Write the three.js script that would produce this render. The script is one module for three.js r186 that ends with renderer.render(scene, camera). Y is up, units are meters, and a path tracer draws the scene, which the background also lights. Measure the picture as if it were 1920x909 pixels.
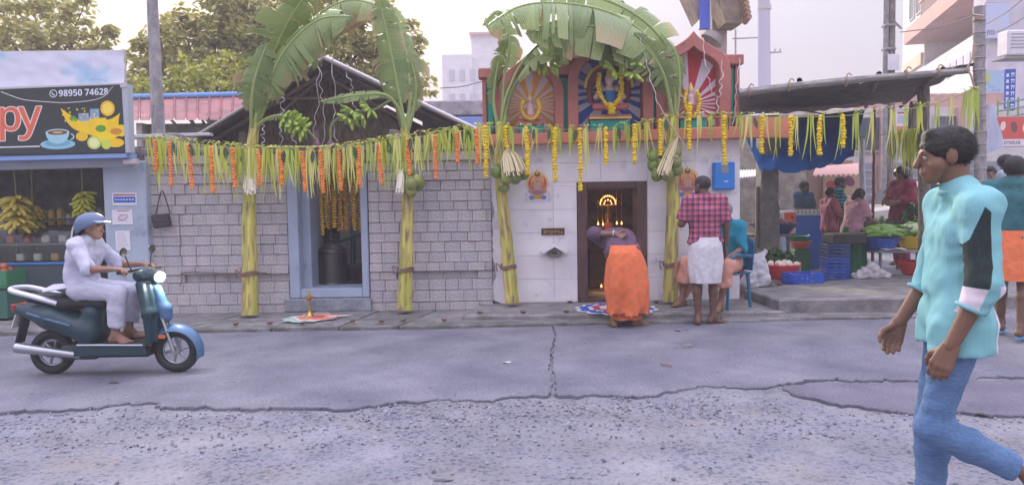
import * as THREE from 'three';
import { mergeGeometries, mergeVertices } from 'three/addons/utils/BufferGeometryUtils.js';
import { createNoise2D, createNoise3D } from 'simplex-noise';

// ---------- camera, sky, sun, exposure ----------
const scene = new THREE.Scene();
const camera = new THREE.PerspectiveCamera(36.7, 1920 / 909, 0.05, 1500);
camera.position.set(0, 1.45, 0);
camera.rotation.order = 'YXZ';
camera.rotation.set(THREE.MathUtils.degToRad(-3.34), 0, THREE.MathUtils.degToRad(-0.9));
scene.add(camera);
const renderer = new THREE.WebGLRenderer({ antialias: true });
renderer.toneMapping = THREE.LinearToneMapping;
renderer.toneMappingExposure = 2.15;
renderer.shadowMap.enabled = true;
const sunDir = new THREE.Vector3(-0.27, 0.37, -0.89).normalize();
{ // thin bright overcast: brighter towards the zenith, warm glow around the veiled sun
  const w = 512, h = 256, d = new Float32Array(w * h * 4), v = new THREE.Vector3();
  const n3 = createNoise3D(mulberry(77));
  for (let j = 0; j < h; j++) for (let i = 0; i < w; i++) {
    const th = (j + 0.5) / h * Math.PI - Math.PI / 2, ph = (i + 0.5) / w * 2 * Math.PI - Math.PI;
    v.set(Math.cos(th) * Math.cos(ph), Math.sin(th), Math.cos(th) * Math.sin(ph));
    const s = Math.max(0, v.y), c = Math.max(0, v.dot(sunDir));
    const f = 1 + 0.05 * n3(v.x * 2, v.y * 5, v.z * 2), q = Math.pow(s, 1.5);
    const glow = 0.3 * Math.pow(c, 10) + 0.4 * Math.pow(c, 60);
    const k = (j * w + i) * 4;
    d[k] = (0.24 + 1.18 * q) * f + glow; d[k + 1] = (0.232 + 1.14 * q) * f + glow * 0.8; d[k + 2] = (0.25 + 1.52 * q) * f + glow * 0.52; d[k + 3] = 1;
  }
  const t = new THREE.DataTexture(d, w, h, THREE.RGBAFormat, THREE.FloatType);
  t.mapping = THREE.EquirectangularReflectionMapping; t.magFilter = THREE.LinearFilter; t.needsUpdate = true;
  scene.background = t; scene.environment = t;
}
const sun = new THREE.DirectionalLight(new THREE.Color(1, 0.86, 0.62), 2.6);
sun.position.copy(sunDir).multiplyScalar(60); sun.castShadow = true; sun.shadow.radius = 20;
sun.shadow.mapSize.set(2048, 2048);
Object.assign(sun.shadow.camera, { left: -30, right: 30, top: 30, bottom: -30, near: 1, far: 150 });
scene.add(sun, sun.target);
scene.fog = new THREE.FogExp2(new THREE.Color(0.92, 0.88, 0.96), 0.005);

// ---------- helpers ----------
function mulberry(a) { return () => { a |= 0; a = a + 0x6D2B79F5 | 0; let t = Math.imul(a ^ a >>> 15, 1 | a); t = t + Math.imul(t ^ t >>> 7, 61 | t) ^ t; return ((t ^ t >>> 14) >>> 0) / 4294967296; }; }
const rnd = mulberry(12345), rr = (a, b) => a + (b - a) * rnd(), pick = a => a[Math.floor(rnd() * a.length)];
const N2 = createNoise2D(mulberry(5)), N3 = createNoise3D(mulberry(6));
const V = (x, y, z) => new THREE.Vector3(x, y, z), A = a => new THREE.Vector3(a[0], a[1], a[2]);
const mix = (a, b, t) => a + (b - a) * t, clamp = (x, a = 0, b = 1) => Math.min(b, Math.max(a, x)), sst = (a, b, x) => { const t = clamp((x - a) / (b - a)); return t * t * (3 - 2 * t); };
const mix3 = (a, b, t) => [mix(a[0], b[0], t), mix(a[1], b[1], t), mix(a[2], b[2], t)];
const used = {};
function numbered(n) { if (!(n in used)) { used[n] = 0; return n; } used[n]++; return n + '_' + String(used[n]).padStart(3, '0'); }
function shade(o) { o.castShadow = true; o.receiveShadow = true; return o; }
function tag(o, label, category, group) { o.userData.label = label; o.userData.category = category; if (group) o.userData.group = group; return o; }
function obj(name, geos, mat, parent = scene) {
  const g = Array.isArray(geos) ? join(geos) : geos;
  const m = shade(new THREE.Mesh(g, mat)); m.name = parent === scene ? numbered(name) : name; parent.add(m); return m;
}
function join(gs) {
  gs = gs.flat(); if (gs.length === 1) return gs[0];
  const keep = ['position', 'normal', 'uv'], col = gs.every(g => g.attributes.color);
  return mergeGeometries(gs.map(g => { g = g.index ? g.toNonIndexed() : g.clone(); for (const k of Object.keys(g.attributes)) if (!keep.includes(k) && !(col && k === 'color')) g.deleteAttribute(k); if (!g.attributes.uv) boxUV(g); return g; }), false);
}
function thing(name, label, category, pos = [0, 0, 0], turn = 0, group) {
  const o = new THREE.Group(); o.name = numbered(name); scene.add(o); o.position.set(...pos); o.rotation.y = turn; return tag(o, label, category, group);
}
function structure(o) { o.userData.kind = 'structure'; return o; }
function stuff(o) { o.userData.kind = 'stuff'; return o; }
function dup(root, pos, turn, label) {
  const r = root.clone(); r.name = numbered(root.name.replace(/_\d{3}$/, '')); scene.add(r); r.position.set(...pos); if (turn !== undefined) r.rotation.y = turn; if (label) r.userData.label = label; return r;
}
function boxUV(g) { // uv in metres along the two axes a face lies in
  if (!g.attributes.normal) g.computeVertexNormals();
  const p = g.attributes.position, n = g.attributes.normal, uv = new Float32Array(p.count * 2);
  for (let i = 0; i < p.count; i++) {
    const ax = Math.abs(n.getX(i)), ay = Math.abs(n.getY(i)), az = Math.abs(n.getZ(i));
    if (ay >= ax && ay >= az) { uv[2 * i] = p.getX(i); uv[2 * i + 1] = p.getZ(i); } else if (ax > az) { uv[2 * i] = p.getZ(i); uv[2 * i + 1] = p.getY(i); } else { uv[2 * i] = p.getX(i); uv[2 * i + 1] = p.getY(i); }
  }
  g.setAttribute('uv', new THREE.BufferAttribute(uv, 2)); return g;
}
// box between two corners, edges chamfered by b
function bx(x0, y0, z0, x1, y1, z1, b = 0.006) {
  const c = [(x0 + x1) / 2, (y0 + y1) / 2, (z0 + z1) / 2], s = [Math.abs(x1 - x0) / 2, Math.abs(y1 - y0) / 2, Math.abs(z1 - z0) / 2];
  b = Math.min(b, s[0] * 0.45, s[1] * 0.45, s[2] * 0.45);
  const P = [], corner = (sx, sy, sz, k) => [c[0] + sx * (s[0] - (k === 0 ? 0 : b)), c[1] + sy * (s[1] - (k === 1 ? 0 : b)), c[2] + sz * (s[2] - (k === 2 ? 0 : b))];
  const tri = (a, d, e) => { const n = V(d[0] - a[0], d[1] - a[1], d[2] - a[2]).cross(V(e[0] - a[0], e[1] - a[1], e[2] - a[2])), m = [(a[0] + d[0] + e[0]) / 3 - c[0], (a[1] + d[1] + e[1]) / 3 - c[1], (a[2] + d[2] + e[2]) / 3 - c[2]]; if (n.x * m[0] + n.y * m[1] + n.z * m[2] < 0) [d, e] = [e, d]; P.push(...a, ...d, ...e); };
  const quad = (a, d, e, f) => { tri(a, d, e); tri(a, e, f); };
  for (const k of [0, 1, 2]) for (const s1 of [-1, 1]) {
    const q = [[-1, -1], [1, -1], [1, 1], [-1, 1]].map(([a, d]) => { const v = [0, 0, 0]; v[k] = s1; v[(k + 1) % 3] = a; v[(k + 2) % 3] = d; return corner(v[0], v[1], v[2], k); }); quad(...q);
  }
  for (const k of [0, 1, 2]) for (const a of [-1, 1]) for (const d of [-1, 1]) {
    const i = (k + 1) % 3, j = (k + 2) % 3, v = [0, 0, 0]; v[i] = a; v[j] = d; const lo = [...v], hi = [...v]; lo[k] = -1; hi[k] = 1;
    quad(corner(...lo, i), corner(...hi, i), corner(...hi, j), corner(...lo, j));
  }
  for (const x of [-1, 1]) for (const y of [-1, 1]) for (const z of [-1, 1]) tri(corner(x, y, z, 0), corner(x, y, z, 1), corner(x, y, z, 2));
  const g = new THREE.BufferGeometry(); g.setAttribute('position', new THREE.Float32BufferAttribute(P, 3)); g.computeVertexNormals(); return boxUV(g);
}
const cbx = (x, y, z, w, h, d, b) => bx(x - w / 2, y - h / 2, z - d / 2, x + w / 2, y + h / 2, z + d / 2, b);
function rod(a, b, r0, r1 = r0, seg = 8) { // tapered cylinder from a to b
  a = A(a); b = A(b); const l = a.distanceTo(b), g = new THREE.CylinderGeometry(r1, r0, l, seg, 1);
  g.applyQuaternion(new THREE.Quaternion().setFromUnitVectors(V(0, 1, 0), b.clone().sub(a).normalize())); g.translate((a.x + b.x) / 2, (a.y + b.y) / 2, (a.z + b.z) / 2);
  const uv = g.attributes.uv; for (let i = 0; i < uv.count; i++) uv.setXY(i, uv.getX(i) * 6.28 * r0, uv.getY(i) * l); return g;
}
function tube(pts, r, seg = 0, rad = 6) { // r: number or function of t
  const c = new THREE.CatmullRomCurve3(pts.map(A)), n = seg || pts.length * 4, f = typeof r === 'function' ? r : () => r;
  const g = new THREE.TubeGeometry(c, n, 1, rad, false), p = g.attributes.position, pt = V(), q = V();
  for (let i = 0; i <= n; i++) { c.getPointAt(i / n, pt); const k = f(i / n); for (let j = 0; j <= rad; j++) { const o = i * (rad + 1) + j; q.fromBufferAttribute(p, o).sub(pt).multiplyScalar(k).add(pt); p.setXYZ(o, q.x, q.y, q.z); } }
  const uv = g.attributes.uv, L = c.getLength(); for (let i = 0; i < uv.count; i++) uv.setXY(i, uv.getY(i) * 6.28 * f(0.5), uv.getX(i) * L);
  g.computeVertexNormals(); return g;
}
function lathe(prof, seg = 20) { const g = new THREE.LatheGeometry(prof.map(p => new THREE.Vector2(p[0], p[1])), seg); return g; }
function at(g, x = 0, y = 0, z = 0, ry = 0, rx = 0, rz = 0) { g = g.clone(); if (rz) g.rotateZ(rz); if (rx) g.rotateX(rx); if (ry) g.rotateY(ry); g.translate(x, y, z); return g; }
function poly(pts, depth, z = 0, bevel = 0) { // outline in x, y with thickness towards -z, front face at z
  const s = new THREE.Shape(pts.map(p => new THREE.Vector2(p[0], p[1])));
  const g = new THREE.ExtrudeGeometry(s, { depth: Math.max(0.0005, depth - 2 * bevel), bevelEnabled: bevel > 0, bevelSize: bevel, bevelThickness: bevel, bevelSegments: 1, bevelOffset: -bevel, curveSegments: 8 });
  g.translate(0, 0, z - depth + bevel); return g;
}
function slab(pts, y0, y1, bevel = 0) { // outline in x, z; from y0 up to y1
  const s = new THREE.Shape(pts.map(p => new THREE.Vector2(p[0], -p[1])));
  const g = new THREE.ExtrudeGeometry(s, { depth: y1 - y0 - bevel, bevelEnabled: bevel > 0, bevelSize: bevel, bevelThickness: bevel, bevelSegments: 1, bevelOffset: -bevel, steps: 1 });
  g.rotateX(-Math.PI / 2); g.translate(0, y0, 0); return g;
}
function sheet(fn, nu, nv, us = 1, vs = 1) { // fn(u, v) -> [x, y, z]
  const P = [], U = [], I = [];
  for (let j = 0; j <= nv; j++) for (let i = 0; i <= nu; i++) { P.push(...fn(i / nu, j / nv)); U.push(i / nu * us, j / nv * vs); }
  for (let j = 0; j < nv; j++) for (let i = 0; i < nu; i++) { const a = j * (nu + 1) + i, b = a + 1, c = a + nu + 1, d = c + 1; I.push(a, b, c, b, d, c); }
  const g = new THREE.BufferGeometry(); g.setAttribute('position', new THREE.Float32BufferAttribute(P, 3)); g.setAttribute('uv', new THREE.Float32BufferAttribute(U, 2)); g.setIndex(I); g.computeVertexNormals(); return g;
}
function thick(g, t) { // gives an open sheet a back face t behind it, closed along its rim
  const p = g.attributes.position, n = g.attributes.normal, uv = g.attributes.uv, c = p.count, P = [], U = [], idx = Array.from(g.index.array), I = [...idx];
  for (let i = 0; i < c; i++) { P.push(p.getX(i), p.getY(i), p.getZ(i)); U.push(uv.getX(i), uv.getY(i)); }
  for (let i = 0; i < c; i++) { P.push(p.getX(i) - n.getX(i) * t, p.getY(i) - n.getY(i) * t, p.getZ(i) - n.getZ(i) * t); U.push(uv.getX(i), uv.getY(i)); }
  const edge = new Map();
  for (let i = 0; i < idx.length; i += 3) { I.push(c + idx[i], c + idx[i + 2], c + idx[i + 1]); for (let k = 0; k < 3; k++) { const a = idx[i + k], b = idx[i + (k + 1) % 3]; if (edge.has(b * 1e6 + a)) edge.delete(b * 1e6 + a); else edge.set(a * 1e6 + b, [a, b]); } }
  for (const [a, b] of edge.values()) I.push(a, c + a, b, b, c + a, c + b);
  const o = new THREE.BufferGeometry(); o.setAttribute('position', new THREE.Float32BufferAttribute(P, 3)); o.setAttribute('uv', new THREE.Float32BufferAttribute(U, 2)); o.setIndex(I); o.computeVertexNormals(); return o;
}
function nudge(g, amp, freq = 3) { const p = g.attributes.position; for (let i = 0; i < p.count; i++) { const x = p.getX(i), y = p.getY(i), z = p.getZ(i); p.setXYZ(i, x + amp * N3(x * freq, y * freq, z * freq), y + amp * N3(y * freq + 9, z * freq, x * freq), z + amp * N3(z * freq, x * freq + 5, y * freq)); } g.computeVertexNormals(); return g; }
function paint(g, fn) { const p = g.attributes.position, c = new Float32Array(p.count * 3); for (let i = 0; i < p.count; i++) { const k = fn(p.getX(i), p.getY(i), p.getZ(i), i); c[3 * i] = k[0]; c[3 * i + 1] = k[1]; c[3 * i + 2] = k[2]; } g.setAttribute('color', new THREE.BufferAttribute(c, 3)); return g; }
// smooth surface of a signed distance field (surface nets)
function field(sdf, lo, hi, h) {
  const n = [0, 1, 2].map(k => Math.ceil((hi[k] - lo[k]) / h) + 2), [nx, ny, nz] = n, f = new Float32Array(nx * ny * nz), B = 4, far = h * B * 0.9;
  for (let k = 0; k < nz; k += B) for (let j = 0; j < ny; j += B) for (let i = 0; i < nx; i += B) {
    const d = sdf(lo[0] + (i + 1.5) * h, lo[1] + (j + 1.5) * h, lo[2] + (k + 1.5) * h), skip = Math.abs(d) > far * 1.3;
    for (let c = k; c < Math.min(k + B, nz); c++) for (let b = j; b < Math.min(j + B, ny); b++) for (let a = i; a < Math.min(i + B, nx); a++) f[(c * ny + b) * nx + a] = skip ? d : sdf(lo[0] + a * h, lo[1] + b * h, lo[2] + c * h);
  }
  const id = new Int32Array(nx * ny * nz).fill(-1), P = [], I = [];
  for (let k = 0; k < nz - 1; k++) for (let j = 0; j < ny - 1; j++) for (let i = 0; i < nx - 1; i++) {
    let sx = 0, sy = 0, sz = 0, c = 0; const o = (k * ny + j) * nx + i, v = [];
    for (let q = 0; q < 8; q++) v[q] = f[o + (q & 1) + ((q >> 1) & 1) * nx + (q >> 2) * nx * ny];
    let m = 0; for (let q = 0; q < 8; q++) if (v[q] < 0) m |= 1 << q; if (m === 0 || m === 255) continue;
    for (let q = 0; q < 8; q++) for (const b of [1, 2, 4]) if (!(q & b)) { const e = q | b; if ((v[q] < 0) !== (v[e] < 0)) { const t = v[q] / (v[q] - v[e]); sx += (q & 1) + (b === 1 ? t : 0); sy += ((q >> 1) & 1) + (b === 2 ? t : 0); sz += (q >> 2) + (b === 4 ? t : 0); c++; } }
    id[o] = P.length / 3; P.push(lo[0] + (i + sx / c) * h, lo[1] + (j + sy / c) * h, lo[2] + (k + sz / c) * h);
  }
  const S = [1, nx, nx * ny];
  for (let k = 1; k < nz - 1; k++) for (let j = 1; j < ny - 1; j++) for (let i = 1; i < nx - 1; i++) {
    const o = (k * ny + j) * nx + i, a = f[o] < 0;
    for (let x = 0; x < 3; x++) if (a !== (f[o + S[x]] < 0)) {
      const u = S[(x + 1) % 3], w = S[(x + 2) % 3], q = [id[o], id[o - u], id[o - u - w], id[o - w]]; if (q.some(t => t < 0)) continue;
      if (a) I.push(q[0], q[1], q[2], q[0], q[2], q[3]); else I.push(q[0], q[2], q[1], q[0], q[3], q[2]);
    }
  }
  const g = new THREE.BufferGeometry(); g.setAttribute('position', new THREE.Float32BufferAttribute(P, 3)); g.setIndex(I); g.computeVertexNormals();
  const uv = new Float32Array(P.length / 3 * 2); for (let i = 0; i < P.length / 3; i++) { uv[2 * i] = P[3 * i] + P[3 * i + 2] * 0.35; uv[2 * i + 1] = P[3 * i + 1]; }
  g.setAttribute('uv', new THREE.BufferAttribute(uv, 2)); return g;
}
const smin = (a, b, k) => { const h = Math.max(k - Math.abs(a - b), 0) / k; return Math.min(a, b) - h * h * k * 0.25; };
function bone(a, b, ra, rb = ra) { const dx = b[0] - a[0], dy = b[1] - a[1], dz = b[2] - a[2], l = dx * dx + dy * dy + dz * dz || 1e-9; return { a, b, f: (x, y, z) => { const px = x - a[0], py = y - a[1], pz = z - a[2]; let t = (px * dx + py * dy + pz * dz) / l; t = t < 0 ? 0 : t > 1 ? 1 : t; const ex = px - dx * t, ey = py - dy * t, ez = pz - dz * t; return Math.sqrt(ex * ex + ey * ey + ez * ez) - ra - (rb - ra) * t; }, r: Math.max(ra, rb) }; }
function union(bs, k) { return (x, y, z) => { let d = 1e9; for (let i = 0; i < bs.length; i++) d = smin(d, bs[i].f(x, y, z), k); return d; }; }
function limits(bs, pad) { const lo = [1e9, 1e9, 1e9], hi = [-1e9, -1e9, -1e9]; for (const b of bs) for (const p of [b.a, b.b]) for (let k = 0; k < 3; k++) { lo[k] = Math.min(lo[k], p[k] - b.r - pad); hi[k] = Math.max(hi[k], p[k] + b.r + pad); } return [lo, hi]; }

// ---------- textures ----------
function canvas(w, h, draw) { const c = document.createElement('canvas'); c.width = w; c.height = h; draw(c.getContext('2d'), w, h); const t = new THREE.CanvasTexture(c); t.colorSpace = THREE.SRGBColorSpace; t.wrapS = t.wrapT = THREE.RepeatWrapping; return t; }
function noiseTex(size, fn, metres, srgb = true) { // fn(u, v, tile) -> [r, g, b] or number
  const d = new Uint8Array(size * size * 4);
  for (let j = 0; j < size; j++) for (let i = 0; i < size; i++) { const c = fn(i / size, j / size), k = (j * size + i) * 4; const q = typeof c === 'number' ? [c, c, c] : c; d[k] = clamp(q[0]) * 255; d[k + 1] = clamp(q[1]) * 255; d[k + 2] = clamp(q[2]) * 255; d[k + 3] = 255; }
  const t = new THREE.DataTexture(d, size, size); if (srgb) t.colorSpace = THREE.SRGBColorSpace; t.wrapS = t.wrapT = THREE.RepeatWrapping; t.magFilter = t.minFilter = THREE.LinearFilter; t.repeat.set(1 / metres, 1 / metres); t.needsUpdate = true; return t;
}
// gradient noise that repeats over the unit square
const permTable = (() => { const r = mulberry(99), p = new Uint8Array(512), q = [...Array(256).keys()]; for (let i = 255; i > 0; i--) { const j = Math.floor(r() * (i + 1)); [q[i], q[j]] = [q[j], q[i]]; } for (let i = 0; i < 512; i++) p[i] = q[i & 255]; return p; })();
const gradX = Float32Array.from({ length: 256 }, (_, i) => Math.cos(i * 0.7351)), gradY = Float32Array.from({ length: 256 }, (_, i) => Math.sin(i * 0.7351));
function tn(u, v, f, o = 0) {
  f = Math.round(f); o = Math.round(o * 10) & 255; const x = u * f, y = v * f, i = Math.floor(x), j = Math.floor(y), a = x - i, b = y - j, i0 = i % f, i1 = (i + 1) % f, j0 = j % f, j1 = (j + 1) % f;
  const h = (p, q) => permTable[permTable[(p + o) & 255] + (q + (p >> 8) * 37 & 255)], d = (k, x1, y1) => gradX[k] * x1 + gradY[k] * y1;
  const s = a * a * (3 - 2 * a), t = b * b * (3 - 2 * b);
  return mix(mix(d(h(i0, j0), a, b), d(h(i1, j0), a - 1, b), s), mix(d(h(i0, j1), a, b - 1), d(h(i1, j1), a - 1, b - 1), s), t) * 1.5;
}
function fbm(u, v, f, o = 0, oct = 4) { let s = 0, a = 0.5; for (let k = 0; k < oct; k++) { s += a * tn(u, v, f, o + k * 7.3); f *= 2; a *= 0.55; } return s; }
const T = {
  plaster: noiseTex(512, (u, v) => { const n = fbm(u, v, 5, 1, 5), s = Math.max(0, fbm(u, v, 9, 31, 4) - 0.3) * 0.5; return [0.96 + n * 0.1 - s, 0.96 + n * 0.1 - s, 0.96 + n * 0.09 - s * 0.9]; }, 2.3),
  grime: noiseTex(512, (u, v) => { const n = fbm(u, v, 7, 11, 5), g = fbm(u, v, 60, 3, 2); return [0.85 + n * 0.3 + g * 0.12, 0.85 + n * 0.28 + g * 0.12, 0.85 + n * 0.25 + g * 0.12]; }, 1.4),
  cloth: noiseTex(512, (u, v) => 0.92 + fbm(u, v, 6, 21, 3) * 0.1 + (((u * 128) % 1 < 0.5) !== ((v * 128) % 1 < 0.5) ? 0.025 : -0.025), 0.35),
  clothBump: noiseTex(512, (u, v) => 0.5 + fbm(u, v * 0.25, 10, 44, 3) * 0.55 + fbm(u, v, 4, 4, 2) * 0.2, 0.6, false),
  veins: noiseTex(256, (u, v) => 0.5 + 0.22 * Math.sin(v * 6.2832 * 24) + 0.3 * tn(u * 0.2, v, 40, 3), 1, false),
  rough: noiseTex(512, (u, v) => 0.5 + fbm(u, v, 14, 61, 5) * 0.7, 0.5, false),
  wood: noiseTex(256, (u, v) => { const n = fbm(u, v * 0.2, 26, 3, 3), m = fbm(u, v, 4, 8, 3); return 0.8 + n * 0.3 + m * 0.16; }, 0.8),
};
function mat(color, o = {}) {
  const m = new THREE.MeshStandardMaterial({ roughness: 0.8, ...o }); Array.isArray(color) ? m.color.setRGB(...color) : m.color.set(color); m.side = THREE.DoubleSide; return m;
}
const glossy = (color, o = {}) => { const m = new THREE.MeshPhysicalMaterial({ roughness: 0.35, ...o }); Array.isArray(color) ? m.color.setRGB(...color) : m.color.set(color); m.side = THREE.DoubleSide; return m; };
const leafy = (color, o = {}) => { const m = new THREE.MeshPhysicalMaterial({ roughness: 0.6, transmission: 0.35, thickness: 0, ...o }); Array.isArray(color) ? m.color.setRGB(...color) : m.color.set(color); m.side = THREE.DoubleSide; return m; };

// ---------- ground, road, pavement ----------
const lift = (x, z) => 0.2 * sst(3.4, 7.5, x) * sst(-6.4, -9.5, z);
{
  const chips = (() => { // crushed stone set in worn binder: cells with a grey stone in each
    const n = 70, r = mulberry(9), s = []; for (let i = 0; i < n * n; i++) s.push([r(), r(), 0.25 + r() * 0.4, r()]);
    return (u, v) => { const x = u * n, y = v * n, cx = Math.floor(x), cy = Math.floor(y); let best = 9, c = null; for (let j = -1; j <= 1; j++) for (let i = -1; i <= 1; i++) { const q = s[((cy + j + n) % n) * n + (cx + i + n) % n], dx = cx + i + q[0] - x, dy = cy + j + q[1] - y, d = Math.hypot(dx, dy) / q[2] + N2(x * 1.7, y * 1.7) * 0.3; if (d < best) { best = d; c = q; } } return [best, c[3]]; };
  })();
  const gravelMap = noiseTex(1024, (u, v) => { const [d, k] = chips(u, v), b = fbm(u, v, 6, 4, 4), f = tn(u, v, 190, 5) * 0.06, dust = clamp(0.5 + b * 1.4 + (k - 0.5) * 0.7); const st = sst(1.0, 0.55, d) * (k > 0.28 ? 0.35 + 0.55 * (1 - dust) : 0.1), q = k * 0.2; return [mix(0.79, 0.46 + q, st) + f + b * 0.12, mix(0.78, 0.50 + q, st) + f + b * 0.12, mix(0.79, 0.56 + q, st) + f + b * 0.1]; }, 2.6);
  const gravelBump = noiseTex(1024, (u, v) => { const [d, k] = chips(u, v); return 0.35 + fbm(u, v, 8, 2, 3) * 0.5 + sst(1.1, 0.3, d) * 0.35 * (k > 0.2 ? 1 : -0.6); }, 2.6, false);
  const roadMap = noiseTex(1024, (u, v) => { const n = fbm(u, v, 5, 70, 5), s = tn(u, v, 150, 3) * 0.07 + tn(u, v, 320, 8) * 0.08, w = Math.max(0, tn(u, v, 120, 15) - 0.62) * 0.9, dk = Math.max(0, tn(u, v, 45, 19) - 0.6) * 0.5; return [0.74 + n * 0.2 + s + w - dk, 0.73 + n * 0.19 + s + w - dk, 0.76 + n * 0.16 + s + w * 0.9 - dk]; }, 3.1);
  const roadBump = noiseTex(512, (u, v) => 0.5 + tn(u, v, 80, 4) * 0.25 + fbm(u, v, 8, 3, 3) * 0.3, 1.2, false);
  const gravel = mat([0.385, 0.39, 0.425], { map: gravelMap, bumpMap: gravelBump, bumpScale: 0.006, roughness: 0.95, vertexColors: true });
  const road = mat([0.30, 0.31, 0.345], { map: roadMap, bumpMap: roadBump, bumpScale: 0.005, roughness: 0.9 });
  const far = 95, xs = [], zs = [];
  for (let x = -14; x <= 14.001; x += 0.16) xs.push(x); for (let z = 2; z >= -22; z -= 0.16) zs.push(z);
  xs.unshift(-far, -50, -25); xs.push(25, 50, far); zs.unshift(30, 8); zs.push(-30, -60, -130);
  const g = sheet((u, v) => { const x = xs[Math.round(u * (xs.length - 1))], z = zs[Math.round(v * (zs.length - 1))]; return [x, -0.024 + 0.008 * N2(x * 1.1, z * 1.1) + 0.006 * N2(x * 4, z * 4) + lift(x, z), z]; }, xs.length - 1, zs.length - 1);
  { const p = g.attributes.position, uv = g.attributes.uv; for (let i = 0; i < p.count; i++) uv.setXY(i, p.getX(i), p.getZ(i)); }
  paint(g, (x, y, z) => { const n = N2(x * 0.5, z * 0.9) * 0.5 + N2(x * 2.3 + 4, z * 3.1) * 0.3, s = N2(x * 5, z * 7); const k = 0.95 + 0.2 * n + 0.07 * s, br = clamp(N2(x * 1.3 + 30, z * 2) - 0.35) * 0.8; return [k, k * (1 - br * 0.12), k * (1 - br * 0.4)]; });
  structure(obj('ground', g, gravel));
  // the newer asphalt layer, 3 cm thick, with a broken near edge and a crack through it
  const rough = (pts, amp, step = 0.05) => { const o = []; for (let i = 0; i < pts.length - 1; i++) { const a = pts[i], b = pts[i + 1], n = Math.max(1, Math.round(Math.hypot(b[0] - a[0], b[1] - a[1]) / step)); for (let k = 0; k < n; k++) { const x = mix(a[0], b[0], k / n), z = mix(a[1], b[1], k / n); const w = i === 0 && k === 0 ? 0 : 1; o.push([x + w * amp * N2(x * 7, z * 7 + 50), z + w * (amp * 1.2 * N2(x * 2.2 + 9, z * 3) + amp * 0.9 * N2(x * 9, z * 9) + amp * 0.5 * N2(x * 24, z * 24))]); } } o.push(pts[pts.length - 1]); return o; };
  const kerbZ = -8.1;
  const edgeL = [[-30, -5.2], [-10, -5.25], [-3.665, -5.132], [-3.125, -5.182], [-2.663, -5.337], [-2.501, -5.161], [-1.853, -5.166], [-1.221, -5.077], [-0.788, -5.202], [-0.525, -5.271], [-0.249, -5.213], [-0.018, -5.344], [0.252, -5.357]];
  const crackL = [[0.252, -5.357], [0.31, -5.753], [0.3, -6.216], [0.354, -6.875], [0.398, -7.395], [0.441, -7.746]];
  const crackR = [[0.458, -7.744], [0.416, -7.338], [0.371, -6.825], [0.332, -6.214], [0.334, -5.735], [0.31, -5.399]];
  const edgeR = [[0.31, -5.399], [0.573, -5.324], [0.921, -5.288], [1.263, -5.496], [1.508, -5.578], [1.83, -5.43], [2, -5.547], [2.243, -5.664], [2.763, -5.7], [3.302, -5.614], [4.006, -5.671], [9, -5.7], [30, -5.6]];
  const L = [...rough(edgeL, 0.045), ...rough(crackL, 0.012, 0.03), [0.45, -12], [-30, -12]], Rr = [...rough(crackR, 0.012, 0.03), ...rough(edgeR, 0.045), [30, -12], [0.47, -12]];
  const rd = new THREE.Group(); rd.name = 'road'; scene.add(rd); structure(rd);
  const lay = pts => { const q = slab(pts, -0.045, 0, 0.006), p = q.attributes.position; for (let i = 0; i < p.count; i++) p.setY(i, p.getY(i) + lift(p.getX(i), p.getZ(i))); return q; };
  obj('asphalt_layer', lay(L), road, rd);
  { // right-hand layer as a fine sheet so that it follows the rising ground
    const q = lay(Rr); obj('asphalt_layer', q, road, rd);
  }
  const patch = [...rough([[2.066, -5.527], [2.345, -5.608], [3.027, -5.564], [3.96, -5.605], [9, -5.62]], 0.02), ...rough([[9, -4.7], [3.329, -4.704], [2.622, -4.815], [2.278, -5.001], [2.026, -5.312], [2.066, -5.527]], 0.03)];
  obj('tar_patch', slab(patch, -0.05, -0.004, 0.006), mat([0.25, 0.245, 0.29], { map: roadMap, bumpMap: roadBump, bumpScale: 0.002, roughness: 0.75 }), rd);
  // loose chips along the broken edge and over the worn strip
  const chip = new THREE.IcosahedronGeometry(1, 0), im = new THREE.InstancedMesh(chip, mat([0.32, 0.32, 0.36], { roughness: 0.9 }), 2600); im.name = 'loose_gravel'; stuff(im); shade(im);
  const m4 = new THREE.Matrix4(), q4 = new THREE.Quaternion(), e4 = new THREE.Euler(), c4 = new THREE.Color();
  for (let i = 0; i < 2600; i++) {
    const near = i < 1500; let x = rr(-4.5, 4.5), z = near ? rr(-5.3, -4.3) : rr(-5.2, -2.9); if (!near && rnd() < 0.4) z = rr(-5.1, -4.6);
    const r = near ? rr(0.004, 0.013) : rr(0.005, 0.014); if (x > 1.9 && z < -4.85) { x -= 3; }
    m4.compose(V(x, -0.022 + r * 0.25 + 0.008 * N2(x * 1.1, z * 1.1), z), q4.setFromEuler(e4.set(rr(0, 6), rr(0, 6), rr(0, 6))), V(r * rr(0.8, 1.5), r * rr(0.5, 0.9), r)); im.setMatrixAt(i, m4);
    const k = rr(0.55, 1.1); im.setColorAt(i, c4.setRGB(k, k * rr(0.95, 1), k * rr(0.95, 1.05)));
  }
  scene.add(im);
  // pavement: slabs, each its own piece
  const pv = new THREE.Group(); pv.name = 'pavement'; scene.add(pv); structure(pv);
  const conc = [0.30, 0.285, 0.27].map((c, i) => mat([c, c * 0.96, c * 0.97], { map: T.grime, bumpMap: T.rough, bumpScale: 0.006, vertexColors: true }));
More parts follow.
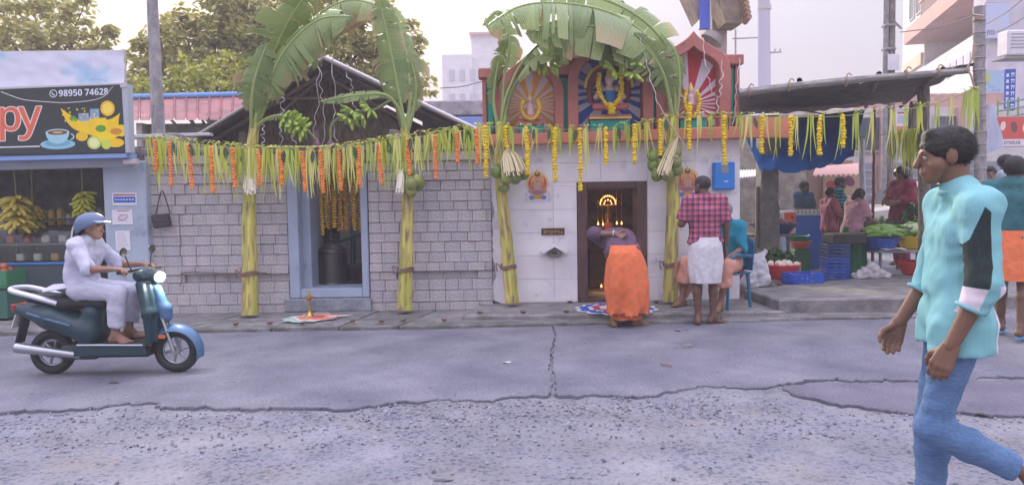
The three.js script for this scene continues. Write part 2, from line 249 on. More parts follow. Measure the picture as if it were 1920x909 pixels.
  const mossy = q => paint(q, (x, y, z) => { const m = clamp((N2(x * 3, z * 6 + y * 9) + 0.75 * sst(-8.5, -8.2, z) + (y < 0.05 ? 0.25 : 0) - 0.35) * 1.3) * 0.7; const k = 1 + 0.12 * N2(x * 5, z * 5); return [mix(k, 0.42, m), mix(k, 0.48, m), mix(k, 0.33, m)]; });
  const sub = pts => { const o = []; pts.forEach((a, i) => { const b = pts[(i + 1) % pts.length], n = Math.max(1, Math.round(Math.hypot(b[0] - a[0], b[1] - a[1]) / 0.12)); for (let k = 0; k < n; k++) { const x = mix(a[0], b[0], k / n), z = mix(a[1], b[1], k / n); o.push([x + 0.008 * N2(x * 9, z * 9), z + 0.015 * N2(x * 5, z * 5 + 3)]); } }); return o; };
  // joints run slightly aslant from the wall to the kerb
  const jt = [[-7.4, -7.4], [-6.1, -6.2], [-4.6, -4.9], [-3.4, -3.75], [-2.55, -2.75], [-1.72, -1.98], [-0.98, -1.3], [-0.45, -0.62]];
  for (let i = 0; i < jt.length - 1; i++) { const h = 0.055 + rr(-0.012, 0.012), g2 = 0.014; const q = slab(sub([[jt[i][0] + g2, -9.42], [jt[i + 1][0] - g2, -9.42], [jt[i + 1][1] - g2, -8.22 + rr(-0.015, 0.015)], [jt[i][1] + g2, -8.2]]), -0.05, h, 0.012); obj('slab', mossy(q), conc[i % 3], pv); }
  // the higher concrete strip in front of the shrine, worn in two steps
  const step1 = slab(sub([[-0.42, -9.47], [3.15, -9.47], [3.2, -8.5], [1.9, -8.47], [0.6, -8.5], [-0.6, -8.52]]), -0.05, 0.105, 0.02);
  obj('shrine_step', mossy(step1), conc[0], pv);
  const step2 = slab(sub([[-0.62, -8.54], [0.6, -8.52], [1.9, -8.49], [3.3, -8.52], [3.5, -8.3], [2.2, -8.26], [0.8, -8.3], [-0.65, -8.24]]), -0.05, 0.045, 0.016);
  obj('kerb_step', mossy(step2), conc[1], pv);
  // raised platform in front of the market
  const pl = slab(sub([[3.05, -9.55], [4.4, -10.2], [6, -11.1], [9.5, -11.6], [9.5, -8.7], [6.5, -8.55], [4.2, -8.5], [3.12, -8.52]]), -0.05, 0.235, 0.02);
  structure(obj('market_platform', mossy(pl), conc[2]));
  const kb = slab(sub([[3.05, -8.56], [4.2, -8.52], [6.5, -8.57], [9.5, -8.72], [9.5, -8.5], [6.4, -8.32], [4.1, -8.24], [3.3, -8.3]]), -0.05, 0.07, 0.02);
  structure(obj('platform_kerb', mossy(kb), conc[1]));
}

// ---------- stone block wall with the blue doorway ----------
const blockShape = (() => { const c = []; for (let k = 0; k < 6; k++) { const g = bx(-0.5, -0.5, -0.5, 0.5, 0.5, 0.5, 0.045), p = g.attributes.position; for (let i = 0; i < p.count; i++) if (p.getZ(i) > 0) p.setXYZ(i, p.getX(i) + 0.006 * N3(p.getX(i) * 3 + k * 7, p.getY(i) * 3, k), p.getY(i) + 0.01 * N3(p.getX(i) * 3, p.getY(i) * 3 + k * 5, k), p.getZ(i)); g.computeVertexNormals(); c.push(g); } return c; })();
const stoneMap = noiseTex(512, (u, v) => { const n = fbm(u, v, 5, 90, 4), p = Math.max(0, tn(u, v, 55, 4) - 0.25) * 0.4, q = tn(u, v, 120, 9) * 0.06; return [0.94 + n * 0.16 - p + q, 0.93 + n * 0.16 - p + q, 0.94 + n * 0.16 - p + q]; }, 1.0);
const stoneMats = [[0.265, 0.252, 0.255], [0.25, 0.242, 0.25], [0.285, 0.268, 0.27], [0.262, 0.252, 0.252], [0.24, 0.236, 0.248], [0.278, 0.264, 0.258]].map(c => mat([c[0] * 2.6, c[1] * 2.6, c[2] * 2.62], { map: stoneMap, bumpMap: T.rough, bumpScale: 0.008, roughness: 0.92 }));
function blocks(parent, x0, x1, rows, z, depth, seed, skip = () => false, w0 = 0.165, w1 = 0.24) { // rows: [y0, y1, proud]
  const r = mulberry(seed);
  for (const [y0, y1, proud] of rows) {
    let x = x0 - r() * 0.08; const zf = typeof proud === 'function' ? proud : () => proud;
    while (x < x1 - 0.03) {
      let w = mix(w0, w1, r()); if (x + w > x1 - 0.06) w = x1 - x; const a = Math.max(x, x0), b = x + w; x = b; if (b - a < 0.03 || skip((a + b) / 2, (y0 + y1) / 2)) continue;
      const m = new THREE.Mesh(blockShape[Math.floor(r() * 6)], stoneMats[Math.floor(r() * 6)]); shade(m); m.name = 'stone_block'; parent.add(m);
      const j = 0.005; m.scale.set(b - a - j, y1 - y0 - j, depth); m.position.set((a + b) / 2, (y0 + y1) / 2, z - depth / 2 + zf((a + b) / 2) + (r() - 0.5) * 0.01);
    }
  }
}
const mortar = mat([0.5, 0.47, 0.47], { map: T.grime, bumpMap: T.rough, bumpScale: 0.01 });
{
  const w = thing('stone_block_wall', 'grey stone block wall with a blue framed doorway', 'wall', [0, 0, 0]);
  const zf = -9.42, top = 2.02, doorL = -2.888, doorR = -1.857, xl = -4.69, xr = -0.261;
  const ys = [0.03]; const hs = [0.115, 0.15, 0.145, 0.105, 0.11, 0.135, 0.135, 0.12, 0.135, 0.15, 0.115, 0.14, 0.13, 0.12, 0.13, 0.125]; for (const h of hs) ys.push(ys[ys.length - 1] + h);
  const panel = x => (x > -4.25 && x < -2.95) || (x > -1.45 && x < -0.55);
  const rows = []; for (let i = 0; i < hs.length; i++) rows.push([ys[i], ys[i + 1], i < 2 ? 0.012 : i === 3 ? (x => panel(x) ? -0.05 : 0) : i === 4 ? (x => 0.025) : i > 4 && i < 13 ? (x => panel(x) ? -0.02 : 0.0) : i === hs.length - 1 ? 0.03 : 0]);
  blocks(w, xl, doorL - 0.01, rows, zf, 0.2, 31); blocks(w, doorR + 0.01, xr, rows, zf, 0.2, 32);
  obj('mortar', [bx(xl, 0, zf - 0.24, doorL - 0.02, ys[ys.length - 1] - 0.01, zf - 0.066), bx(doorR + 0.02, 0, zf - 0.24, xr, ys[ys.length - 1] - 0.01, zf - 0.066)], mortar, w);
  const grey = mat([0.30, 0.27, 0.27], { map: T.grime, bumpMap: T.rough, bumpScale: 0.006 });
  obj('coping', [bx(xl - 0.04, ys[ys.length - 1] + 0.003, zf - 0.3, xr, ys[ys.length - 1] + 0.09, zf + 0.05, 0.015)], grey, w);
  const blue = mat([0.36, 0.43, 0.56], { map: T.plaster, bumpMap: T.rough, bumpScale: 0.004 }), blue2 = mat([0.34, 0.41, 0.53], { map: T.plaster, bumpMap: T.rough, bumpScale: 0.004 });
  obj('door_post', [bx(doorL, 0.22, zf - 0.16, doorL + 0.135, 1.96, zf + 0.02, 0.01)], blue, w);
  obj('door_post', [bx(doorR - 0.09, 0.22, zf - 0.16, doorR, 1.96, zf + 0.02, 0.01)], blue, w);
  obj('door_jamb', [bx(doorL + 0.1, 0.22, zf - 0.62, doorL + 0.24, 1.96, zf - 0.17, 0.01)], blue2, w);
  obj('door_jamb', [bx(doorR - 0.08, 0.22, zf - 0.42, doorR + 0.02, 1.96, zf - 0.17, 0.01)], blue2, w);
  obj('lintel', [bx(doorL, 1.965, zf - 0.5, doorR, 2.1, zf + 0.03, 0.01)], grey, w);
  obj('threshold', [bx(doorL + 0.137, 0.22, zf - 0.5, doorR - 0.092, 0.34, zf + 0.005, 0.01)], blue, w);
  obj('sill', [bx(doorL - 0.06, 0.05, zf - 0.5, doorR + 0.03, 0.215, zf + 0.06, 0.01)], mat([0.33, 0.36, 0.42], { map: T.grime, bumpMap: T.rough, bumpScale: 0.006 }), w);
  // rope lying in the groove
  obj('groove_rope', [tube([[-4.277, 0.574, -9.38], [-4.194, 0.587, -9.38], [-3.642, 0.565, -9.37], [-3.356, 0.578, -9.34], [-3.165, 0.557, -9.38]], 0.008, 24, 5), tube([[-4.277, 0.574, -9.38], [-4.267, 0.491, -9.38], [-4.302, 0.408, -9.39]], 0.007, 10, 5)], mat([0.24, 0.17, 0.12]), w);
  // room behind the doorway
  const room = thing('inner_courtyard_wall', 'stone block wall of the yard seen through the blue doorway', 'wall', [0, 0, 0]);
  const rz = -11.9, rrows = []; for (let k = 0; k < 15; k++) rrows.push([0.1 + k * 0.15, 0.25 + k * 0.15, 0]);
  blocks(room, -4.3, -1.7, rrows, rz, 0.2, 33, undefined, 0.2, 0.28);
  obj('mortar', [bx(-4.35, 0, rz - 0.3, -1.65, 2.4, rz - 0.05), bx(-4.6, 0, rz, -4.4, 2.4, -9.7), bx(-1.6, 0, rz, -1.5, 2.4, -9.7)], mortar, room);
  structure(obj('yard_floor', [bx(-4.4, -0.02, -11.85, -1.6, 0.2, -9.95, 0.01)], mat([0.24, 0.2, 0.19], { map: T.grime })));
  // railing
  const rail = thing('pipe_railing', 'dark teal pipe railing inside the stone doorway', 'railing', [0, 0, 0]), teal = glossy([0.03, 0.14, 0.17], { roughness: 0.5 });
  obj('post', [rod([-2.649, 0.131, -10.9], [-2.626, 0.891, -10.9], 0.045, 0.045, 12), at(new THREE.SphereGeometry(0.06, 12, 8), ...[-2.629, 0.795, -10.9])], teal, rail);
  obj('post', [rod([-2.464, 0.214, -11.2], [-2.434, 1.24, -11.2], 0.04, 0.04, 12)], teal, rail);
  obj('rail', [rod([-2.643, 0.851, -10.9], [-2.32, 0.968, -11.2], 0.028, 0.028, 10)], teal, rail);
  obj('rail', [rod([-2.659, 0.332, -10.9], [-2.333, 0.476, -11.2], 0.022, 0.022, 10)], teal, rail);
  const st = thing('carved_stone_stand', 'dark carved stone stand beside the railing inside doorway', 'stand', [-2.273, 0.2, -10.5]);
  obj('body', lathe([[0, 0], [0.2, 0], [0.2, 0.06], [0.12, 0.1], [0.11, 0.22], [0.16, 0.28], [0.16, 0.36], [0, 0.36]], 8), mat([0.07, 0.05, 0.05], { bumpMap: T.rough, bumpScale: 0.006 }), st);
  // metal vessel with domed lid
  const hv = thing('metal_offering_vessel', 'dark metal cylinder with domed lid and spire in the stone doorway', 'vessel', [-2.484, 0.2, -10.05]), steel = glossy([0.09, 0.085, 0.08], { metalness: 0.75, roughness: 0.3 });
  obj('base', [cbx(0, 0.045, 0, 0.56, 0.085, 0.4, 0.01)], mat([0.03, 0.05, 0.055]), hv);
  obj('cylinder', lathe([[0, 0.09], [0.22, 0.09], [0.225, 0.12], [0.2, 0.14], [0.2, 0.19], [0.205, 0.2], [0.2, 0.21], [0.2, 0.54], [0.21, 0.55], [0.21, 0.57], [0, 0.571]], 32), steel, hv);
  const lid = obj('lid', lathe([[0.205, 0.575], [0.19, 0.61], [0.15, 0.66], [0.08, 0.7], [0.03, 0.72], [0, 0.721]], 32), steel, hv);
  obj('spire', lathe([[0.03, 0.715], [0.035, 0.73], [0.015, 0.745], [0.028, 0.765], [0.012, 0.78], [0.018, 0.795], [0.004, 0.86], [0, 0.87]], 14), steel, lid);
}

// ---------- shrine ----------
function ogee(cx, y0, w, hs, hp, n = 14) { // pointed arch outline from lower right over the peak to lower left
  const o = [[w, 0]]; const b = (t, a, c, d, e) => { const s = 1 - t; return s * s * s * a + 3 * s * s * t * c + 3 * s * t * t * d + t * t * t * e; };
  for (let i = 0; i <= n; i++) { const t = i / n; o.push([b(t, w, w, 0.3 * w, 0), b(t, hs, hs + 0.62 * (hp - hs), hs + 0.6 * (hp - hs), hp)]); }
  const l = o.slice(0, -1).reverse().map(([x, y]) => [-x, y]); return [...o, ...l].map(([x, y]) => [x + cx, y + y0]);
}
const flame = new THREE.MeshStandardMaterial({ color: 0x331808, emissive: new THREE.Color(1, 0.5, 0.16), emissiveIntensity: 1.6, roughness: 1 });
const yellowFlower = mat([0.78, 0.55, 0.01], { roughness: 0.85 }), orangeFlower = mat([0.85, 0.25, 0.05], { roughness: 0.85 });
const bloom = (() => { const v = []; for (let k = 0; k < 4; k++) { const g = new THREE.IcosahedronGeometry(1, 1), p = g.attributes.position; for (let i = 0; i < p.count; i++) { const x = p.getX(i), y = p.getY(i), z = p.getZ(i), s = 1 + 0.3 * N3(x * 2.6 + k * 9, y * 2.6, z * 2.6); p.setXYZ(i, x * s, y * s * 0.72, z * s); } g.computeVertexNormals(); v.push(g); } return v; })();
function flowerLine(pts, r, step) { // flowers threaded along a path
  const c = new THREE.CatmullRomCurve3(pts.map(A)), n = Math.max(2, Math.round(c.getLength() / step)), o = [];
  for (let i = 0; i <= n; i++) { const p = c.getPointAt(i / n), k = r * rr(0.82, 1.15); const g = pick(bloom).clone(); g.scale(k, k, k); g.rotateX(rr(-0.5, 0.5)); g.rotateY(rr(0, 6)); g.rotateZ(rr(-0.5, 0.5)); g.translate(p.x + rr(-1, 1) * r * 0.16, p.y, p.z + rr(-1, 1) * r * 0.16); o.push(g); }
  return join(o);
}
{
  const z = -9.46, sh = thing('roadside_shrine', 'white tiled shrine with brown doorway and painted pediment of niches', 'shrine', [0, 0, 0]);
  const white = mat([0.8, 0.77, 0.81], { map: T.plaster, bumpMap: T.rough, bumpScale: 0.003, roughness: 0.7 }), tileM = [0.82, 0.79, 0.85].map(c => glossy([c, c * 0.965, c * 1.0], { map: T.plaster, roughness: 0.38 }));
  const x0 = -0.207, x1 = 2.959, dl = 0.85, dr = 1.749, dt = 1.66, top = 2.2;
  const rag = []; for (let y = top; y >= 0.1; y -= 0.05) rag.push([x0 - 0.07 + 0.09 * sst(1.6, 1.2, y) * 0.4 + 0.04 * N2(y * 2.3, 3) + 0.02 * N2(y * 9, 1), y]); rag.push([x0 + 0.06, 0.1]);
  obj('wall', [poly([...rag, [dl - 0.004, 0.1], [dl - 0.004, dt + 0.004], [dr + 0.004, dt + 0.004], [dr + 0.004, 0.1], [x1, 0.1], [x1, top]], 0.16, z, 0.006), bx(x1 - 0.16, 0, -12.6, x1 - 0.003, top, z - 0.165)], white, sh);
  // tiles
  const tw = 0.61, th = 0.3;
  for (let r = 0; r < 7; r++) for (let c = 0; c < 6; c++) {
    let a = x0 + 0.14 + c * tw, b = a + tw, y = 0.115 + r * th, y2 = Math.min(y + th, top - 0.01); b = Math.min(b, x1 - 0.004); if (b - a < 0.05) continue;
    const segs = y2 < dt + 0.01 ? [[a, Math.min(b, dl - 0.003)], [Math.max(a, dr + 0.003), b]] : y < dt ? [[a, b, Math.max(y, dt + 0.003)]] : [[a, b]];
    for (const [p, q, yy = y] of segs) if (q - p > 0.03 && y2 - yy > 0.02) { const t = obj('tile', bx(p + 0.002, yy + 0.002, z - 0.01, q - 0.002, y2 - 0.002, z + 0.008 + rr(0, 0.0025), 0.002), pick(tileM), sh); }
    if (y2 >= dt + 0.01 && y < dt) { for (const [p, q] of [[a, Math.min(b, dl - 0.003)], [Math.max(a, dr + 0.003), b]]) if (q - p > 0.03) obj('tile', bx(p + 0.002, y + 0.002, z - 0.01, q - 0.002, dt + 0.001, z + 0.008, 0.002), pick(tileM), sh); }
  }
  // door frame
  const brown = mat([0.135, 0.062, 0.058], { map: T.wood, roughness: 0.6 }), brown2 = mat([0.16, 0.078, 0.07], { map: T.wood, roughness: 0.6 }), fw = 0.1;
  const df = new THREE.Group(); df.name = 'door_frame'; sh.add(df);
  obj('jamb', bx(dl, 0.108, z - 0.3, dl + 0.13, dt, z + 0.025, 0.008), brown2, df); obj('jamb', bx(dr - 0.13, 0.108, z - 0.3, dr, dt, z + 0.025, 0.008), brown2, df);
  obj('head', bx(dl + 0.132, dt - 0.09, z - 0.3, dr - 0.132, dt, z + 0.025, 0.008), brown, df);
  obj('threshold', bx(dl + 0.132, 0.108, z - 0.3, dr - 0.132, 0.14, z + 0.01, 0.006), brown, df);
  // inner sanctum
  const inner = mat([0.5, 0.4, 0.3], { map: T.grime, roughness: 0.8 });
  obj('sanctum_wall', [bx(dl - 0.5, 0.1, -12.5, dr + 0.5, 2.15, -12.4), bx(dl - 0.6, 0.1, -12.5, dl - 0.5, 2.15, z - 0.17), bx(dr + 0.5, 0.1, -12.5, dr + 0.6, 2.15, z - 0.17)], inner, sh);
  obj('sanctum_floor', bx(dl - 0.6, 0.02, -12.5, dr + 0.6, 0.1, z - 0.17), inner, sh); obj('sanctum_ceiling', bx(x0, 2.16, -12.6, x1 - 0.17, 2.26, z - 0.17), inner, sh);
  // projecting salmon band
  const salmon = mat([0.64, 0.235, 0.16], { map: T.plaster, bumpMap: T.rough, bumpScale: 0.004 }), rose = mat([0.40, 0.135, 0.12], { map: T.plaster, bumpMap: T.rough, bumpScale: 0.004 }), rose2 = mat([0.47, 0.17, 0.14], { map: T.plaster, bumpMap: T.rough, bumpScale: 0.004 }), teal = mat([0.0, 0.30, 0.24], { map: T.plaster, roughness: 0.6 });
  obj('cornice_band', poly([[-0.352, 2.139], [2.932, 2.181], [2.932, 2.335], [-0.349, 2.279]], 0.3, -9.3, 0.012), salmon, sh);
  // pediment wall and columns
  const zb = -9.62;
  obj('pediment_wall', poly([[-0.312, 2.321], [3.005, 2.366], [3.003, 3.164], [1.943, 3.249], [1.735, 3.389], [0.905, 3.402], [0.625, 3.167], [-0.299, 3.079]], 0.3, zb, 0.01), rose, sh);
  for (const [a, b, v0, v1] of [[917, 931, 252, 156], [1051, 1071, 250, 149], [1214, 1236, 245, 140], [1359, 1378, 239, 131]]) {
    const s = 9.5 / 1371, cx = ((a + b) / 2 - 960) * s, w = (b - a) * s / 2; const rollY = v => 1.45 + (376.5 - v - ((a + b) / 2 - 960) * 0.0157) * s;
    const y0 = rollY(v0), y1 = rollY(v1), col = new THREE.Group(); col.name = 'pilaster'; sh.add(col);
    obj('panel', bx(cx - w, y0, -9.6, cx + w, y1, -9.49, 0.02), teal, col);
    obj('edge', bx(cx - w - 0.055, y0, -9.6, cx - w - 0.003, y1 + 0.02, -9.47, 0.008), rose2, col); obj('edge', bx(cx + w + 0.003, y0, -9.6, cx + w + 0.055, y1 + 0.02, -9.47, 0.008), rose2, col);
    obj('capital', bx(cx - w - 0.1, y1 + 0.023, -9.6, cx + w + 0.1, y1 + 0.15, -9.42, 0.012), rose2, col);
  }
  // three niches: painted rays, arch, pedestal
  const rays = (c1, c2, cy, n) => canvas(512, 512, (x, w, h) => { x.fillStyle = c2; x.fillRect(0, 0, w, h); x.fillStyle = c1; for (let i = 0; i < n; i++) { const a = i / n * 6.2832 + 0.06, b = a + 3.1416 / n; x.beginPath(); x.moveTo(w / 2, h * cy); x.lineTo(w / 2 + 900 * Math.cos(a), h * cy + 900 * Math.sin(a)); x.lineTo(w / 2 + 900 * Math.cos(b), h * cy + 900 * Math.sin(b)); x.fill(); } for (let i = 0; i < 900; i++) { x.fillStyle = `rgba(90,80,80,${rnd() * 0.07})`; x.fillRect(rnd() * w, rnd() * h, rnd() * 6, rnd() * 22); } });
  const niche = (uc, v0, w, hs, hp, tex, extra) => {
    const [cx, y0] = uc; const g = new THREE.Group(); g.name = 'niche'; sh.add(g);
    const o = ogee(cx, y0, w, hs, hp), s = new THREE.ShapeGeometry(new THREE.Shape(o.map(p => new THREE.Vector2(...p)))), p = s.attributes.position, uv = s.attributes.uv;
    for (let i = 0; i < p.count; i++) { uv.setXY(i, (p.getX(i) - cx) / (2 * hp) + 0.5, (p.getY(i) - y0) / hp); p.setZ(i, zb + 0.006); }
    obj('ray_panel', s, mat([0.95, 0.95, 0.95], { map: tex, roughness: 0.7 }), g);
    const out = ogee(cx, y0, w + extra, hs - 0.02, hp + extra * 1.25), sh2 = new THREE.Shape(out.map(q => new THREE.Vector2(...q))); sh2.holes.push(new THREE.Path(o.map(q => new THREE.Vector2(...q)).reverse()));
    const e = new THREE.ExtrudeGeometry(sh2, { depth: 0.2, bevelEnabled: true, bevelSize: 0.008, bevelThickness: 0.008, bevelSegments: 1 }); e.translate(0, 0, zb + 0.02); obj('arch', e, rose2, g);
    return g;
  };
  niche([0.27, 2.301], 0, 0.31, 0.5, 0.92, rays('rgb(232,160,40)', 'rgb(222,212,222)', 0.58, 20), 0.1);
  niche([1.288, 2.299], 0, 0.42, 0.62, 1.15, rays('rgb(30,92,190)', 'rgb(222,216,228)', 0.55, 13), 0.12);
  niche([2.348, 2.317], 0, 0.34, 0.72, 1.06, rays('rgb(196,60,70)', 'rgb(226,218,228)', 0.68, 19), 0.13);
  const ped = (c, w, h, cap) => { const g = new THREE.Group(); g.name = 'pedestal'; sh.add(g); obj('block', bx(c[0] - w, c[1], -9.55, c[0] + w, c[1] + h, -9.36, 0.01), teal, g); obj('cap', bx(c[0] - w - 0.012, c[1] + h + 0.002, -9.55, c[0] + w + 0.012, c[1] + h + cap, -9.34, 0.008), rose2, g); return g; };
  ped([0.268, 2.283], 0.155, 0.115, 0.04);
  const pc = ped([1.275, 2.281], 0.255, 0.17, 0.06); { const c = [1.275, 2.281]; obj('gold_line', bx(c[0] - 0.27, c[1] + 0.175, -9.339, c[0] + 0.27, c[1] + 0.2, -9.33, 0.003), mat([0.75, 0.5, 0.12]), pc); }
  ped([2.336, 2.319], 0.17, 0.12, 0.04);
  // glowing lamps inside
  const tier = thing('oil_lamp_arch', 'arch of small burning oil lamps inside the shrine doorway', 'lamp', [1.451, 1.367, -11]), brass = glossy([0.5, 0.3, 0.09], { metalness: 0.8, roughness: 0.35 });
  const arcs = []; for (let i = 0; i <= 12; i++) { const a = i / 12 * Math.PI; arcs.push([0.115 * Math.cos(a), 0.115 * Math.sin(a), 0]); }
  obj('frame', [tube(arcs, 0.008, 30, 6), tube(arcs.map(p => [p[0] * 0.5, p[1] * 0.5, 0]), 0.008, 30, 6), cbx(0, -0.02, 0, 0.26, 0.02, 0.03, 0.004), rod([0, -0.02, 0], [0, -0.5, -0.02], 0.012)], brass, tier);
  const fl = lathe([[0, -0.012], [0.009, -0.004], [0.0085, 0.006], [0.003, 0.02], [0, 0.026]], 8);
  for (let i = 0; i <= 12; i++) { const a = i / 12 * Math.PI; obj('lamp_flame', at(fl, 0.115 * Math.cos(a), 0.115 * Math.sin(a), 0.02), flame, tier); if (i % 3 === 0) obj('lamp_flame', at(fl, 0.055 * Math.cos(a), 0.055 * Math.sin(a), 0.02), flame, tier); }
  const pl = new THREE.PointLight(new THREE.Color(1, 0.5, 0.16), 0.07, 0, 2); pl.position.set(0, 0.05, 0.1); pl.castShadow = true; tier.add(pl);
  for (const [u, v] of [[1122, 421], [1131, 422], [1157, 420], [1166, 420], [1128, 540]]) {
    const p = { 1122: [1.292, 1.06, -10.9], 1131: [1.364, 1.051, -10.9], 1157: [1.571, 1.064, -10.9], 1166: [1.642, 1.063, -10.9], 1128: [1.283, 0.173, -10.5] }[u];
    const t = thing('hanging_oil_lamp', u === 1128 ? 'burning oil lamp low on the shrine floor behind the doorway' : 'small burning oil lamp beside the idol inside the shrine', 'lamp', p, 0, u === 1128 ? undefined : 'oil lamps beside the idol');
    obj('cup', lathe([[0, -0.03], [0.02, -0.026], [0.032, -0.008], [0.03, -0.008], [0.015, -0.018], [0, -0.02]], 12), brass, t); const big = at(fl, 0, 0.005, 0); big.scale(1.5, 1.5, 1.5); obj('lamp_flame', big, flame, t);
    obj(u === 1128 ? 'stem' : 'chain', u === 1128 ? lathe([[0.06, -0.4], [0.05, -0.38], [0.012, -0.34], [0.012, -0.03], [0, -0.03]], 12) : rod([0, 0.03, -0.02], [0, 0.6, -0.02], 0.004), brass, t);
    if (u === 1128 || u === 1131) { const l = new THREE.PointLight(new THREE.Color(1, 0.5, 0.16), 0.03, 0, 2); l.position.set(0, 0.06, 0.06); l.castShadow = true; t.add(l); }
  }
  const idol = thing('draped_idol', 'small dark idol draped in red and gold cloth inside the shrine', 'idol', [1.452, 0.1, -11.05]);
  obj('plinth', [cbx(0, 0.3, 0, 0.6, 0.6, 0.24, 0.02)], mat([0.16, 0.1, 0.06], { map: T.grime }), idol);
  { const b = [bone([0, 0.66, 0], [0, 0.85, 0], 0.1, 0.08), bone([0, 0.85, 0], [0, 0.98, 0], 0.08, 0.05), bone([0, 1.06, 0], [0, 1.07, 0.01], 0.05), bone([0, 1.1, 0], [0, 1.2, 0], 0.045, 0.012), bone([0.08, 0.95, 0], [0.13, 0.8, 0.04], 0.03), bone([-0.08, 0.95, 0], [-0.13, 0.8, 0.04], 0.03)]; obj('figure', field(union(b, 0.04), [-0.2, 0.5, -0.15], [0.2, 1.25, 0.15], 0.012), mat([0.12, 0.08, 0.05], { roughness: 0.4 }), idol); }
  obj('drape', sheet((u, v) => { const w = mix(0.07, 0.16, v), a = (u - 0.5) * 3; return [Math.sin(a) * w, 0.98 - v * 0.38, Math.cos(a) * w * 0.75 + 0.02 + 0.008 * Math.sin(a * 14)]; }, 30, 6), mat([0.36, 0.09, 0.04]), idol);
  // two printed pictures on the wall: seated figure before an oval halo
  const pic = canvas(256, 320, (x) => {
    x.fillStyle = '#dcd3e0'; x.fillRect(0, 0, 256, 320); const el = (cx, cy, rx, ry, c) => { x.fillStyle = c; x.beginPath(); x.ellipse(cx, cy, rx, ry, 0, 0, 6.3); x.fill(); };
    el(128, 150, 112, 118, '#e8c46a'); el(128, 150, 100, 106, '#e9d9a8'); el(128, 155, 92, 100, '#c9564a'); el(128, 120, 66, 70, '#e8a05a');
    x.fillStyle = '#e0b44e'; x.beginPath(); x.moveTo(128, 2); x.lineTo(150, 40); x.lineTo(106, 40); x.fill();
    el(128, 275, 72, 26, '#c89a3c'); el(70, 285, 28, 22, '#5f7fb8'); el(186, 285, 28, 22, '#5f7fb8');
    x.fillStyle = '#c99a80'; x.beginPath(); x.moveTo(84, 130); x.quadraticCurveTo(128, 100, 172, 130); x.lineTo(160, 215); x.lineTo(96, 215); x.fill(); el(80, 225, 44, 26, '#b98a86'); el(176, 225, 44, 26, '#b98a86'); el(128, 235, 58, 22, '#9b6d86');
    x.strokeStyle = '#b5826c'; x.lineWidth = 18; x.beginPath(); x.moveTo(88, 135); x.lineTo(62, 190); x.lineTo(80, 225); x.stroke(); x.beginPath(); x.moveTo(168, 135); x.lineTo(196, 185); x.lineTo(178, 225); x.stroke();
    el(128, 86, 24, 30, '#c79a80'); el(128, 58, 27, 24, '#4a3a34'); el(128, 46, 18, 18, '#d9b04e'); x.strokeStyle = '#d8b458'; x.lineWidth = 6; x.beginPath(); x.moveTo(104, 122); x.quadraticCurveTo(128, 190, 152, 122); x.stroke(); x.strokeStyle = '#6b4a3a'; x.lineWidth = 3; x.beginPath(); x.moveTo(112, 120); x.quadraticCurveTo(128, 160, 144, 120); x.stroke();
    x.fillStyle = '#3a2a26'; x.fillRect(116, 82, 8, 3); x.fillRect(132, 82, 8, 3);
    x.fillStyle = '#b9a7b6'; x.fillRect(14, 240, 6, 66); x.fillRect(4, 232, 26, 6); x.fillRect(2, 302, 30, 8); x.fillRect(236, 240, 6, 66); x.fillRect(226, 232, 26, 6); x.fillRect(224, 302, 30, 8);
  });
  const halo = (() => { const o = []; for (let i = 0; i <= 40; i++) { const a = -0.62 + i / 40 * (Math.PI + 1.24); o.push([0.146 * Math.cos(a), 0.03 + 0.155 * Math.sin(a)]); if (i === 20) o.push([0, 0.228]); } o.push([-0.166, -0.11], [-0.166, -0.2], [0.166, -0.2], [0.166, -0.11]); return o; })();
  for (const [c, lab] of [[[0.341, 1.626, -9.445], 'printed picture of a seated deity in oval halo above the donation slot'], [[2.279, 1.637, -9.445], 'printed picture of a seated deity between banana trunk and blue box']]) {
    const s = new THREE.ExtrudeGeometry(new THREE.Shape(halo.map(p => new THREE.Vector2(...p))), { depth: 0.004, bevelEnabled: false }), p = s.attributes.position, uv = s.attributes.uv; for (let i = 0; i < p.count; i++) uv.setXY(i, p.getX(i) / 0.34 + 0.5, (p.getY(i) + 0.2) / 0.43);
    const m = obj('deity_picture', s, mat([0.9, 0.9, 0.9], { map: pic, roughness: 0.5 })); m.position.set(...c); tag(m, lab, 'picture');
  }
  // sign reading bhandaram
  const sign = canvas(256, 72, (x) => {
    x.fillStyle = '#3b2a22'; x.fillRect(0, 0, 256, 72); x.strokeStyle = '#8a6a3a'; x.lineWidth = 3; x.strokeRect(4, 4, 248, 64); x.strokeStyle = '#d2a25a'; x.lineWidth = 5; x.lineCap = 'round';
    const arc = (cx, cy, r, a, b) => { x.beginPath(); x.arc(cx, cy, r, a, b); x.stroke(); }, ln = (...p) => { x.beginPath(); p.forEach((q, i) => i ? x.lineTo(q[0], q[1]) : x.moveTo(q[0], q[1])); x.stroke(); };
    arc(34, 30, 9, 2.2, 6.6); arc(34, 46, 9, 4.2, 8.2); arc(52, 36, 12, 3.1, 6.3); ln([64, 36], [64, 54]); ln([22, 54], [42, 54]);
    arc(86, 38, 12, 2.6, 6.3); ln([98, 38], [98, 54]); arc(110, 38, 11, 3.1, 6.3); ln([121, 38], [121, 54]); arc(133, 40, 11, 3.1, 7.2); arc(104, 56, 7, 0, 3.1);
    ln([154, 54], [154, 30]); arc(162, 30, 8, 3.1, 6.3); arc(190, 38, 13, 2.3, 7.1); ln([200, 46], [202, 54]); arc(226, 44, 8, 0, 6.3);
  });
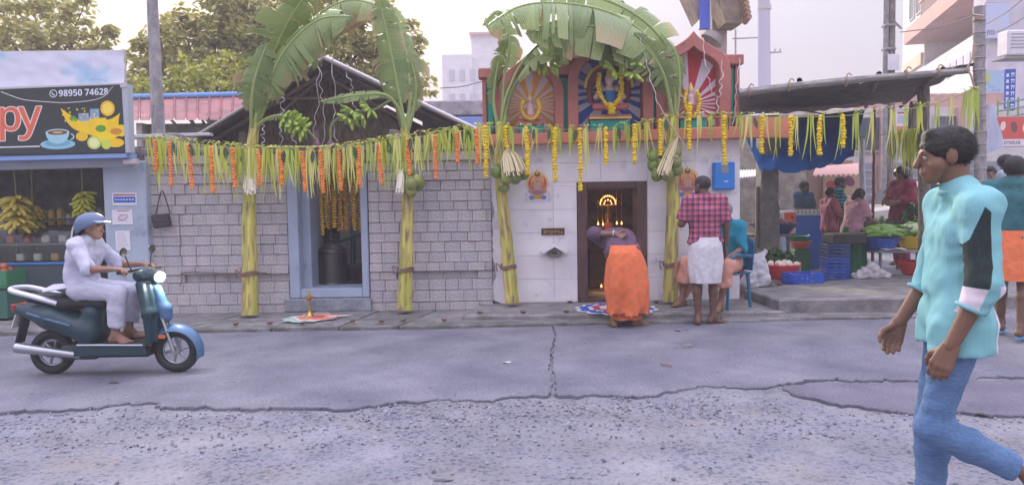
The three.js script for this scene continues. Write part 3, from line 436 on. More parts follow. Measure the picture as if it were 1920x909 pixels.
  { const c = [0.533, 1.032, -9.445], s = obj('donation_sign', bx(-0.15, -0.045, -0.006, 0.15, 0.045, 0.008, 0.003), mat([0.08, 0.05, 0.04])); s.position.set(...c); const f = new THREE.PlaneGeometry(0.294, 0.084); const q = obj('lettering', f, mat([0.95, 0.95, 0.95], { map: sign, roughness: 0.5 }), s); q.position.z = 0.0095; tag(s, 'dark sign with gold Malayalam lettering above the donation slot', 'sign'); }
  const don = thing('donation_slot', 'white donation slot with a small pointed hood on shrine wall', 'donation slot', [0.544, 0.783, -9.45]);
  obj('hood', [poly([[-0.17, 0], [0, 0.1], [0.17, 0], [0.15, -0.035], [0, 0.052], [-0.15, -0.035]], 0.13, 0.135, 0.006)], white, don);
  obj('box', [poly([[-0.085, -0.01], [0, 0.04], [0.085, -0.01], [0.085, -0.06], [0.05, -0.085], [-0.05, -0.085], [-0.085, -0.06]], 0.05, 0.052, 0.005)], mat([0.42, 0.38, 0.36], { map: T.grime }), don);
  obj('slot', cbx(0, -0.025, 0.052, 0.07, 0.035, 0.01, 0.003), mat([0.1, 0.08, 0.07]), don);
  const mb = thing('blue_meter_box', 'bright blue metal meter box on the white shrine wall', 'meter box', [2.727, 1.712, -9.45]), mblue = glossy([0.01, 0.2, 0.62], { roughness: 0.4 });
  obj('case', cbx(0, 0, 0.05, 0.27, 0.35, 0.1, 0.01), mblue, mb); obj('door', cbx(0, 0, 0.107, 0.25, 0.33, 0.01, 0.004), mblue, mb); obj('meter_window', cbx(0, 0.08, 0.113, 0.1, 0.1, 0.008, 0.002), mat([0.22, 0.25, 0.3], { roughness: 0.2 }), mb); obj('label_plate', at(cbx(0.02, -0.07, 0.113, 0.05, 0.012, 0.004, 0.001), 0, 0, 0), mat([0.7, 0.75, 0.8]), mb);
  // statues on the pediment
  const skin = [0.62, 0.42, 0.38], gold = [0.66, 0.42, 0.08];
  function statue(label, c, s, colour, pose) {
    const t = thing('painted_statue', label, 'statue', c); const m = mat([1, 1, 1], { vertexColors: true, roughness: 0.5 });
    const b = pose === 'seated' ? [bone([0, 0.1, 0.04], [0, 0.28, 0], 0.1, 0.085), bone([0, 0.28, 0], [0, 0.33, 0], 0.07, 0.04), bone([0, 0.41, 0.02], [0, 0.43, 0.01], 0.06), bone([0, 0.47, 0], [0, 0.56, 0], 0.055, 0.02), bone([-0.08, 0.06, 0.03], [-0.2, 0.05, 0.09], 0.06, 0.045), bone([0.08, 0.06, 0.03], [0.2, 0.05, 0.09], 0.06, 0.045), bone([-0.2, 0.05, 0.09], [0.02, 0.035, 0.13], 0.045, 0.03), bone([0.2, 0.05, 0.09], [-0.02, 0.035, 0.13], 0.045, 0.03), bone([-0.11, 0.3, 0], [-0.19, 0.19, 0.03], 0.035), bone([0.11, 0.3, 0], [0.19, 0.19, 0.03], 0.035), bone([-0.19, 0.19, 0.03], [-0.13, 0.25, 0.1], 0.03), bone([0.19, 0.19, 0.03], [0.12, 0.12, 0.11], 0.03)]
      : [bone([-0.05, 0, 0], [-0.05, 0.26, 0], 0.045, 0.06), bone([0.05, 0, 0.02], [0.04, 0.26, 0], 0.045, 0.06), bone([0, 0.26, 0], [0, 0.45, 0], 0.08, 0.075), bone([0, 0.45, 0], [0, 0.5, 0], 0.06, 0.04), bone([0, 0.56, 0.01], [0, 0.58, 0.01], 0.055), bone([0, 0.62, 0], [0, 0.72, 0], 0.05, 0.015), bone([-0.1, 0.46, 0], [-0.17, 0.33, 0.02], 0.033), bone([0.1, 0.46, 0], [0.17, 0.33, 0.02], 0.033), bone([-0.17, 0.33, 0.02], [-0.13, 0.42, 0.09], 0.028), bone([0.17, 0.33, 0.02], [0.14, 0.24, 0.06], 0.028)];
    const g = field(union(b, 0.03), [-0.3, -0.08, -0.15], [0.3, 0.8, 0.2], 0.011); g.scale(s, s, s); paint(g, (x, y, z) => { const q = y / s; return colour(x / s, q, z / s); }); obj('figure', g, m, t); return t;
  }
  const s1 = statue('small pale seated statue with yellow garland against orange rays', [0.263, 2.457, -9.42], 0.62, (x, y) => y > 0.46 ? gold : y < 0.12 ? [0.55, 0.2, 0.2] : skin, 'seated');
  obj('garland', flowerLine([[-0.09, 0.26, 0.06], [-0.115, 0.14, 0.1], [-0.07, 0.04, 0.12], [0, 0.0, 0.13], [0.07, 0.04, 0.12], [0.115, 0.14, 0.1], [0.09, 0.26, 0.06]], 0.026, 0.032), yellowFlower, s1);
  const s2 = statue('larger seated statue in blue cloth under a maroon arch, garlanded', [1.27, 2.56, -9.4], 0.92, (x, y, z) => y > 0.46 ? gold : y < 0.1 ? [0.42, 0.1, 0.12] : y < 0.27 && Math.abs(x) < 0.13 ? [0.02, 0.14, 0.4] : skin, 'seated');
  obj('back_arch', (() => { const a = []; for (let i = 0; i <= 16; i++) { const q = -0.5 + i / 16 * (Math.PI + 1); a.push([0.24 * Math.cos(q), 0.26 + 0.3 * Math.sin(q), -0.04]); } return [tube(a, 0.045, 40, 8)]; })(), mat([0.16, 0.035, 0.04]), s2);
  obj('prabha_ring', (() => { const a = []; for (let i = 0; i <= 16; i++) { const q = i / 16 * Math.PI; a.push([0.3 * Math.cos(q), 0.3 + 0.3 * Math.sin(q), -0.03]); } return tube(a, 0.022, 40, 8); })(), mat(gold, { roughness: 0.4 }), s2);
  obj('garland', flowerLine([[-0.13, 0.46, 0.05], [-0.15, 0.28, 0.1], [-0.1, 0.14, 0.14], [0, 0.03, 0.17], [0.1, 0.14, 0.14], [0.15, 0.28, 0.1], [0.13, 0.46, 0.05]], 0.033, 0.04), yellowFlower, s2);
  obj('garland_tassel', flowerLine([[0, 0.05, 0.18], [0, -0.03, 0.18]], 0.05, 0.05), yellowFlower, s2);
  const s3 = statue('small standing statue with yellow garland against red rays', [2.315, 2.425, -9.42], 0.66, (x, y) => y > 0.6 ? gold : y < 0.3 ? [0.4, 0.16, 0.08] : skin, 'standing');
  obj('garland', flowerLine([[-0.07, 0.37, 0.04], [-0.1, 0.24, 0.07], [-0.05, 0.08, 0.08], [0, 0.03, 0.09], [0.05, 0.08, 0.08], [0.1, 0.24, 0.07], [0.07, 0.37, 0.04]], 0.024, 0.03), yellowFlower, s3);
}
// orange board carrying on over the market entrance
tag(obj('orange_beam', poly([[2.93, 2.184], [3.52, 2.175], [3.518, 2.441], [2.929, 2.437]], 0.1, -9.25, 0.008), mat([0.66, 0.24, 0.15], { map: T.plaster })), 'plain orange board over the market entrance beside the shrine', 'board');

// ---------- banana plants tied beside the doorways ----------
const bladeM = leafy([1, 1, 1], { vertexColors: true, roughness: 0.45, transmission: 0.3, bumpMap: T.veins, bumpScale: 0.008 });
const stemM = mat([1, 1, 1], { vertexColors: true, roughness: 0.65, bumpMap: T.wood, bumpScale: 0.006 });
const fruitM = mat([0.36, 0.5, 0.08], { roughness: 0.55 }), budM = mat([0.16, 0.07, 0.12], { roughness: 0.5 });
function bananaLeaf(pts, face, W, seed, dry = 0.25, droop = 0.7, t0 = 0.18) { // midrib through pts; face: which way its upper side looks
  const r = mulberry(seed), c = new THREE.CatmullRomCurve3(pts.map(A)), n = 64, P = [], C = [], I = [], U = [], F = A(face).normalize(), Q = 4;
  const green = [0.16, 0.26, 0.065], pale = [0.33, 0.42, 0.13], tan = [0.62, 0.42, 0.25];
  for (const side of [-1, 1]) {
    let i = 0; const first = Math.round(n * t0);
    i = first;
    while (i < n) {
      const len = Math.min(n - i, 1 + Math.floor(r() * r() * 8) + (r() < 0.16 ? 5 : 0)), dr = droop * (0.4 + r() * 1.15), sw = (r() - 0.5) * 0.55, cut = 0.86 + r() * 0.2, tint = r(), isDry = r() < dry ? 0.5 + r() * 0.5 : 0;
      const base = P.length / 3;
      for (let k = 0; k <= len; k++) {
        const t = (i + k) / n, p = c.getPointAt(t), T = c.getTangentAt(t), s = V().crossVectors(T, F).normalize().multiplyScalar(side), up = V().crossVectors(s, T).normalize().multiplyScalar(side); if (up.dot(F) < 0) up.negate();
        const tt = (t - t0) / (1 - t0), w = W * Math.pow(Math.sin(Math.PI * Math.min(1, 0.04 + 0.96 * tt)), 0.55) * cut;
        const pinch = 1 - 0.16 * Math.abs(k / len - 0.5) * 2;
        for (let q = 0; q <= Q; q++) {
          const a = q / Q, ang = dr * a, x = w * a * Math.cos(ang) , y = -w * a * Math.sin(ang) * 0.9, along = (k / len - 0.5) * (pinch - 1) * a * len / n * c.getLength() + sw * a * a * w;
          P.push(p.x + s.x * x + T.x * along + up.x * y * 0.5, p.y + s.y * x + T.y * along + up.y * y * 0.5 + y * 0.5 - 0.004 * Math.abs(Math.sin(a * 40 + t * 90)), p.z + s.z * x + T.z * along + up.z * y * 0.5);
          const e = clamp(isDry * sst(0.35, 1, a) + (a > 0.98 ? 0.35 * r() : 0)), m = mix3(green, pale, clamp(tint * 0.6 + a * 0.2)); C.push(...mix3(m, tan, e)); U.push(a, t * 4);
        }
      }
      for (let k = 0; k < len; k++) for (let q = 0; q < Q; q++) { const a = base + k * (Q + 1) + q, b = a + 1, d = a + Q + 1, e = d + 1; if (side > 0) I.push(a, b, d, b, e, d); else I.push(a, d, b, b, d, e); }
      i += len;
    }
  }
  const g = new THREE.BufferGeometry(); g.setAttribute('position', new THREE.Float32BufferAttribute(P, 3)); g.setAttribute('color', new THREE.Float32BufferAttribute(C, 3)); g.setAttribute('uv', new THREE.Float32BufferAttribute(U, 2)); g.setIndex(I); g.computeVertexNormals();
  const rib = paint(tube(pts, t => mix(0.028, 0.006, t), 40, 7), () => [0.30, 0.38, 0.13]);
  return [g, rib];
}
function addLeaf(t, ...a) { const [g, rib] = bananaLeaf(...a), l = obj('leaf', g, bladeM, t); obj('midrib', rib, stemM, l); return l; }
function trunk(t, pts, r0, r1, seed) { // layered sheaths with brown dried patches
  const o = V(); const g = tube(pts, u => mix(r0, r1, u) * (1 + 0.06 * N2(u * 9, seed)), 60, 28), p = g.attributes.position, c = new THREE.CatmullRomCurve3(pts.map(A)); c.getPoint(0, o);
  const cols = new Float32Array(p.count * 3), q = V();
  for (let i = 0; i < p.count; i++) {
    const ring = Math.floor(i / 29), u = ring / 60, j = i % 29, a = j / 28 * 6.2832; c.getPointAt(u, q);
    const ridge = 0.10 * Math.max(0, Math.cos(a * 2 + seed + u * 1.2)) + 0.05 * Math.cos(a * 5 + seed * 2 - u), k = 1 + ridge; p.setXYZ(i, q.x + (p.getX(i) - q.x) * k, q.y + (p.getY(i) - q.y) * k, q.z + (p.getZ(i) - q.z) * k);
    const n = N3(Math.cos(a) * 1.6, u * 7 + seed, Math.sin(a) * 1.6), s = N3(Math.cos(a) * 5, u * 1.3 + seed * 3, Math.sin(a) * 5), br = clamp((n + 0.45 * s - 0.2) * 2.6), ye = clamp(0.5 + s * 0.8);
    const base = mix3([0.34, 0.36, 0.06], [0.66, 0.54, 0.14], ye), col = mix3(base, mix3([0.13, 0.09, 0.05], [0.34, 0.24, 0.15], clamp(s + 0.5)), br); cols.set(col, i * 3);
  }
  g.setAttribute('color', new THREE.BufferAttribute(cols, 3)); g.computeVertexNormals(); obj('trunk', g, stemM, t);
}
const fruit = (() => { const g = tube([[0, 0, 0], [0.012, -0.03, 0], [0.03, -0.07, 0], [0.042, -0.115, 0], [0.043, -0.135, 0]], t => 0.004 + 0.017 * Math.pow(Math.sin(Math.PI * clamp(0.06 + 0.9 * t)), 0.6), 10, 6); return g; })();
function bunch(t, a, b, tiers, s = 1) { // fruit hands along a stalk from a to b
  const q = new THREE.Group(); q.name = 'fruit_bunch'; t.add(q); const va = A(a), vb = A(b), d = vb.clone().sub(va).normalize(), Q = new THREE.Quaternion().setFromUnitVectors(V(0, -1, 0), d);
  for (let k = 0; k < tiers; k++) { const c = va.clone().lerp(vb, k / Math.max(1, tiers - 1)), o = []; const n = 9; for (let i = 0; i < n; i++) { const g = fruit.clone(); const f = s * rr(0.85, 1.1); g.scale(f, f, f); g.rotateZ(rr(0.1, 0.7) + 0.5); g.rotateY(i / n * 6.283 + k * 0.35 + rr(-0.1, 0.1)); g.applyQuaternion(Q); g.translate(c.x, c.y, c.z); o.push(g); } obj('banana_hand', o, fruitM, q); }
}
const bud = lathe([[0, -0.14], [0.02, -0.12], [0.042, -0.06], [0.046, -0.02], [0.03, 0.02], [0.008, 0.05], [0, 0.052]], 14);
const stalkM = mat([0.17, 0.2, 0.08]);
const ropeM = mat([0.24, 0.15, 0.11], { bumpMap: T.rough, bumpScale: 0.004 });
function tie(t, c, r) { const o = []; for (const dy of [0, 0.018, -0.016]) { const a = []; for (let i = 0; i <= 16; i++) { const q = i / 16 * 6.2832; a.push([c[0] + r * Math.cos(q), c[1] + dy + 0.012 * Math.sin(q * 2), c[2] + r * Math.sin(q)]); } o.push(tube(a, 0.009, 32, 5)); } o.push(tube([[c[0] - r, c[1], c[2] + 0.02], [c[0] - r - 0.05, c[1] + 0.05, c[2] + 0.04], [c[0] - r - 0.04, c[1] - 0.06, c[2] + 0.03]], 0.008, 12, 5)); obj('tie_rope', o, ropeM, t); }
{
  const G1 = 'banana plants tied beside the two doorways';
  // plant by the left wall
  let t = thing('banana_plant', 'banana plant tied to the stone wall left of the blue doorway', 'banana plant', [0, 0, 0], 0, G1);
  trunk(t, [[-3.273, 0.079, -9], [-3.269, 0.671, -9.05], [-3.277, 1.332, -9.12], [-3.245, 2.063, -9.18], [-3.183, 2.493, -9.2]], 0.093, 0.06, 1);
  addLeaf(t, [[-3.186, 2.427, -9.2], [-3.093, 2.847, -9.15], [-2.881, 3.28, -9.05], [-2.622, 3.7, -8.95], [-2.308, 4.059, -8.9]], [0.75, 0.35, 0.55], 0.46, 101, 0.35, 0.9, 0.12);
  addLeaf(t, [[-3.22, 2.397, -9.22], [-3.129, 2.736, -9.3], [-2.832, 3.402, -9.5], [-2.319, 3.914, -9.7], [-1.779, 3.966, -9.8]], [0.1, 0.9, 0.4], 0.5, 102, 0.6, 1.1, 0.2);
  addLeaf(t, [[-3.221, 2.36, -9.18], [-3.16, 2.633, -9], [-3.075, 2.937, -8.9], [-2.889, 3.366, -8.85]], [0.3, 0.1, 1], 0.24, 103, 0.1, 0.5, 0.25);
  addLeaf(t, [[-3.18, 2.392, -9.18], [-3.003, 2.499, -9.1], [-2.789, 2.529, -9.05], [-2.633, 2.444, -9]], [0, 1, 0.6], 0.07, 104, 0.1, 0.6, 0.3);
  addLeaf(t, [[-3.2, 2.394, -9.2], [-2.956, 2.887, -9], [-2.651, 3.341, -8.9], [-2.244, 3.638, -8.85], [-1.862, 3.663, -8.85]], [-0.35, 0.5, 0.8], 0.4, 105, 0.3, 0.8, 0.2);
  addLeaf(t, [[-3.191, 2.399, -9.25], [-2.947, 3.083, -9.4], [-2.617, 3.701, -9.5], [-2.062, 4.028, -9.5], [-1.445, 3.872, -9.45]], [0, 0.8, 0.6], 0.42, 106, 0.7, 1.0, 0.25);
  obj('stalk', tube([[-3.172, 2.427, -9.2], [-2.986, 2.518, -9.15], [-2.74, 2.495, -9.1], [-2.509, 2.339, -9.08], [-2.389, 2.225, -9.06]], 0.017, 30, 7), stalkM, t); bunch(t, [-2.779, 2.52, -9.08], [-2.555, 2.353, -9.08], 5, 1.15); obj('flower_bud', at(bud, ...[-2.384, 2.186, -9.06]), budM, t);
  tie(t, [-3.272, 0.594, -9.03], 0.1);
  // plant right of the blue doorway
  t = thing('banana_plant', 'banana plant with upright torn leaf right of the blue doorway', 'banana plant', [0, 0, 0], 0, G1);
  trunk(t, [[-1.357, 0.093, -9.1], [-1.334, 0.634, -9.13], [-1.302, 1.434, -9.18], [-1.297, 2.033, -9.2], [-1.325, 2.4, -9.22]], 0.093, 0.055, 2);
  addLeaf(t, [[-1.31, 2.332, -9.2], [-1.372, 2.755, -9.15], [-1.439, 3.203, -9.1], [-1.505, 3.579, -9.05], [-1.578, 3.937, -9]], [0.1, 0.1, 1], 0.3, 201, 0.35, 0.75, 0.2);
  addLeaf(t, [[-1.316, 2.336, -9.24], [-1.269, 2.714, -9.35], [-1.305, 3.209, -9.5], [-1.392, 3.638, -9.6], [-1.516, 4.005, -9.7]], [0.3, -0.1, 1], 0.34, 202, 0.75, 0.9, 0.25);
  addLeaf(t, [[-1.327, 2.363, -9.18], [-1.388, 2.618, -9.1], [-1.518, 2.749, -9], [-1.846, 2.747, -8.95], [-2.313, 2.677, -8.95]], [0.1, 0.55, 0.85], 0.085, 203, 0.0, 0.25, 0.35);
  addLeaf(t, [[-1.284, 2.331, -9.2], [-1.19, 2.621, -9.15], [-1.151, 2.874, -9.1], [-1.209, 3.199, -9.1]], [-0.4, 0, 1], 0.12, 204, 0.8, 0.6, 0.3);
  obj('stalk', tube([[-1.363, 2.366, -9.2], [-1.46, 2.69, -9.15], [-1.675, 2.577, -9.05], [-1.966, 2.54, -9.03], [-2.185, 2.414, -9.03], [-2.211, 2.22, -9.03]], 0.017, 40, 7), stalkM, t); bunch(t, [-1.727, 2.597, -9.05], [-1.821, 2.514, -9.05], 2, 1.1); bunch(t, [-1.933, 2.565, -9.03], [-1.988, 2.476, -9.03], 2, 1.1); obj('flower_bud', at(bud, ...[-2.212, 2.181, -9.03]), budM, t);
  tie(t, [-1.341, 0.601, -9.12], 0.1);
  // plant left of the shrine door
  t = thing('banana_plant', 'banana plant leaning on the shrine left of its brown door', 'banana plant', [0, 0, 0], 0, G1);
  trunk(t, [[-0.012, 0.145, -9.2], [-0.057, 0.738, -9.25], [-0.114, 1.415, -9.28], [-0.146, 1.954, -9.3], [-0.111, 2.423, -9.3]], 0.088, 0.055, 3);
  addLeaf(t, [[-0.126, 2.323, -9.3], [-0.038, 2.752, -9.28], [0.203, 3.206, -9.25], [0.569, 3.484, -9.2], [1.093, 3.498, -9.15], [1.543, 3.254, -9.1]], [-0.2, 0.9, 0.45], 0.5, 301, 0.15, 0.75, 0.36);
  addLeaf(t, [[-0.099, 2.32, -9.28], [0.043, 2.805, -9.2], [0.294, 3.144, -9], [0.616, 3.206, -8.95]], [0.2, 0.9, 0.4], 0.18, 302, 0.2, 0.8, 0.5);
  addLeaf(t, [[-0.14, 2.29, -9.3], [-0.201, 2.691, -9.3], [-0.14, 3.164, -9.35], [-0.013, 3.505, -9.4]], [0.7, 0, 0.7], 0.15, 303, 0.3, 0.7, 0.3);
  addLeaf(t, [[-0.112, 2.358, -9.32], [-0.069, 2.971, -9.4], [0.007, 3.526, -9.5], [-0.124, 3.864, -9.5], [-0.33, 3.668, -9.45]], [0, 0.8, 0.6], 0.22, 304, 0.6, 0.7, 0.4);
  obj('stalk', tube([[-0.078, 2.387, -9.28], [0.064, 2.863, -9.15], [0.33, 3.124, -9.1], [0.559, 3.159, -9.1]], 0.016, 30, 7), stalkM, t); bunch(t, [0.349, 3.123, -9.1], [0.585, 3.094, -9.1], 4, 1.1);
  tie(t, [-0.052, 0.603, -9.24], 0.1);
  // plant right of the shrine door
  t = thing('banana_plant', 'banana plant right of the shrine door, great leaf arching over the pediment', 'banana plant', [0, 0, 0], 0, G1);
  trunk(t, [[2.001, 0.127, -9.2], [2.027, 0.705, -9.25], [2.056, 1.381, -9.28], [2.051, 1.986, -9.28], [2.055, 2.518, -9.26]], 0.09, 0.065, 4);
  addLeaf(t, [[2.072, 2.417, -9.25], [2.036, 2.84, -9.2], [1.822, 3.286, -9.12], [1.407, 3.63, -9.05], [0.82, 3.799, -9], [0.174, 3.796, -9], [-0.282, 3.549, -9]], [0.25, 0.85, 0.5], 0.6, 401, 0.25, 0.8, 0.17);
  addLeaf(t, [[2.046, 2.414, -9.22], [1.911, 2.883, -9.05], [1.743, 3.189, -8.95], [1.511, 3.435, -8.9]], [-0.5, 0.2, 0.85], 0.2, 402, 0.05, 0.5, 0.25);
  addLeaf(t, [[2.093, 2.42, -9.28], [2.145, 2.92, -9.3], [2.11, 3.262, -9.35], [1.933, 3.541, -9.4]], [0.5, 0.3, 0.8], 0.16, 403, 0.1, 0.6, 0.3);
  addLeaf(t, [[2.043, 2.456, -9.3], [1.952, 3.159, -9.5], [1.577, 3.614, -9.7], [0.96, 3.75, -9.8], [0.327, 3.667, -9.85]], [0, 0.9, 0.3], 0.6, 404, 0.3, 0.95, 0.25);
  addLeaf(t, [[2.035, 2.445, -9.2], [1.836, 3.037, -9], [1.415, 3.424, -8.9], [0.803, 3.51, -8.85], [0.198, 3.431, -8.85]], [0.05, 0.45, 0.9], 0.42, 405, 0.15, 0.5, 0.2);
  addLeaf(t, [[2.084, 2.489, -9.3], [2.081, 3.205, -9.4], [1.75, 3.701, -9.5], [1.138, 4.012, -9.5], [0.388, 4.043, -9.45]], [0, 0.6, 0.8], 0.5, 406, 0.4, 0.7, 0.25);
  obj('stalk', tube([[2.048, 2.485, -9.26], [1.827, 2.949, -9.05], [1.526, 3.125, -9], [1.263, 3.074, -8.98]], 0.016, 30, 7), stalkM, t); bunch(t, [1.363, 3.108, -9], [1.266, 3.027, -9], 2, 1.15); bunch(t, [1.558, 3.073, -9], [1.512, 2.959, -9], 2, 1.15);
  tie(t, [2.018, 0.605, -9.24], 0.1);
}
// green coconuts and cream palm blossoms tied to the plants
{
  const nut = (() => { const v = []; for (let k = 0; k < 3; k++) { const g = new THREE.SphereGeometry(0.075, 18, 14), p = g.attributes.position; for (let i = 0; i < p.count; i++) { const x = p.getX(i), y = p.getY(i), z = p.getZ(i), a = Math.atan2(z, x), s = 1 + 0.05 * Math.cos(3 * a + k) * (1 - Math.abs(y) / 0.08); p.setXYZ(i, x * s, y * 1.16 - (y < -0.05 ? (-0.05 - y) * -0.2 : 0), z * s); } g.computeVertexNormals(); v.push(g); } return v; })();
  const capG = lathe([[0, 0.1], [0.03, 0.096], [0.036, 0.082], [0.03, 0.08], [0, 0.085]], 8), nutM = [mat([0.17, 0.26, 0.045], { roughness: 0.5 }), mat([0.23, 0.28, 0.06], { roughness: 0.5 }), mat([0.2, 0.24, 0.07], { roughness: 0.5 })], capM = mat([0.25, 0.21, 0.1]);
  const cb = (label, list) => { const t = thing('coconut_bunch', label, 'coconuts', [0, 0, 0], 0, 'green coconuts tied to the banana plants'); list.forEach((p, i) => { const m = obj('coconut', nut[i % 3], nutM[i % 3], t); m.position.set(...p); m.rotation.set(rr(-0.7, 0.7), rr(0, 6), rr(-0.8, 0.8)); obj('stalk_cap', capG, capM, m); }); return t; };
  cb('three hanging green coconuts tied to banana plant right of blue doorway', [[-1.261, 1.827, -9.05], [-1.165, 1.708, -9.05], [-1.229, 1.662, -8.98], [-1.149, 1.663, -9.12], [-1.245, 1.578, -9.03]]).userData.label = 'cluster of green coconuts on banana plant right of blue doorway';
  cb('cluster of green coconuts on banana plant left of shrine door', [[-0.172, 1.8, -9.12], [-0.084, 1.891, -9.12], [0.014, 1.823, -9.1], [0.134, 1.861, -9.12], [-0.053, 1.716, -9.02], [0.052, 1.715, -9.05], [0.16, 1.769, -9.15], [-0.095, 1.613, -9.1]]);
  cb('cluster of green coconuts on banana plant right of shrine door', [[1.763, 1.965, -9.08], [1.89, 2.005, -9.12], [2.051, 2.001, -9.1], [1.773, 1.848, -9.1], [1.884, 1.856, -9.03], [2.037, 1.88, -9.04], [1.808, 1.728, -9.08], [1.934, 1.725, -9.05], [2.059, 1.79, -9.08]]);
  const cream = mat([0.66, 0.58, 0.36], { roughness: 0.8 }), creamW = mat([0.74, 0.69, 0.56], { roughness: 0.8 });
  const blossom = (label, top, bot, n, spread, m) => { const o = [], r = mulberry(n * 7 + Math.round(spread * 1000)); for (let i = 0; i < n; i++) { const a = r() * 6.283, q = spread * Math.sqrt(r()), e = [bot[0] + Math.cos(a) * q, bot[1] + (r() - 0.35) * 0.09, bot[2] + Math.sin(a) * q * 0.6], md = [mix(top[0], e[0], 0.5) + Math.cos(a) * q * 0.22, mix(top[1], e[1], 0.45) + 0.02, mix(top[2], e[2], 0.5) + Math.sin(a) * q * 0.2]; o.push(tube([top, md, e], t => 0.004 + 0.006 * t, 8, 5)); } const t = obj('palm_blossom', o, m); return tag(t, label, 'palm blossom', 'cream palm blossoms tied to the banana plants'); };
  blossom('white palm blossom brush on banana plant left of blue doorway', [-3.201, 1.989, -9.05], [-3.204, 1.582, -8.98], 46, 0.085, creamW);
  blossom('white palm blossom brush on banana plant right of blue doorway', [-1.322, 1.961, -9.08], [-1.362, 1.566, -8.98], 40, 0.06, creamW);
  blossom('cream palm blossom spray over coconuts left of shrine door', [-0.047, 2.1, -9.1], [0.046, 1.764, -8.95], 50, 0.16, cream);
  blossom('cream palm blossom spray over coconuts right of shrine door', [2.082, 2.206, -9.12], [1.854, 1.736, -8.95], 34, 0.09, cream);
}

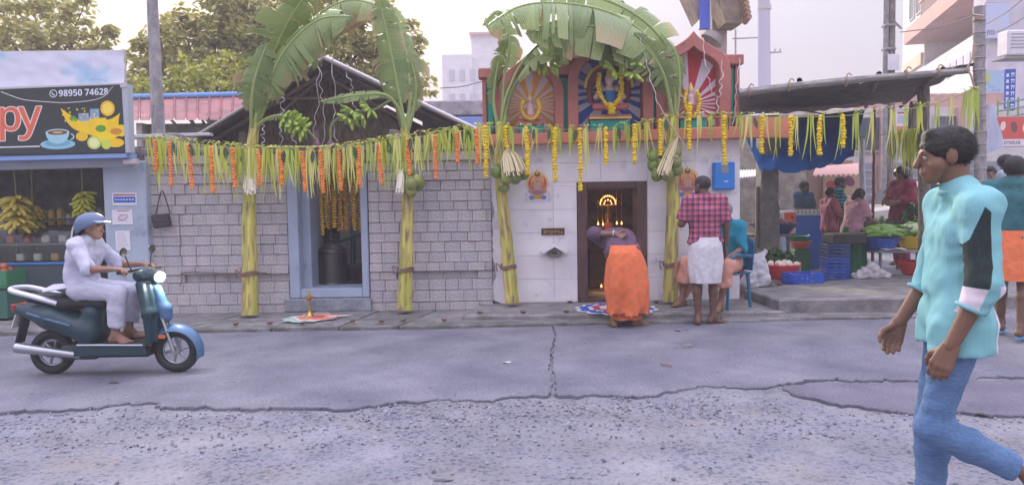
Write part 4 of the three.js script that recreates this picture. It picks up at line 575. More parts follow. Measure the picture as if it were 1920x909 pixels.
// ---------- garland cord, marigold strings, palm-leaf tassels ----------
{
  const cordPts = [[-4.685, 2.277, -9.1], [-4.307, 2.241, -9.05], [-3.634, 2.162, -9], [-2.977, 2.104, -8.98], [-2.457, 2.083, -8.98], [-1.935, 2.121, -8.98], [-1.287, 2.217, -9.02], [-0.697, 2.286, -9.02], [-0.272, 2.344, -9.02], [0.217, 2.315, -9], [0.804, 2.293, -9], [1.26, 2.305, -9], [1.717, 2.363, -9], [2.08, 2.424, -9.02], [2.498, 2.422, -9], [3.019, 2.407, -9], [3.541, 2.406, -9], [3.997, 2.405, -9], [4.462, 2.445, -9.02], [5.13, 2.523, -9.05], [5.799, 2.727, -9.1]];
  const cc = new THREE.CatmullRomCurve3(cordPts.map(A)), ys = cc.getSpacedPoints(600);
  const on = x => { let b = ys[0]; for (const p of ys) if (Math.abs(p.x - x) < Math.abs(b.x - x)) b = p; return b; };
  tag(obj('garland_cord', tube(cordPts, 0.006, 240, 5), mat([0.3, 0.3, 0.12])), 'long thin cord carrying the festoon of leaf strips and flowers', 'cord');
  const orange = [[-4.367, 1.888, -9.02], [-4.185, 1.709, -9.02], [-3.918, 1.659, -9.02], [-3.651, 1.615, -9.02], [-3.38, 1.663, -9.02], [-3.077, 1.691, -9.02], [-2.802, 1.687, -9.02], [-2.516, 1.598, -9.02], [-2.3, 1.581, -9.02], [-2.082, 1.61, -9.02], [-1.845, 1.639, -9.02], [-1.582, 1.668, -9.02], [-1.245, 1.787, -9.02], [-0.918, 1.743, -9.02], [-0.652, 1.934, -9.02], [-0.41, 1.911, -9.02]];
  orange.forEach(e => { const a = on(e[0] + rr(-0.02, 0.0)), m = obj('marigold_garland', flowerLine([[a.x, a.y - 0.02, a.z + 0.03], [mix(a.x, e[0], 0.5) + rr(-0.01, 0.01), mix(a.y, e[1], 0.5), a.z + 0.03], [e[0], e[1], a.z + 0.03]], 0.026, 0.034), orangeFlower); tag(m, 'orange marigold string hanging from the cord before the stone wall', 'garland', 'orange marigold strings'); });
  const yel = [[-0.308, 1.746, -9.02], [-0.047, 2.1, -9.02], [0.203, 1.771, -9.02], [0.543, 1.68, -9.02], [0.85, 1.564, -9.02], [1.161, 1.867, -9.02], [1.515, 1.881, -9.02], [1.83, 1.974, -9.02], [2.19, 2.046, -9.02], [2.622, 1.844, -9.02], [3.074, 1.987, -9.02], [3.421, 1.949, -9.02], [3.781, 1.956, -9.02], [4.062, 2.036, -9.02]];
  yel.forEach((e, i) => { const a = on(e[0]), m = obj('marigold_garland', flowerLine([[a.x, a.y + (i === 8 ? 0.15 : 0), a.z + 0.03], [mix(a.x, e[0], 0.5) + rr(-0.01, 0.01), mix(a.y, e[1], 0.5), a.z + 0.03], [e[0], e[1], a.z + 0.03]], 0.03, 0.037), yellowFlower); tag(m, i < 10 ? 'yellow marigold string hanging before the shrine' : 'yellow marigold string hanging over the market entrance', 'garland', i < 10 ? 'yellow marigold strings before the shrine' : 'yellow marigold strings over the market'); });
  // leaf tassels
  const strips = [leafy([0.56, 0.6, 0.07], { transmission: 0.12 }), leafy([0.68, 0.68, 0.2], { transmission: 0.12 }), leafy([0.46, 0.57, 0.08], { transmission: 0.12 })];
  const tassel = (x, len, n, spread, label, group, c = null) => {
    const a = c || on(x), o = [];
    for (let i = 0; i < n; i++) {
      const s = n > 1 ? (i / (n - 1) - 0.5) * spread : 0, L = len * rr(0.6, 1.08), w = rr(0.008, 0.014), tw = rr(-0.9, 0.9), sx = rr(-0.05, 0.05), z0 = rr(-0.02, 0.02);
      o.push(sheet((u, v) => { const ang = tw + v * rr(0.9, 1.1) * tw, ww = w * (1 - 0.75 * v * v), k = (u - 0.5) * 2 * ww; return [a.x + s * (0.45 + 0.55 * v) + sx * v * v + k * Math.cos(ang), a.y + 0.01 - L * v, a.z + z0 + 0.012 + k * Math.sin(ang) + 0.012 * Math.sin(v * 3 + i)]; }, 1, 7));
      if (rnd() < 0.5) o.push(sheet((u, v) => [a.x + s * 0.45 + (u - 0.5) * w * 1.4 + v * rr(-0.001, 0.001) + sx * 4 * v, a.y + 0.01 + 0.05 * Math.sin(v * 2.4), a.z + z0 + 0.02 + 0.03 * v], 1, 4));
    }
    return tag(obj('palm_leaf_tassel', o, pick(strips)), label, 'leaf tassel', group);
  };
  const gL = 'palm-leaf tassels before the stone wall', gS = 'palm-leaf tassels before the shrine', gM = 'palm-leaf tassels over the market entrance';
  const X = p => p;
  // dense part before the stone wall
  for (let x = -4.45; x < -0.35; x += 0.085) { const sparse = x < -3.6 && rnd() < 0.25; tassel(x + rr(-0.03, 0.03), x > -1.3 ? rr(0.36, 0.54) : rr(0.42, 0.64), sparse ? 4 : 9, 0.12, 'yellow green palm-leaf tassel hanging before the stone wall', gL); }
  for (let x = -0.3; x < 3.0; x += 0.155) tassel(x + rr(-0.04, 0.04), rr(0.36, 0.55), 5, 0.1, 'thin palm-leaf tassel hanging before the shrine front', gS);
  for (let x = 3.05; x < 5.85; x += 0.2) tassel(x + rr(-0.06, 0.06), rr(0.45, 0.62), Math.floor(rr(3, 7)), 0.1, 'palm-leaf tassel hanging over the market entrance', gM);
  // mango leaves tucked in between
  const mango = sheet((u, v) => { const w = 0.028 * Math.sin(Math.PI * Math.min(1, 0.06 + v * 0.94)); return [(u - 0.5) * 2 * w, -0.16 * v, 0.012 * Math.abs(u - 0.5) * 2]; }, 4, 8), mangoM = leafy([0.06, 0.12, 0.035]);
  for (let x = -4.2; x < 3.2; x += 0.34) { const a = on(x + rr(-0.1, 0.1)), m = obj('mango_leaf', mango, mangoM); m.position.set(a.x, a.y, a.z + 0.04); m.rotation.set(rr(-0.2, 0.2), rr(-0.8, 0.8), rr(-0.25, 0.25)); tag(m, 'dark green mango leaf tucked on the festoon cord', 'leaf', 'mango leaves on the cord'); }
  // second, deeper row across the market
  const c2 = [[5.314, 2.328, -11.4], [5.809, 2.369, -11.4], [6.387, 2.393, -11.4], [6.965, 2.401, -11.4]];
  tag(obj('garland_cord', tube(c2, 0.006, 40, 5), mat([0.3, 0.3, 0.12])), 'second cord with dense leaf fringe behind the market post', 'cord');
  const c2c = new THREE.CatmullRomCurve3(c2.map(A));
  for (let i = 0; i < 16; i++) { const p = c2c.getPointAt(0.36 + i / 16 * 0.42); tassel(0, rr(0.5, 0.62), 8, 0.1, 'dense palm-leaf tassel on the second cord deeper in the market', 'palm-leaf tassels on the second cord', p); }
  { const t = tassel(0, 0.62, 9, 0.16, 'tuft of palm-leaf strips tied to the round market pole', undefined, A([5.658, 2.676, -9])); delete t.userData.group; }
  // marigold curtain in the stone doorway
  const ct = thing('marigold_curtain', 'curtain of golden marigold strings hanging in the stone doorway', 'garland', [0, 0, 0]);
  const gm = [mat([0.55, 0.3, 0.02]), mat([0.62, 0.4, 0.02]), mat([0.42, 0.2, 0.03])];
  const a = [-2.556, 2.022, -9.85], b = [-2.027, 2.013, -9.85];
  for (let i = 0; i < 13; i++) { const x = mix(a[0], b[0], i / 12), l = i === 0 ? 0.95 : 0.86 + rr(-0.06, 0.05); obj('flower_string', flowerLine([[x, 1.98, -9.85 - (i % 2) * 0.05], [x + rr(-0.01, 0.01), 1.5, -9.85 - (i % 2) * 0.05], [x + rr(-0.015, 0.015), 1.98 - l, -9.85 - (i % 2) * 0.05]], 0.026, 0.04), gm[i ? i % 3 : 1], ct); }
}

// ---------- fruit stall on the left ----------
{
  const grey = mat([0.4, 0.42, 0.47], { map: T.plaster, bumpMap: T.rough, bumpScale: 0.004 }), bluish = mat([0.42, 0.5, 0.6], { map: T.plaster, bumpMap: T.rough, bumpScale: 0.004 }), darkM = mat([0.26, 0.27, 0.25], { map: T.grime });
  const st = thing('fruit_stall', 'open fronted fruit and juice stall with pale blue corner pillar', 'stall', [0, 0, 0]);
  const pl = -5.187, pr = -4.644;
  obj('pillar', bx(pl, 0, -9.75, pr, 2.02, -9.3, 0.015), bluish, st);
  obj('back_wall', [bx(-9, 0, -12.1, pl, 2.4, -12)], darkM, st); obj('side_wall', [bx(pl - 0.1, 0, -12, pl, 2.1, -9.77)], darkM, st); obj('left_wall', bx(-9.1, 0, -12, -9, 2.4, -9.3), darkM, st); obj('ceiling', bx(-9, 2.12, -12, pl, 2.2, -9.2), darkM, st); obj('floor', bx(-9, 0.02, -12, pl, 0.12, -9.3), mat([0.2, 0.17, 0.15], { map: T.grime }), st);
  obj('front_beam', poly([[-6.724, 1.915], [-4.708, 1.936], [-4.703, 2.035], [-6.718, 2.02]], 0.14, -9.1, 0.01), grey, st); obj('beam_end', poly([[-4.776, 1.96], [-4.619, 1.964], [-4.616, 2.029], [-4.773, 2.025]], 0.1, -9.02, 0.008), mat([0.55, 0.5, 0.5]), st);
  obj('ledge', [poly([[-6.644, 2.014], [-4.684, 2.035], [-4.681, 2.094], [-6.64, 2.079]], 0.25, -8.95, 0.008)], mat([0.24, 0.38, 0.68], { roughness: 0.5 }), st);
  // shelf with jars
  obj('shelf', [bx(-8, 1.15, -10.9, pl - 0.15, 1.19, -10.5, 0.005), bx(-8, 0.62, -10.9, pl - 0.15, 0.66, -10.5, 0.005)], mat([0.09, 0.08, 0.07], { map: T.wood }), st);
  const jarCol = [[0.6, 0.4, 0.05], [0.55, 0.42, 0.1], [0.5, 0.52, 0.5], [0.4, 0.1, 0.06], [0.6, 0.5, 0.1], [0.3, 0.36, 0.2]];
  let jx = -7.6, k = 0; while (jx < pl - 0.3) { const r = rr(0.045, 0.07), h = rr(0.16, 0.25), t = thing('sweet_jar', 'lidded jar of sweets in the row on the stall shelf', 'jar', [jx + r, 1.19, -10.65], 0, 'jars on the stall shelf'); obj('glass', lathe([[0, 0], [r, 0], [r, h * 0.82], [r * 0.75, h * 0.9], [r * 0.75, h * 0.93], [0, h * 0.93]], 14), glossy(jarCol[k++ % 6], { roughness: 0.2 }), t); obj('lid', lathe([[0, h * 0.935], [r * 0.8, h * 0.935], [r * 0.8, h], [0, h + 0.002]], 14), mat([0.5, 0.5, 0.5]), t); jx += 2 * r + rr(0.01, 0.05); }
  // banana bunches hung from the ceiling
  const ripe = mat([0.5, 0.5, 0.06], { roughness: 0.5 }), ripe2 = mat([0.52, 0.43, 0.07], { roughness: 0.5 });
  const hang = (c, s, m, label) => { const t = thing('hanging_bananas', label, 'bananas', c, 0); for (let k2 = 0; k2 < 5; k2++) { const o = []; for (let i = 0; i < 9; i++) { const g = fruit.clone(); const f = s * rr(1, 1.25); g.scale(f, f, f); g.rotateZ(rr(0.5, 1.2)); g.rotateY(i / 9 * 6.283 + k2); g.translate(0, -k2 * 0.065 * s, 0); o.push(g); } obj('banana_hand', o, m, t); } obj('stalk', rod([0, -0.3 * s, 0], [0, 2.13 - c[1], 0], 0.012), stalkM, t); };
  hang([-5.624, 1.625, -9.6], 0.95, ripe, 'green yellow banana bunch hanging beside the stall pillar'); hang([-6.432, 1.582, -9.5], 1.35, ripe2, 'large ripe banana bunch hanging over the glass case'); hang([-6.38, 1.476, -9.75], 1.0, ripe2, 'smaller ripe banana bunch hanging behind the large one'); 
  // glass counter case with a lit curved rim
  const c = thing('glass_display_case', 'dark framed glass display case with curved front in stall', 'display case', [-6.262, 0.1, -9.75]), fr = mat([0.05, 0.06, 0.065], { roughness: 0.4 });
  obj('cabinet', cbx(0, 0.32, 0, 1.05, 0.56, 0.5, 0.01), mat([0.05, 0.08, 0.09]), c); obj('blue_strip', cbx(0, 0.62, 0.255, 1.04, 0.03, 0.012, 0.003), mat([0.05, 0.22, 0.6]), c);
  for (const x of [-0.51, 0.51]) obj('frame_post', cbx(x, 0.9, -0.22, 0.03, 0.56, 0.03, 0.004), fr, c);
  obj('top', cbx(0, 1.18, -0.12, 1.05, 0.025, 0.26, 0.004), fr, c); obj('inner_shelf', cbx(0, 0.86, -0.05, 1.0, 0.015, 0.34, 0.003), mat([0.25, 0.26, 0.27]), c); obj('rim', tube([[-0.51, 1.17, 0], [-0.51, 1.1, 0.16], [-0.51, 0.9, 0.24], [-0.51, 0.64, 0.25]], 0.012, 20, 6), mat([0.72, 0.74, 0.76], { roughness: 0.3 }), c); obj('rim', tube([[0.51, 1.17, 0], [0.51, 1.1, 0.16], [0.51, 0.9, 0.24], [0.51, 0.64, 0.25]], 0.012, 20, 6), mat([0.72, 0.74, 0.76], { roughness: 0.3 }), c);
  obj('curved_glass', sheet((u, v) => [mix(-0.5, 0.5, u), 0.64 + 0.53 * Math.sin(v * 1.57), 0.25 * Math.cos(v * 1.57)], 4, 10), new THREE.MeshPhysicalMaterial({ color: 0xe8f2f2, transmission: 1, thickness: 0, roughness: 0.03, side: THREE.DoubleSide }), c);
  for (let i = 0; i < 8; i++) { const m = obj('snack_packet', cbx(0, 0.05, 0, 0.1, 0.1, 0.06, 0.02), mat(pick([[0.5, 0.3, 0.1], [0.55, 0.5, 0.4], [0.4, 0.08, 0.05], [0.5, 0.45, 0.42]]))); m.position.set(c.position.x - 0.42 + i * 0.115, c.position.y + (i % 2 ? 0.635 : 0.875), c.position.z + 0.02); tag(m, 'small snack packet inside the glass display case', 'packet', 'packets in the display case'); }
  // fruit crates at the edge
  const cr = thing('fruit_crate', 'green crate of red apples beside the glass case', 'crate', [-6.519, 0.45, -9.2]); obj('tray', [cbx(0, 0.02, 0, 0.5, 0.04, 0.4), cbx(0, 0.12, 0.19, 0.5, 0.2, 0.02), cbx(0.24, 0.12, 0, 0.02, 0.2, 0.36), cbx(-0.24, 0.12, 0, 0.02, 0.2, 0.36)], mat([0.04, 0.22, 0.1]), cr); obj('stand', [cbx(0, -0.2, 0, 0.46, 0.36, 0.36, 0.01)], mat([0.04, 0.14, 0.1]), cr);
  const ap = new THREE.SphereGeometry(0.045, 12, 9); for (let i = 0; i < 18; i++) { const m = obj('apple', ap, mat(pick([[0.4, 0.05, 0.05], [0.45, 0.12, 0.06], [0.5, 0.25, 0.06]]), { roughness: 0.35 })); m.position.set(cr.position.x - 0.18 + (i % 5) * 0.09 + rr(-0.01, 0.01), cr.position.y + 0.22 + (i > 9 ? 0.055 : 0), cr.position.z + 0.13 - Math.floor((i % 10) / 5) * 0.09); tag(m, 'round red fruit piled in the green crate', 'fruit', 'fruit in the green crate'); }
  // notices on the pillar
  const print = (w, h, draw) => canvas(w, h, x => { x.fillStyle = '#e4e2ea'; x.fillRect(0, 0, w, h); draw(x); });
  const p1 = print(192, 96, x => { x.fillStyle = '#c05a5a'; x.fillRect(8, 10, 176, 12); x.fillStyle = '#2a62b8'; x.fillRect(8, 30, 176, 46); x.fillStyle = '#cfd8ec'; for (let i = 0; i < 7; i++) x.fillRect(18 + i * 23, 46, 15, 12); }), p2 = print(160, 128, x => { x.fillStyle = '#b04858'; x.fillRect(40, 4, 100, 8); x.strokeStyle = '#b0506a'; x.lineWidth = 5; x.beginPath(); x.ellipse(84, 66, 40, 20, -0.4, 0, 6); x.stroke(); x.fillStyle = '#9a94a8'; for (let i = 0; i < 5; i++) x.fillRect(50, 40 + i * 14, 70, 4); }), p3 = print(120, 160, x => { x.fillStyle = '#b4b0c0'; for (let i = 0; i < 14; i++) x.fillRect(14, 14 + i * 10, 60 + (i * 37 % 34), 3); });
  for (const [t, cpt, w, h, lab] of [[p1, [-4.915, 1.537, -9.295], 0.31, 0.16, 'notice with red line and blue band on the stall pillar'], [p2, [-4.953, 1.308, -9.295], 0.26, 0.19, 'square white notice with red scribble on the stall pillar'], [p3, [-4.96, 1.009, -9.295], 0.19, 0.25, 'plain white typed notice lowest on the stall pillar']]) { const m = obj('paper_notice', bx(-w / 2, -h / 2, 0, w / 2, h / 2, 0.003, 0.001), mat([0.8, 0.8, 0.8])); m.position.set(...cpt); m.rotation.z = rr(-0.02, 0.02); const f = obj('print', new THREE.PlaneGeometry(w * 0.98, h * 0.98), mat([0.92, 0.92, 0.92], { map: t }), m); f.position.z = 0.0045; tag(m, lab, 'notice'); }
  // dark bag hung on the wall
  const bg = thing('hanging_bag', 'small black shoulder bag hanging on the stone wall', 'bag', [-4.461, 1.183, -9.36]), bm = mat([0.025, 0.027, 0.035], { roughness: 0.5 });
  obj('pouch', at(cbx(0, 0.07, 0.035, 0.22, 0.17, 0.07, 0.03), 0, 0, 0, 0, 0, 0.12), bm, bg); obj('strap', tube([[-0.09, 0.12, 0.03], [-0.02, 0.42, 0.01], [0.0, 0.46, 0.01], [0.03, 0.4, 0.02], [0.1, 0.16, 0.03]], 0.008, 24, 5), bm, bg); obj('flap', at(cbx(0, 0.105, 0.073, 0.215, 0.09, 0.008, 0.003), 0, 0, 0, 0, 0, 0.12), mat([0.04, 0.04, 0.05]), bg);
  // signboard
  const sg = thing('stall_signboard', 'dark stall signboard with orange lettering, coffee cup and fruit print', 'signboard', [0, 0, 0]);
  const board = canvas(1024, 512, (x, w, h) => {
    x.fillStyle = '#2c3533'; x.fillRect(0, 0, w, h); x.font = 'bold 292px sans-serif'; x.textBaseline = 'alphabetic'; x.lineJoin = 'round';
    x.lineWidth = 13; x.strokeStyle = '#e9dcd6'; const py = (s, X, sc) => { x.save(); x.translate(X, 322); x.scale(sc, 1); x.font = '320px sans-serif'; x.lineWidth = 20; x.strokeStyle = '#e9dcd6'; x.strokeText(s, 0, 0); x.lineWidth = 6; x.strokeStyle = '#e0694a'; x.strokeText(s, 0, 0); x.fillStyle = '#e0694a'; x.fillText(s, 0, 0); x.restore(); };
    py('p', 56, 1.05); py('y', 222, 1.12);
    x.fillStyle = '#e6e4ee'; x.fillRect(0, 448, 380, 9);
    x.font = 'bold 68px sans-serif'; x.fillStyle = '#d9e2ee'; x.fillText('98950 74628', 534, 78, 385); x.strokeStyle = '#d9e2ee'; x.lineWidth = 6; x.beginPath(); x.arc(494, 54, 27, 0, 6.3); x.stroke(); x.lineWidth = 8; x.beginPath(); x.moveTo(483, 42); x.quadraticCurveTo(485, 64, 506, 67); x.stroke();
    const el = (a, b, c, d, f, rot = 0) => { x.fillStyle = f; x.beginPath(); x.ellipse(a, b, c, d, rot, 0, 6.3); x.fill(); };
    x.fillStyle = '#f2c80c'; x.beginPath(); x.moveTo(545, 165); x.quadraticCurveTo(640, 240, 700, 270); x.lineTo(820, 240); x.quadraticCurveTo(900, 300, 1000, 215); x.quadraticCurveTo(960, 330, 1010, 370); x.quadraticCurveTo(940, 420, 860, 420); x.lineTo(700, 350); x.quadraticCurveTo(600, 340, 545, 165); x.fill();
    x.fillStyle = 'rgba(150,180,215,.85)'; x.fillRect(680, 210, 80, 110); x.fillRect(770, 180, 70, 80); x.fillStyle = '#f5d20a'; x.fillRect(686, 270, 70, 90); x.fillRect(800, 250, 90, 150);
    el(905, 180, 55, 58, '#f0b818'); el(905, 180, 40, 43, '#f7dc5a'); el(1000, 350, 42, 45, '#f2cf20'); el(880, 400, 70, 42, '#f6d818'); el(950, 440, 66, 34, '#f4c60e'); el(960, 355, 46, 24, '#cf8a2a'); el(790, 435, 52, 50, '#c6d65a'); el(790, 435, 38, 36, '#e6ecaa'); el(880, 450, 36, 38, '#c9d84e'); el(640, 250, 30, 20, '#5aa02c', 0.4); el(715, 300, 40, 30, '#f5cf10'); el(845, 330, 40, 26, '#5d9a2e'); el(700, 385, 46, 36, '#efc21c');
    for (let i = 0; i < 40; i++) el(560 + rnd() * 420, 160 + rnd() * 120, 3 + rnd() * 5, 3 + rnd() * 5, '#f5d92e');
    x.translate(-54, 0); el(570, 440, 132, 38, '#8fc4d4'); el(570, 432, 96, 26, '#6fa9bc'); x.fillStyle = '#9fd0dc'; x.beginPath(); x.moveTo(480, 350); x.lineTo(660, 350); x.quadraticCurveTo(650, 435, 570, 436); x.quadraticCurveTo(490, 435, 480, 350); x.fill(); el(570, 350, 90, 26, '#b6dbe2'); el(570, 351, 76, 19, '#6b4a2c'); el(570, 350, 40, 9, '#c9a878'); x.strokeStyle = '#9fd0dc'; x.lineWidth = 10; x.beginPath(); x.ellipse(668, 385, 24, 20, 0, -1.5, 1.6); x.stroke();
  });
  const bl = [-6.343, 2.09], br = [-4.68, 2.103], tr = [-4.694, 2.925], tl = [-6.297, 2.886];
  const face = sheet((u, v) => { const a = mix3([...bl, 0], [...br, 0], u), b = mix3([...tl, 0], [...tr, 0], u), p = mix3(a, b, v); return [p[0], p[1], -8.93 - 0.0 * v]; }, 8, 4); obj('printed_face', face, mat([0.95, 0.95, 0.95], { map: board, roughness: 0.45 }), sg);
  obj('box', poly([bl, br, tr, tl], 0.14, -8.936, 0.006), mat([0.12, 0.13, 0.14]), sg);
  obj('edge_trim', poly([[-4.678, 2.088], [-4.633, 2.094], [-4.62, 2.926], [-4.691, 2.92]], 0.14, -8.915, 0.005), mat([0.4, 0.44, 0.5]), sg); obj('top_trim', poly([[-6.276, 2.875], [-4.666, 2.914], [-4.664, 2.939], [-6.274, 2.907]], 0.14, -8.92, 0.004), mat([0.5, 0.5, 0.52]), sg);
  obj('corner_plate', poly([[-4.702, 2.873], [-4.618, 2.878], [-4.615, 2.935], [-4.699, 2.93]], 0.01, -8.905, 0.002), mat([0.5, 0.46, 0.46]), sg);
  const flex = canvas(512, 160, (x, w, h) => { x.fillStyle = '#e6e8f2'; x.fillRect(0, 0, w, h); for (const [a, b, r, c] of [[60, 20, 30, '170,205,228'], [30, 8, 40, '140,180,210'], [330, 90, 60, '150,200,230'], [400, 130, 70, '140,195,228'], [360, 60, 40, '190,215,235']]) for (let i = 0; i < 60; i++) { x.fillStyle = `rgba(${c},.07)`; x.beginPath(); x.ellipse(a + (rnd() - 0.5) * r * 1.6, b + (rnd() - 0.5) * r, r * 0.5 * rnd(), r * 0.6 * rnd(), rnd() * 3, 0, 6.3); x.fill(); } x.strokeStyle = 'rgba(90,110,130,.5)'; x.lineWidth = 2; x.beginPath(); x.moveTo(380, 140); x.quadraticCurveTo(420, 128, 450, 156); x.stroke(); });
  const fb = thing('flex_banner', 'faded white and blue flex banner on top of the stall sign', 'banner', [0, 0, 0]);
  obj('print', sheet((u, v) => { const p = mix3(mix3([...[-6.367, 2.915], 0], [...[-4.713, 2.954], 0], u), mix3([...[-6.342, 3.346], 0], [...[-4.702, 3.34], 0], u), v); return [p[0], p[1] + 0.004 * Math.sin(u * 30), -9.03 + 0.012 * N2(u * 6, v * 3)]; }, 30, 8), mat([0.8, 0.8, 0.84], { map: flex, roughness: 0.4 }), fb);
  obj('frame', [rod([-6.363, 3.353, -9.08], [-4.711, 3.346, -9.08], 0.012), rod([-4.711, 3.346, -9.08], [-4.724, 2.927, -9.08], 0.012)], mat([0.4, 0.4, 0.4]), fb);
  // rail and clutter over the wall beside the stall
  const rl = thing('roof_gutter', 'pale metal gutter running from pole to gable over the stone wall', 'gutter', [0, 0, 0]); obj('channel', poly([[-5.097, 2.357], [-4.049, 2.376], [-4.047, 2.419], [-5.095, 2.407]], 0.12, -9.9, 0.006), mat([0.6, 0.58, 0.62]), rl);
  // building with red corrugated roof
  const rb = thing('red_roofed_shed', 'low shed with red corrugated roof and blue ridge behind the wall', 'shed', [0, 0, 0]), z0 = -12.5, z1 = -14.5;
  const fl = [-6.512, 2.893, -12.5], fr2 = [-4.352, 2.877, -12.5], tl2 = [-7.535, 3.539, -14.5], tr2 = [-5, 3.561, -14.5];
  obj('red_roof', sheet((u, v) => { const p = mix3(mix3(fl, fr2, u), mix3(tl2, tr2, u), v), w = (u * 11) % 1; return [p[0], p[1] + (w < 0.18 ? 0.045 * Math.sin(w / 0.18 * 3.14) : 0.006 * Math.sin(w * 40)), p[2]]; }, 220, 2), mat([0.42, 0.14, 0.14], { map: T.grime, roughness: 0.5 }), rb);
  obj('ridge', [rod([tl2[0] - 0.2, tl2[1] + 0.04, tl2[2]], [tr2[0] + 0.2, tr2[1] + 0.04, tr2[2]], 0.06, 0.06, 10)], mat([0.16, 0.32, 0.62]), rb);
  obj('wall', [bx(fl[0], 0, -13, fr2[0], fl[1] - 0.03, -12.8)], mat([0.3, 0.29, 0.27], { map: T.grime }), rb); obj('wall_post', [bx(fl[0] + 1.62, 0, -12.8, fl[0] + 1.74, fl[1] - 0.03, -12.6), bx(fl[0] + 0.1, 0, -12.8, fl[0] + 0.2, fl[1] - 0.03, -12.6)], mat([0.42, 0.36, 0.34]), rb);
  const ps = thing('plank_screen', 'weathered grey plank screen above the stone wall', 'screen', [0, 0, 0]); for (let i = 0; i < 8; i++) { const x = -5.222 + i * 0.165; obj('plank', bx(x, 1.2, -10.22, x + 0.155, 2.25 + rr(-0.02, 0.02), -10.19, 0.004), mat([0.34, 0.33, 0.35].map(q => q * rr(0.8, 1.1)), { map: T.wood }), ps); }
  // gable-roofed hall behind the wall
  const hl = thing('gable_roof_hall', 'dark open gable roofed hall with metal sheets behind the stone wall', 'hall', [0, 0, 0]);
  const pk = [-2.569, 3.49, -10.6], eR = [-0.435, 2.442, -10.6], eL = [-4.444, 2.413, -10.6], back = -5.2;
  const roofM = mat([0.36, 0.35, 0.37], { roughness: 0.5, metalness: 0.2, map: T.grime });
  for (const e of [eR, eL]) obj('roof_sheet', thick(sheet((u, v) => { const p = mix3(pk, e, u * 1.02); return [p[0], p[1] + 0.014 * Math.sin(v * 90), p[2] + 0.25 + v * back]; }, 2, 200, 3, 4), 0.012), roofM, hl);
  obj('barge_board', [rod([pk[0], pk[1] - 0.02, pk[2] + 0.27], [eR[0], eR[1] - 0.02, eR[2] + 0.27], 0.035, 0.035, 4)], mat([0.62, 0.58, 0.62], { roughness: 0.4 }), hl); obj('barge_board', [rod([pk[0], pk[1] - 0.02, pk[2] + 0.27], [eL[0], eL[1] - 0.02, eL[2] + 0.27], 0.03, 0.03, 4)], mat([0.3, 0.27, 0.25]), hl);
  const tr1 = mat([0.22, 0.17, 0.15]); const zt = pk[2] - 0.1; const pt = (a, b, q) => { const p = mix3(a, b, q); return [p[0], p[1] - 0.1, zt]; };
  obj('truss', [rod(pt(pk, eR, 0.02), pt(pk, eR, 0.98), 0.035), rod(pt(pk, eL, 0.02), pt(pk, eL, 0.98), 0.035), rod([-3.366, 2.972, -10.7], [-1.822, 2.948, -10.7], 0.025), rod([-2.756, 3.223, -10.7], [-3.455, 2.659, -10.7], 0.025), rod([-2.548, 3.219, -10.7], [-1.445, 2.551, -10.7], 0.025)], tr1, hl);
  obj('back_wall', poly([[eL[0] + 0.2, 0], [eR[0] - 0.2, 0], [eR[0] - 0.2, eR[1] - 0.05], [pk[0], pk[1] - 0.08], [eL[0] + 0.2, eL[1] - 0.05]], 0.1, -15.3), mat([0.38, 0.3, 0.25], { map: T.grime }), hl);
  for (const x of [eL[0] + 0.5, -1.35, pk[0] - 0.3]) obj('post', bx(x, 0, -10.75, x + 0.1, 2.5, -10.65), tr1, hl);
  obj('boarding', poly([[-4.559, 2.433], [-3.227, 2.226], [-2.09, 2.209], [-1.436, 2.384], [-2.07, 2.957], [-2.723, 3.303], [-3.525, 2.995]], 0.04, -11.2), mat([0.36, 0.28, 0.22], { map: T.wood }), hl);
  // hanging strings of tiny lights
  const wire = mat([0.62, 0.58, 0.58], { roughness: 0.6 }); const wig = (a, b, n = 14, amp = 0.035) => { const o = []; for (let i = 0; i <= n; i++) { const p = mix3(a, b, i / n); o.push([p[0] + rr(-amp, amp), p[1], p[2] + rr(-amp, amp)]); } return tube(o, 0.006, n * 4, 4); };
  const wl = [[[-2.642, 3.373, -10.2], [-2.715, 2.227, -10.2]], [[-2.621, 3.321, -10.2], [-2.583, 2.188, -10.2]], [[-2.419, 3.442, -10.2], [-2.432, 2.296, -10.2]], [[-2.253, 3.367, -10.2], [-2.125, 2.694, -10.2]], [[-3.135, 2.929, -10.2], [-3.196, 2.198, -10.2]], [[-3.37, 2.593, -10.1], [-3.42, 2.231, -10.1]], [[-3.01, 2.443, -10.1], [-2.96, 2.187, -10.1]]];
  wl.forEach(([a, b]) => tag(obj('fairy_light_string', wig(a, b), wire), 'thin white fairy light wire dangling under the dark gable', 'light string', 'fairy light wires under the gable'));
  tag(obj('fairy_light_string', [wig([1.574, 3.371, -8.9], [1.786, 2.613, -8.95], 16, 0.012), wig([1.786, 2.613, -8.95], [2.14, 2.065, -9], 10, 0.01)], wire), 'pale wire running down beside the arching leaf to the coconuts', 'light string');
  for (const [g, l] of [[[wig([2.434, 3.445, -9.3], [2.481, 3.081, -9.3], 8, 0.01), wig([2.481, 3.081, -9.3], [2.615, 2.647, -9.3], 8, 0.03)], 'white fairy light wire hanging from the red niche peak'], [[wig([2.702, 3.163, -9.3], [2.615, 2.514, -9.3], 12, 0.03)], 'tangled fairy light wire over the edge of the red rays'], [[wig([2.918, 3.196, -9.35], [2.817, 2.344, -9.3], 12, 0.015)], 'straight fairy light wire down the end pilaster']]) tag(obj('fairy_light_string', g, wire), l, 'light string');
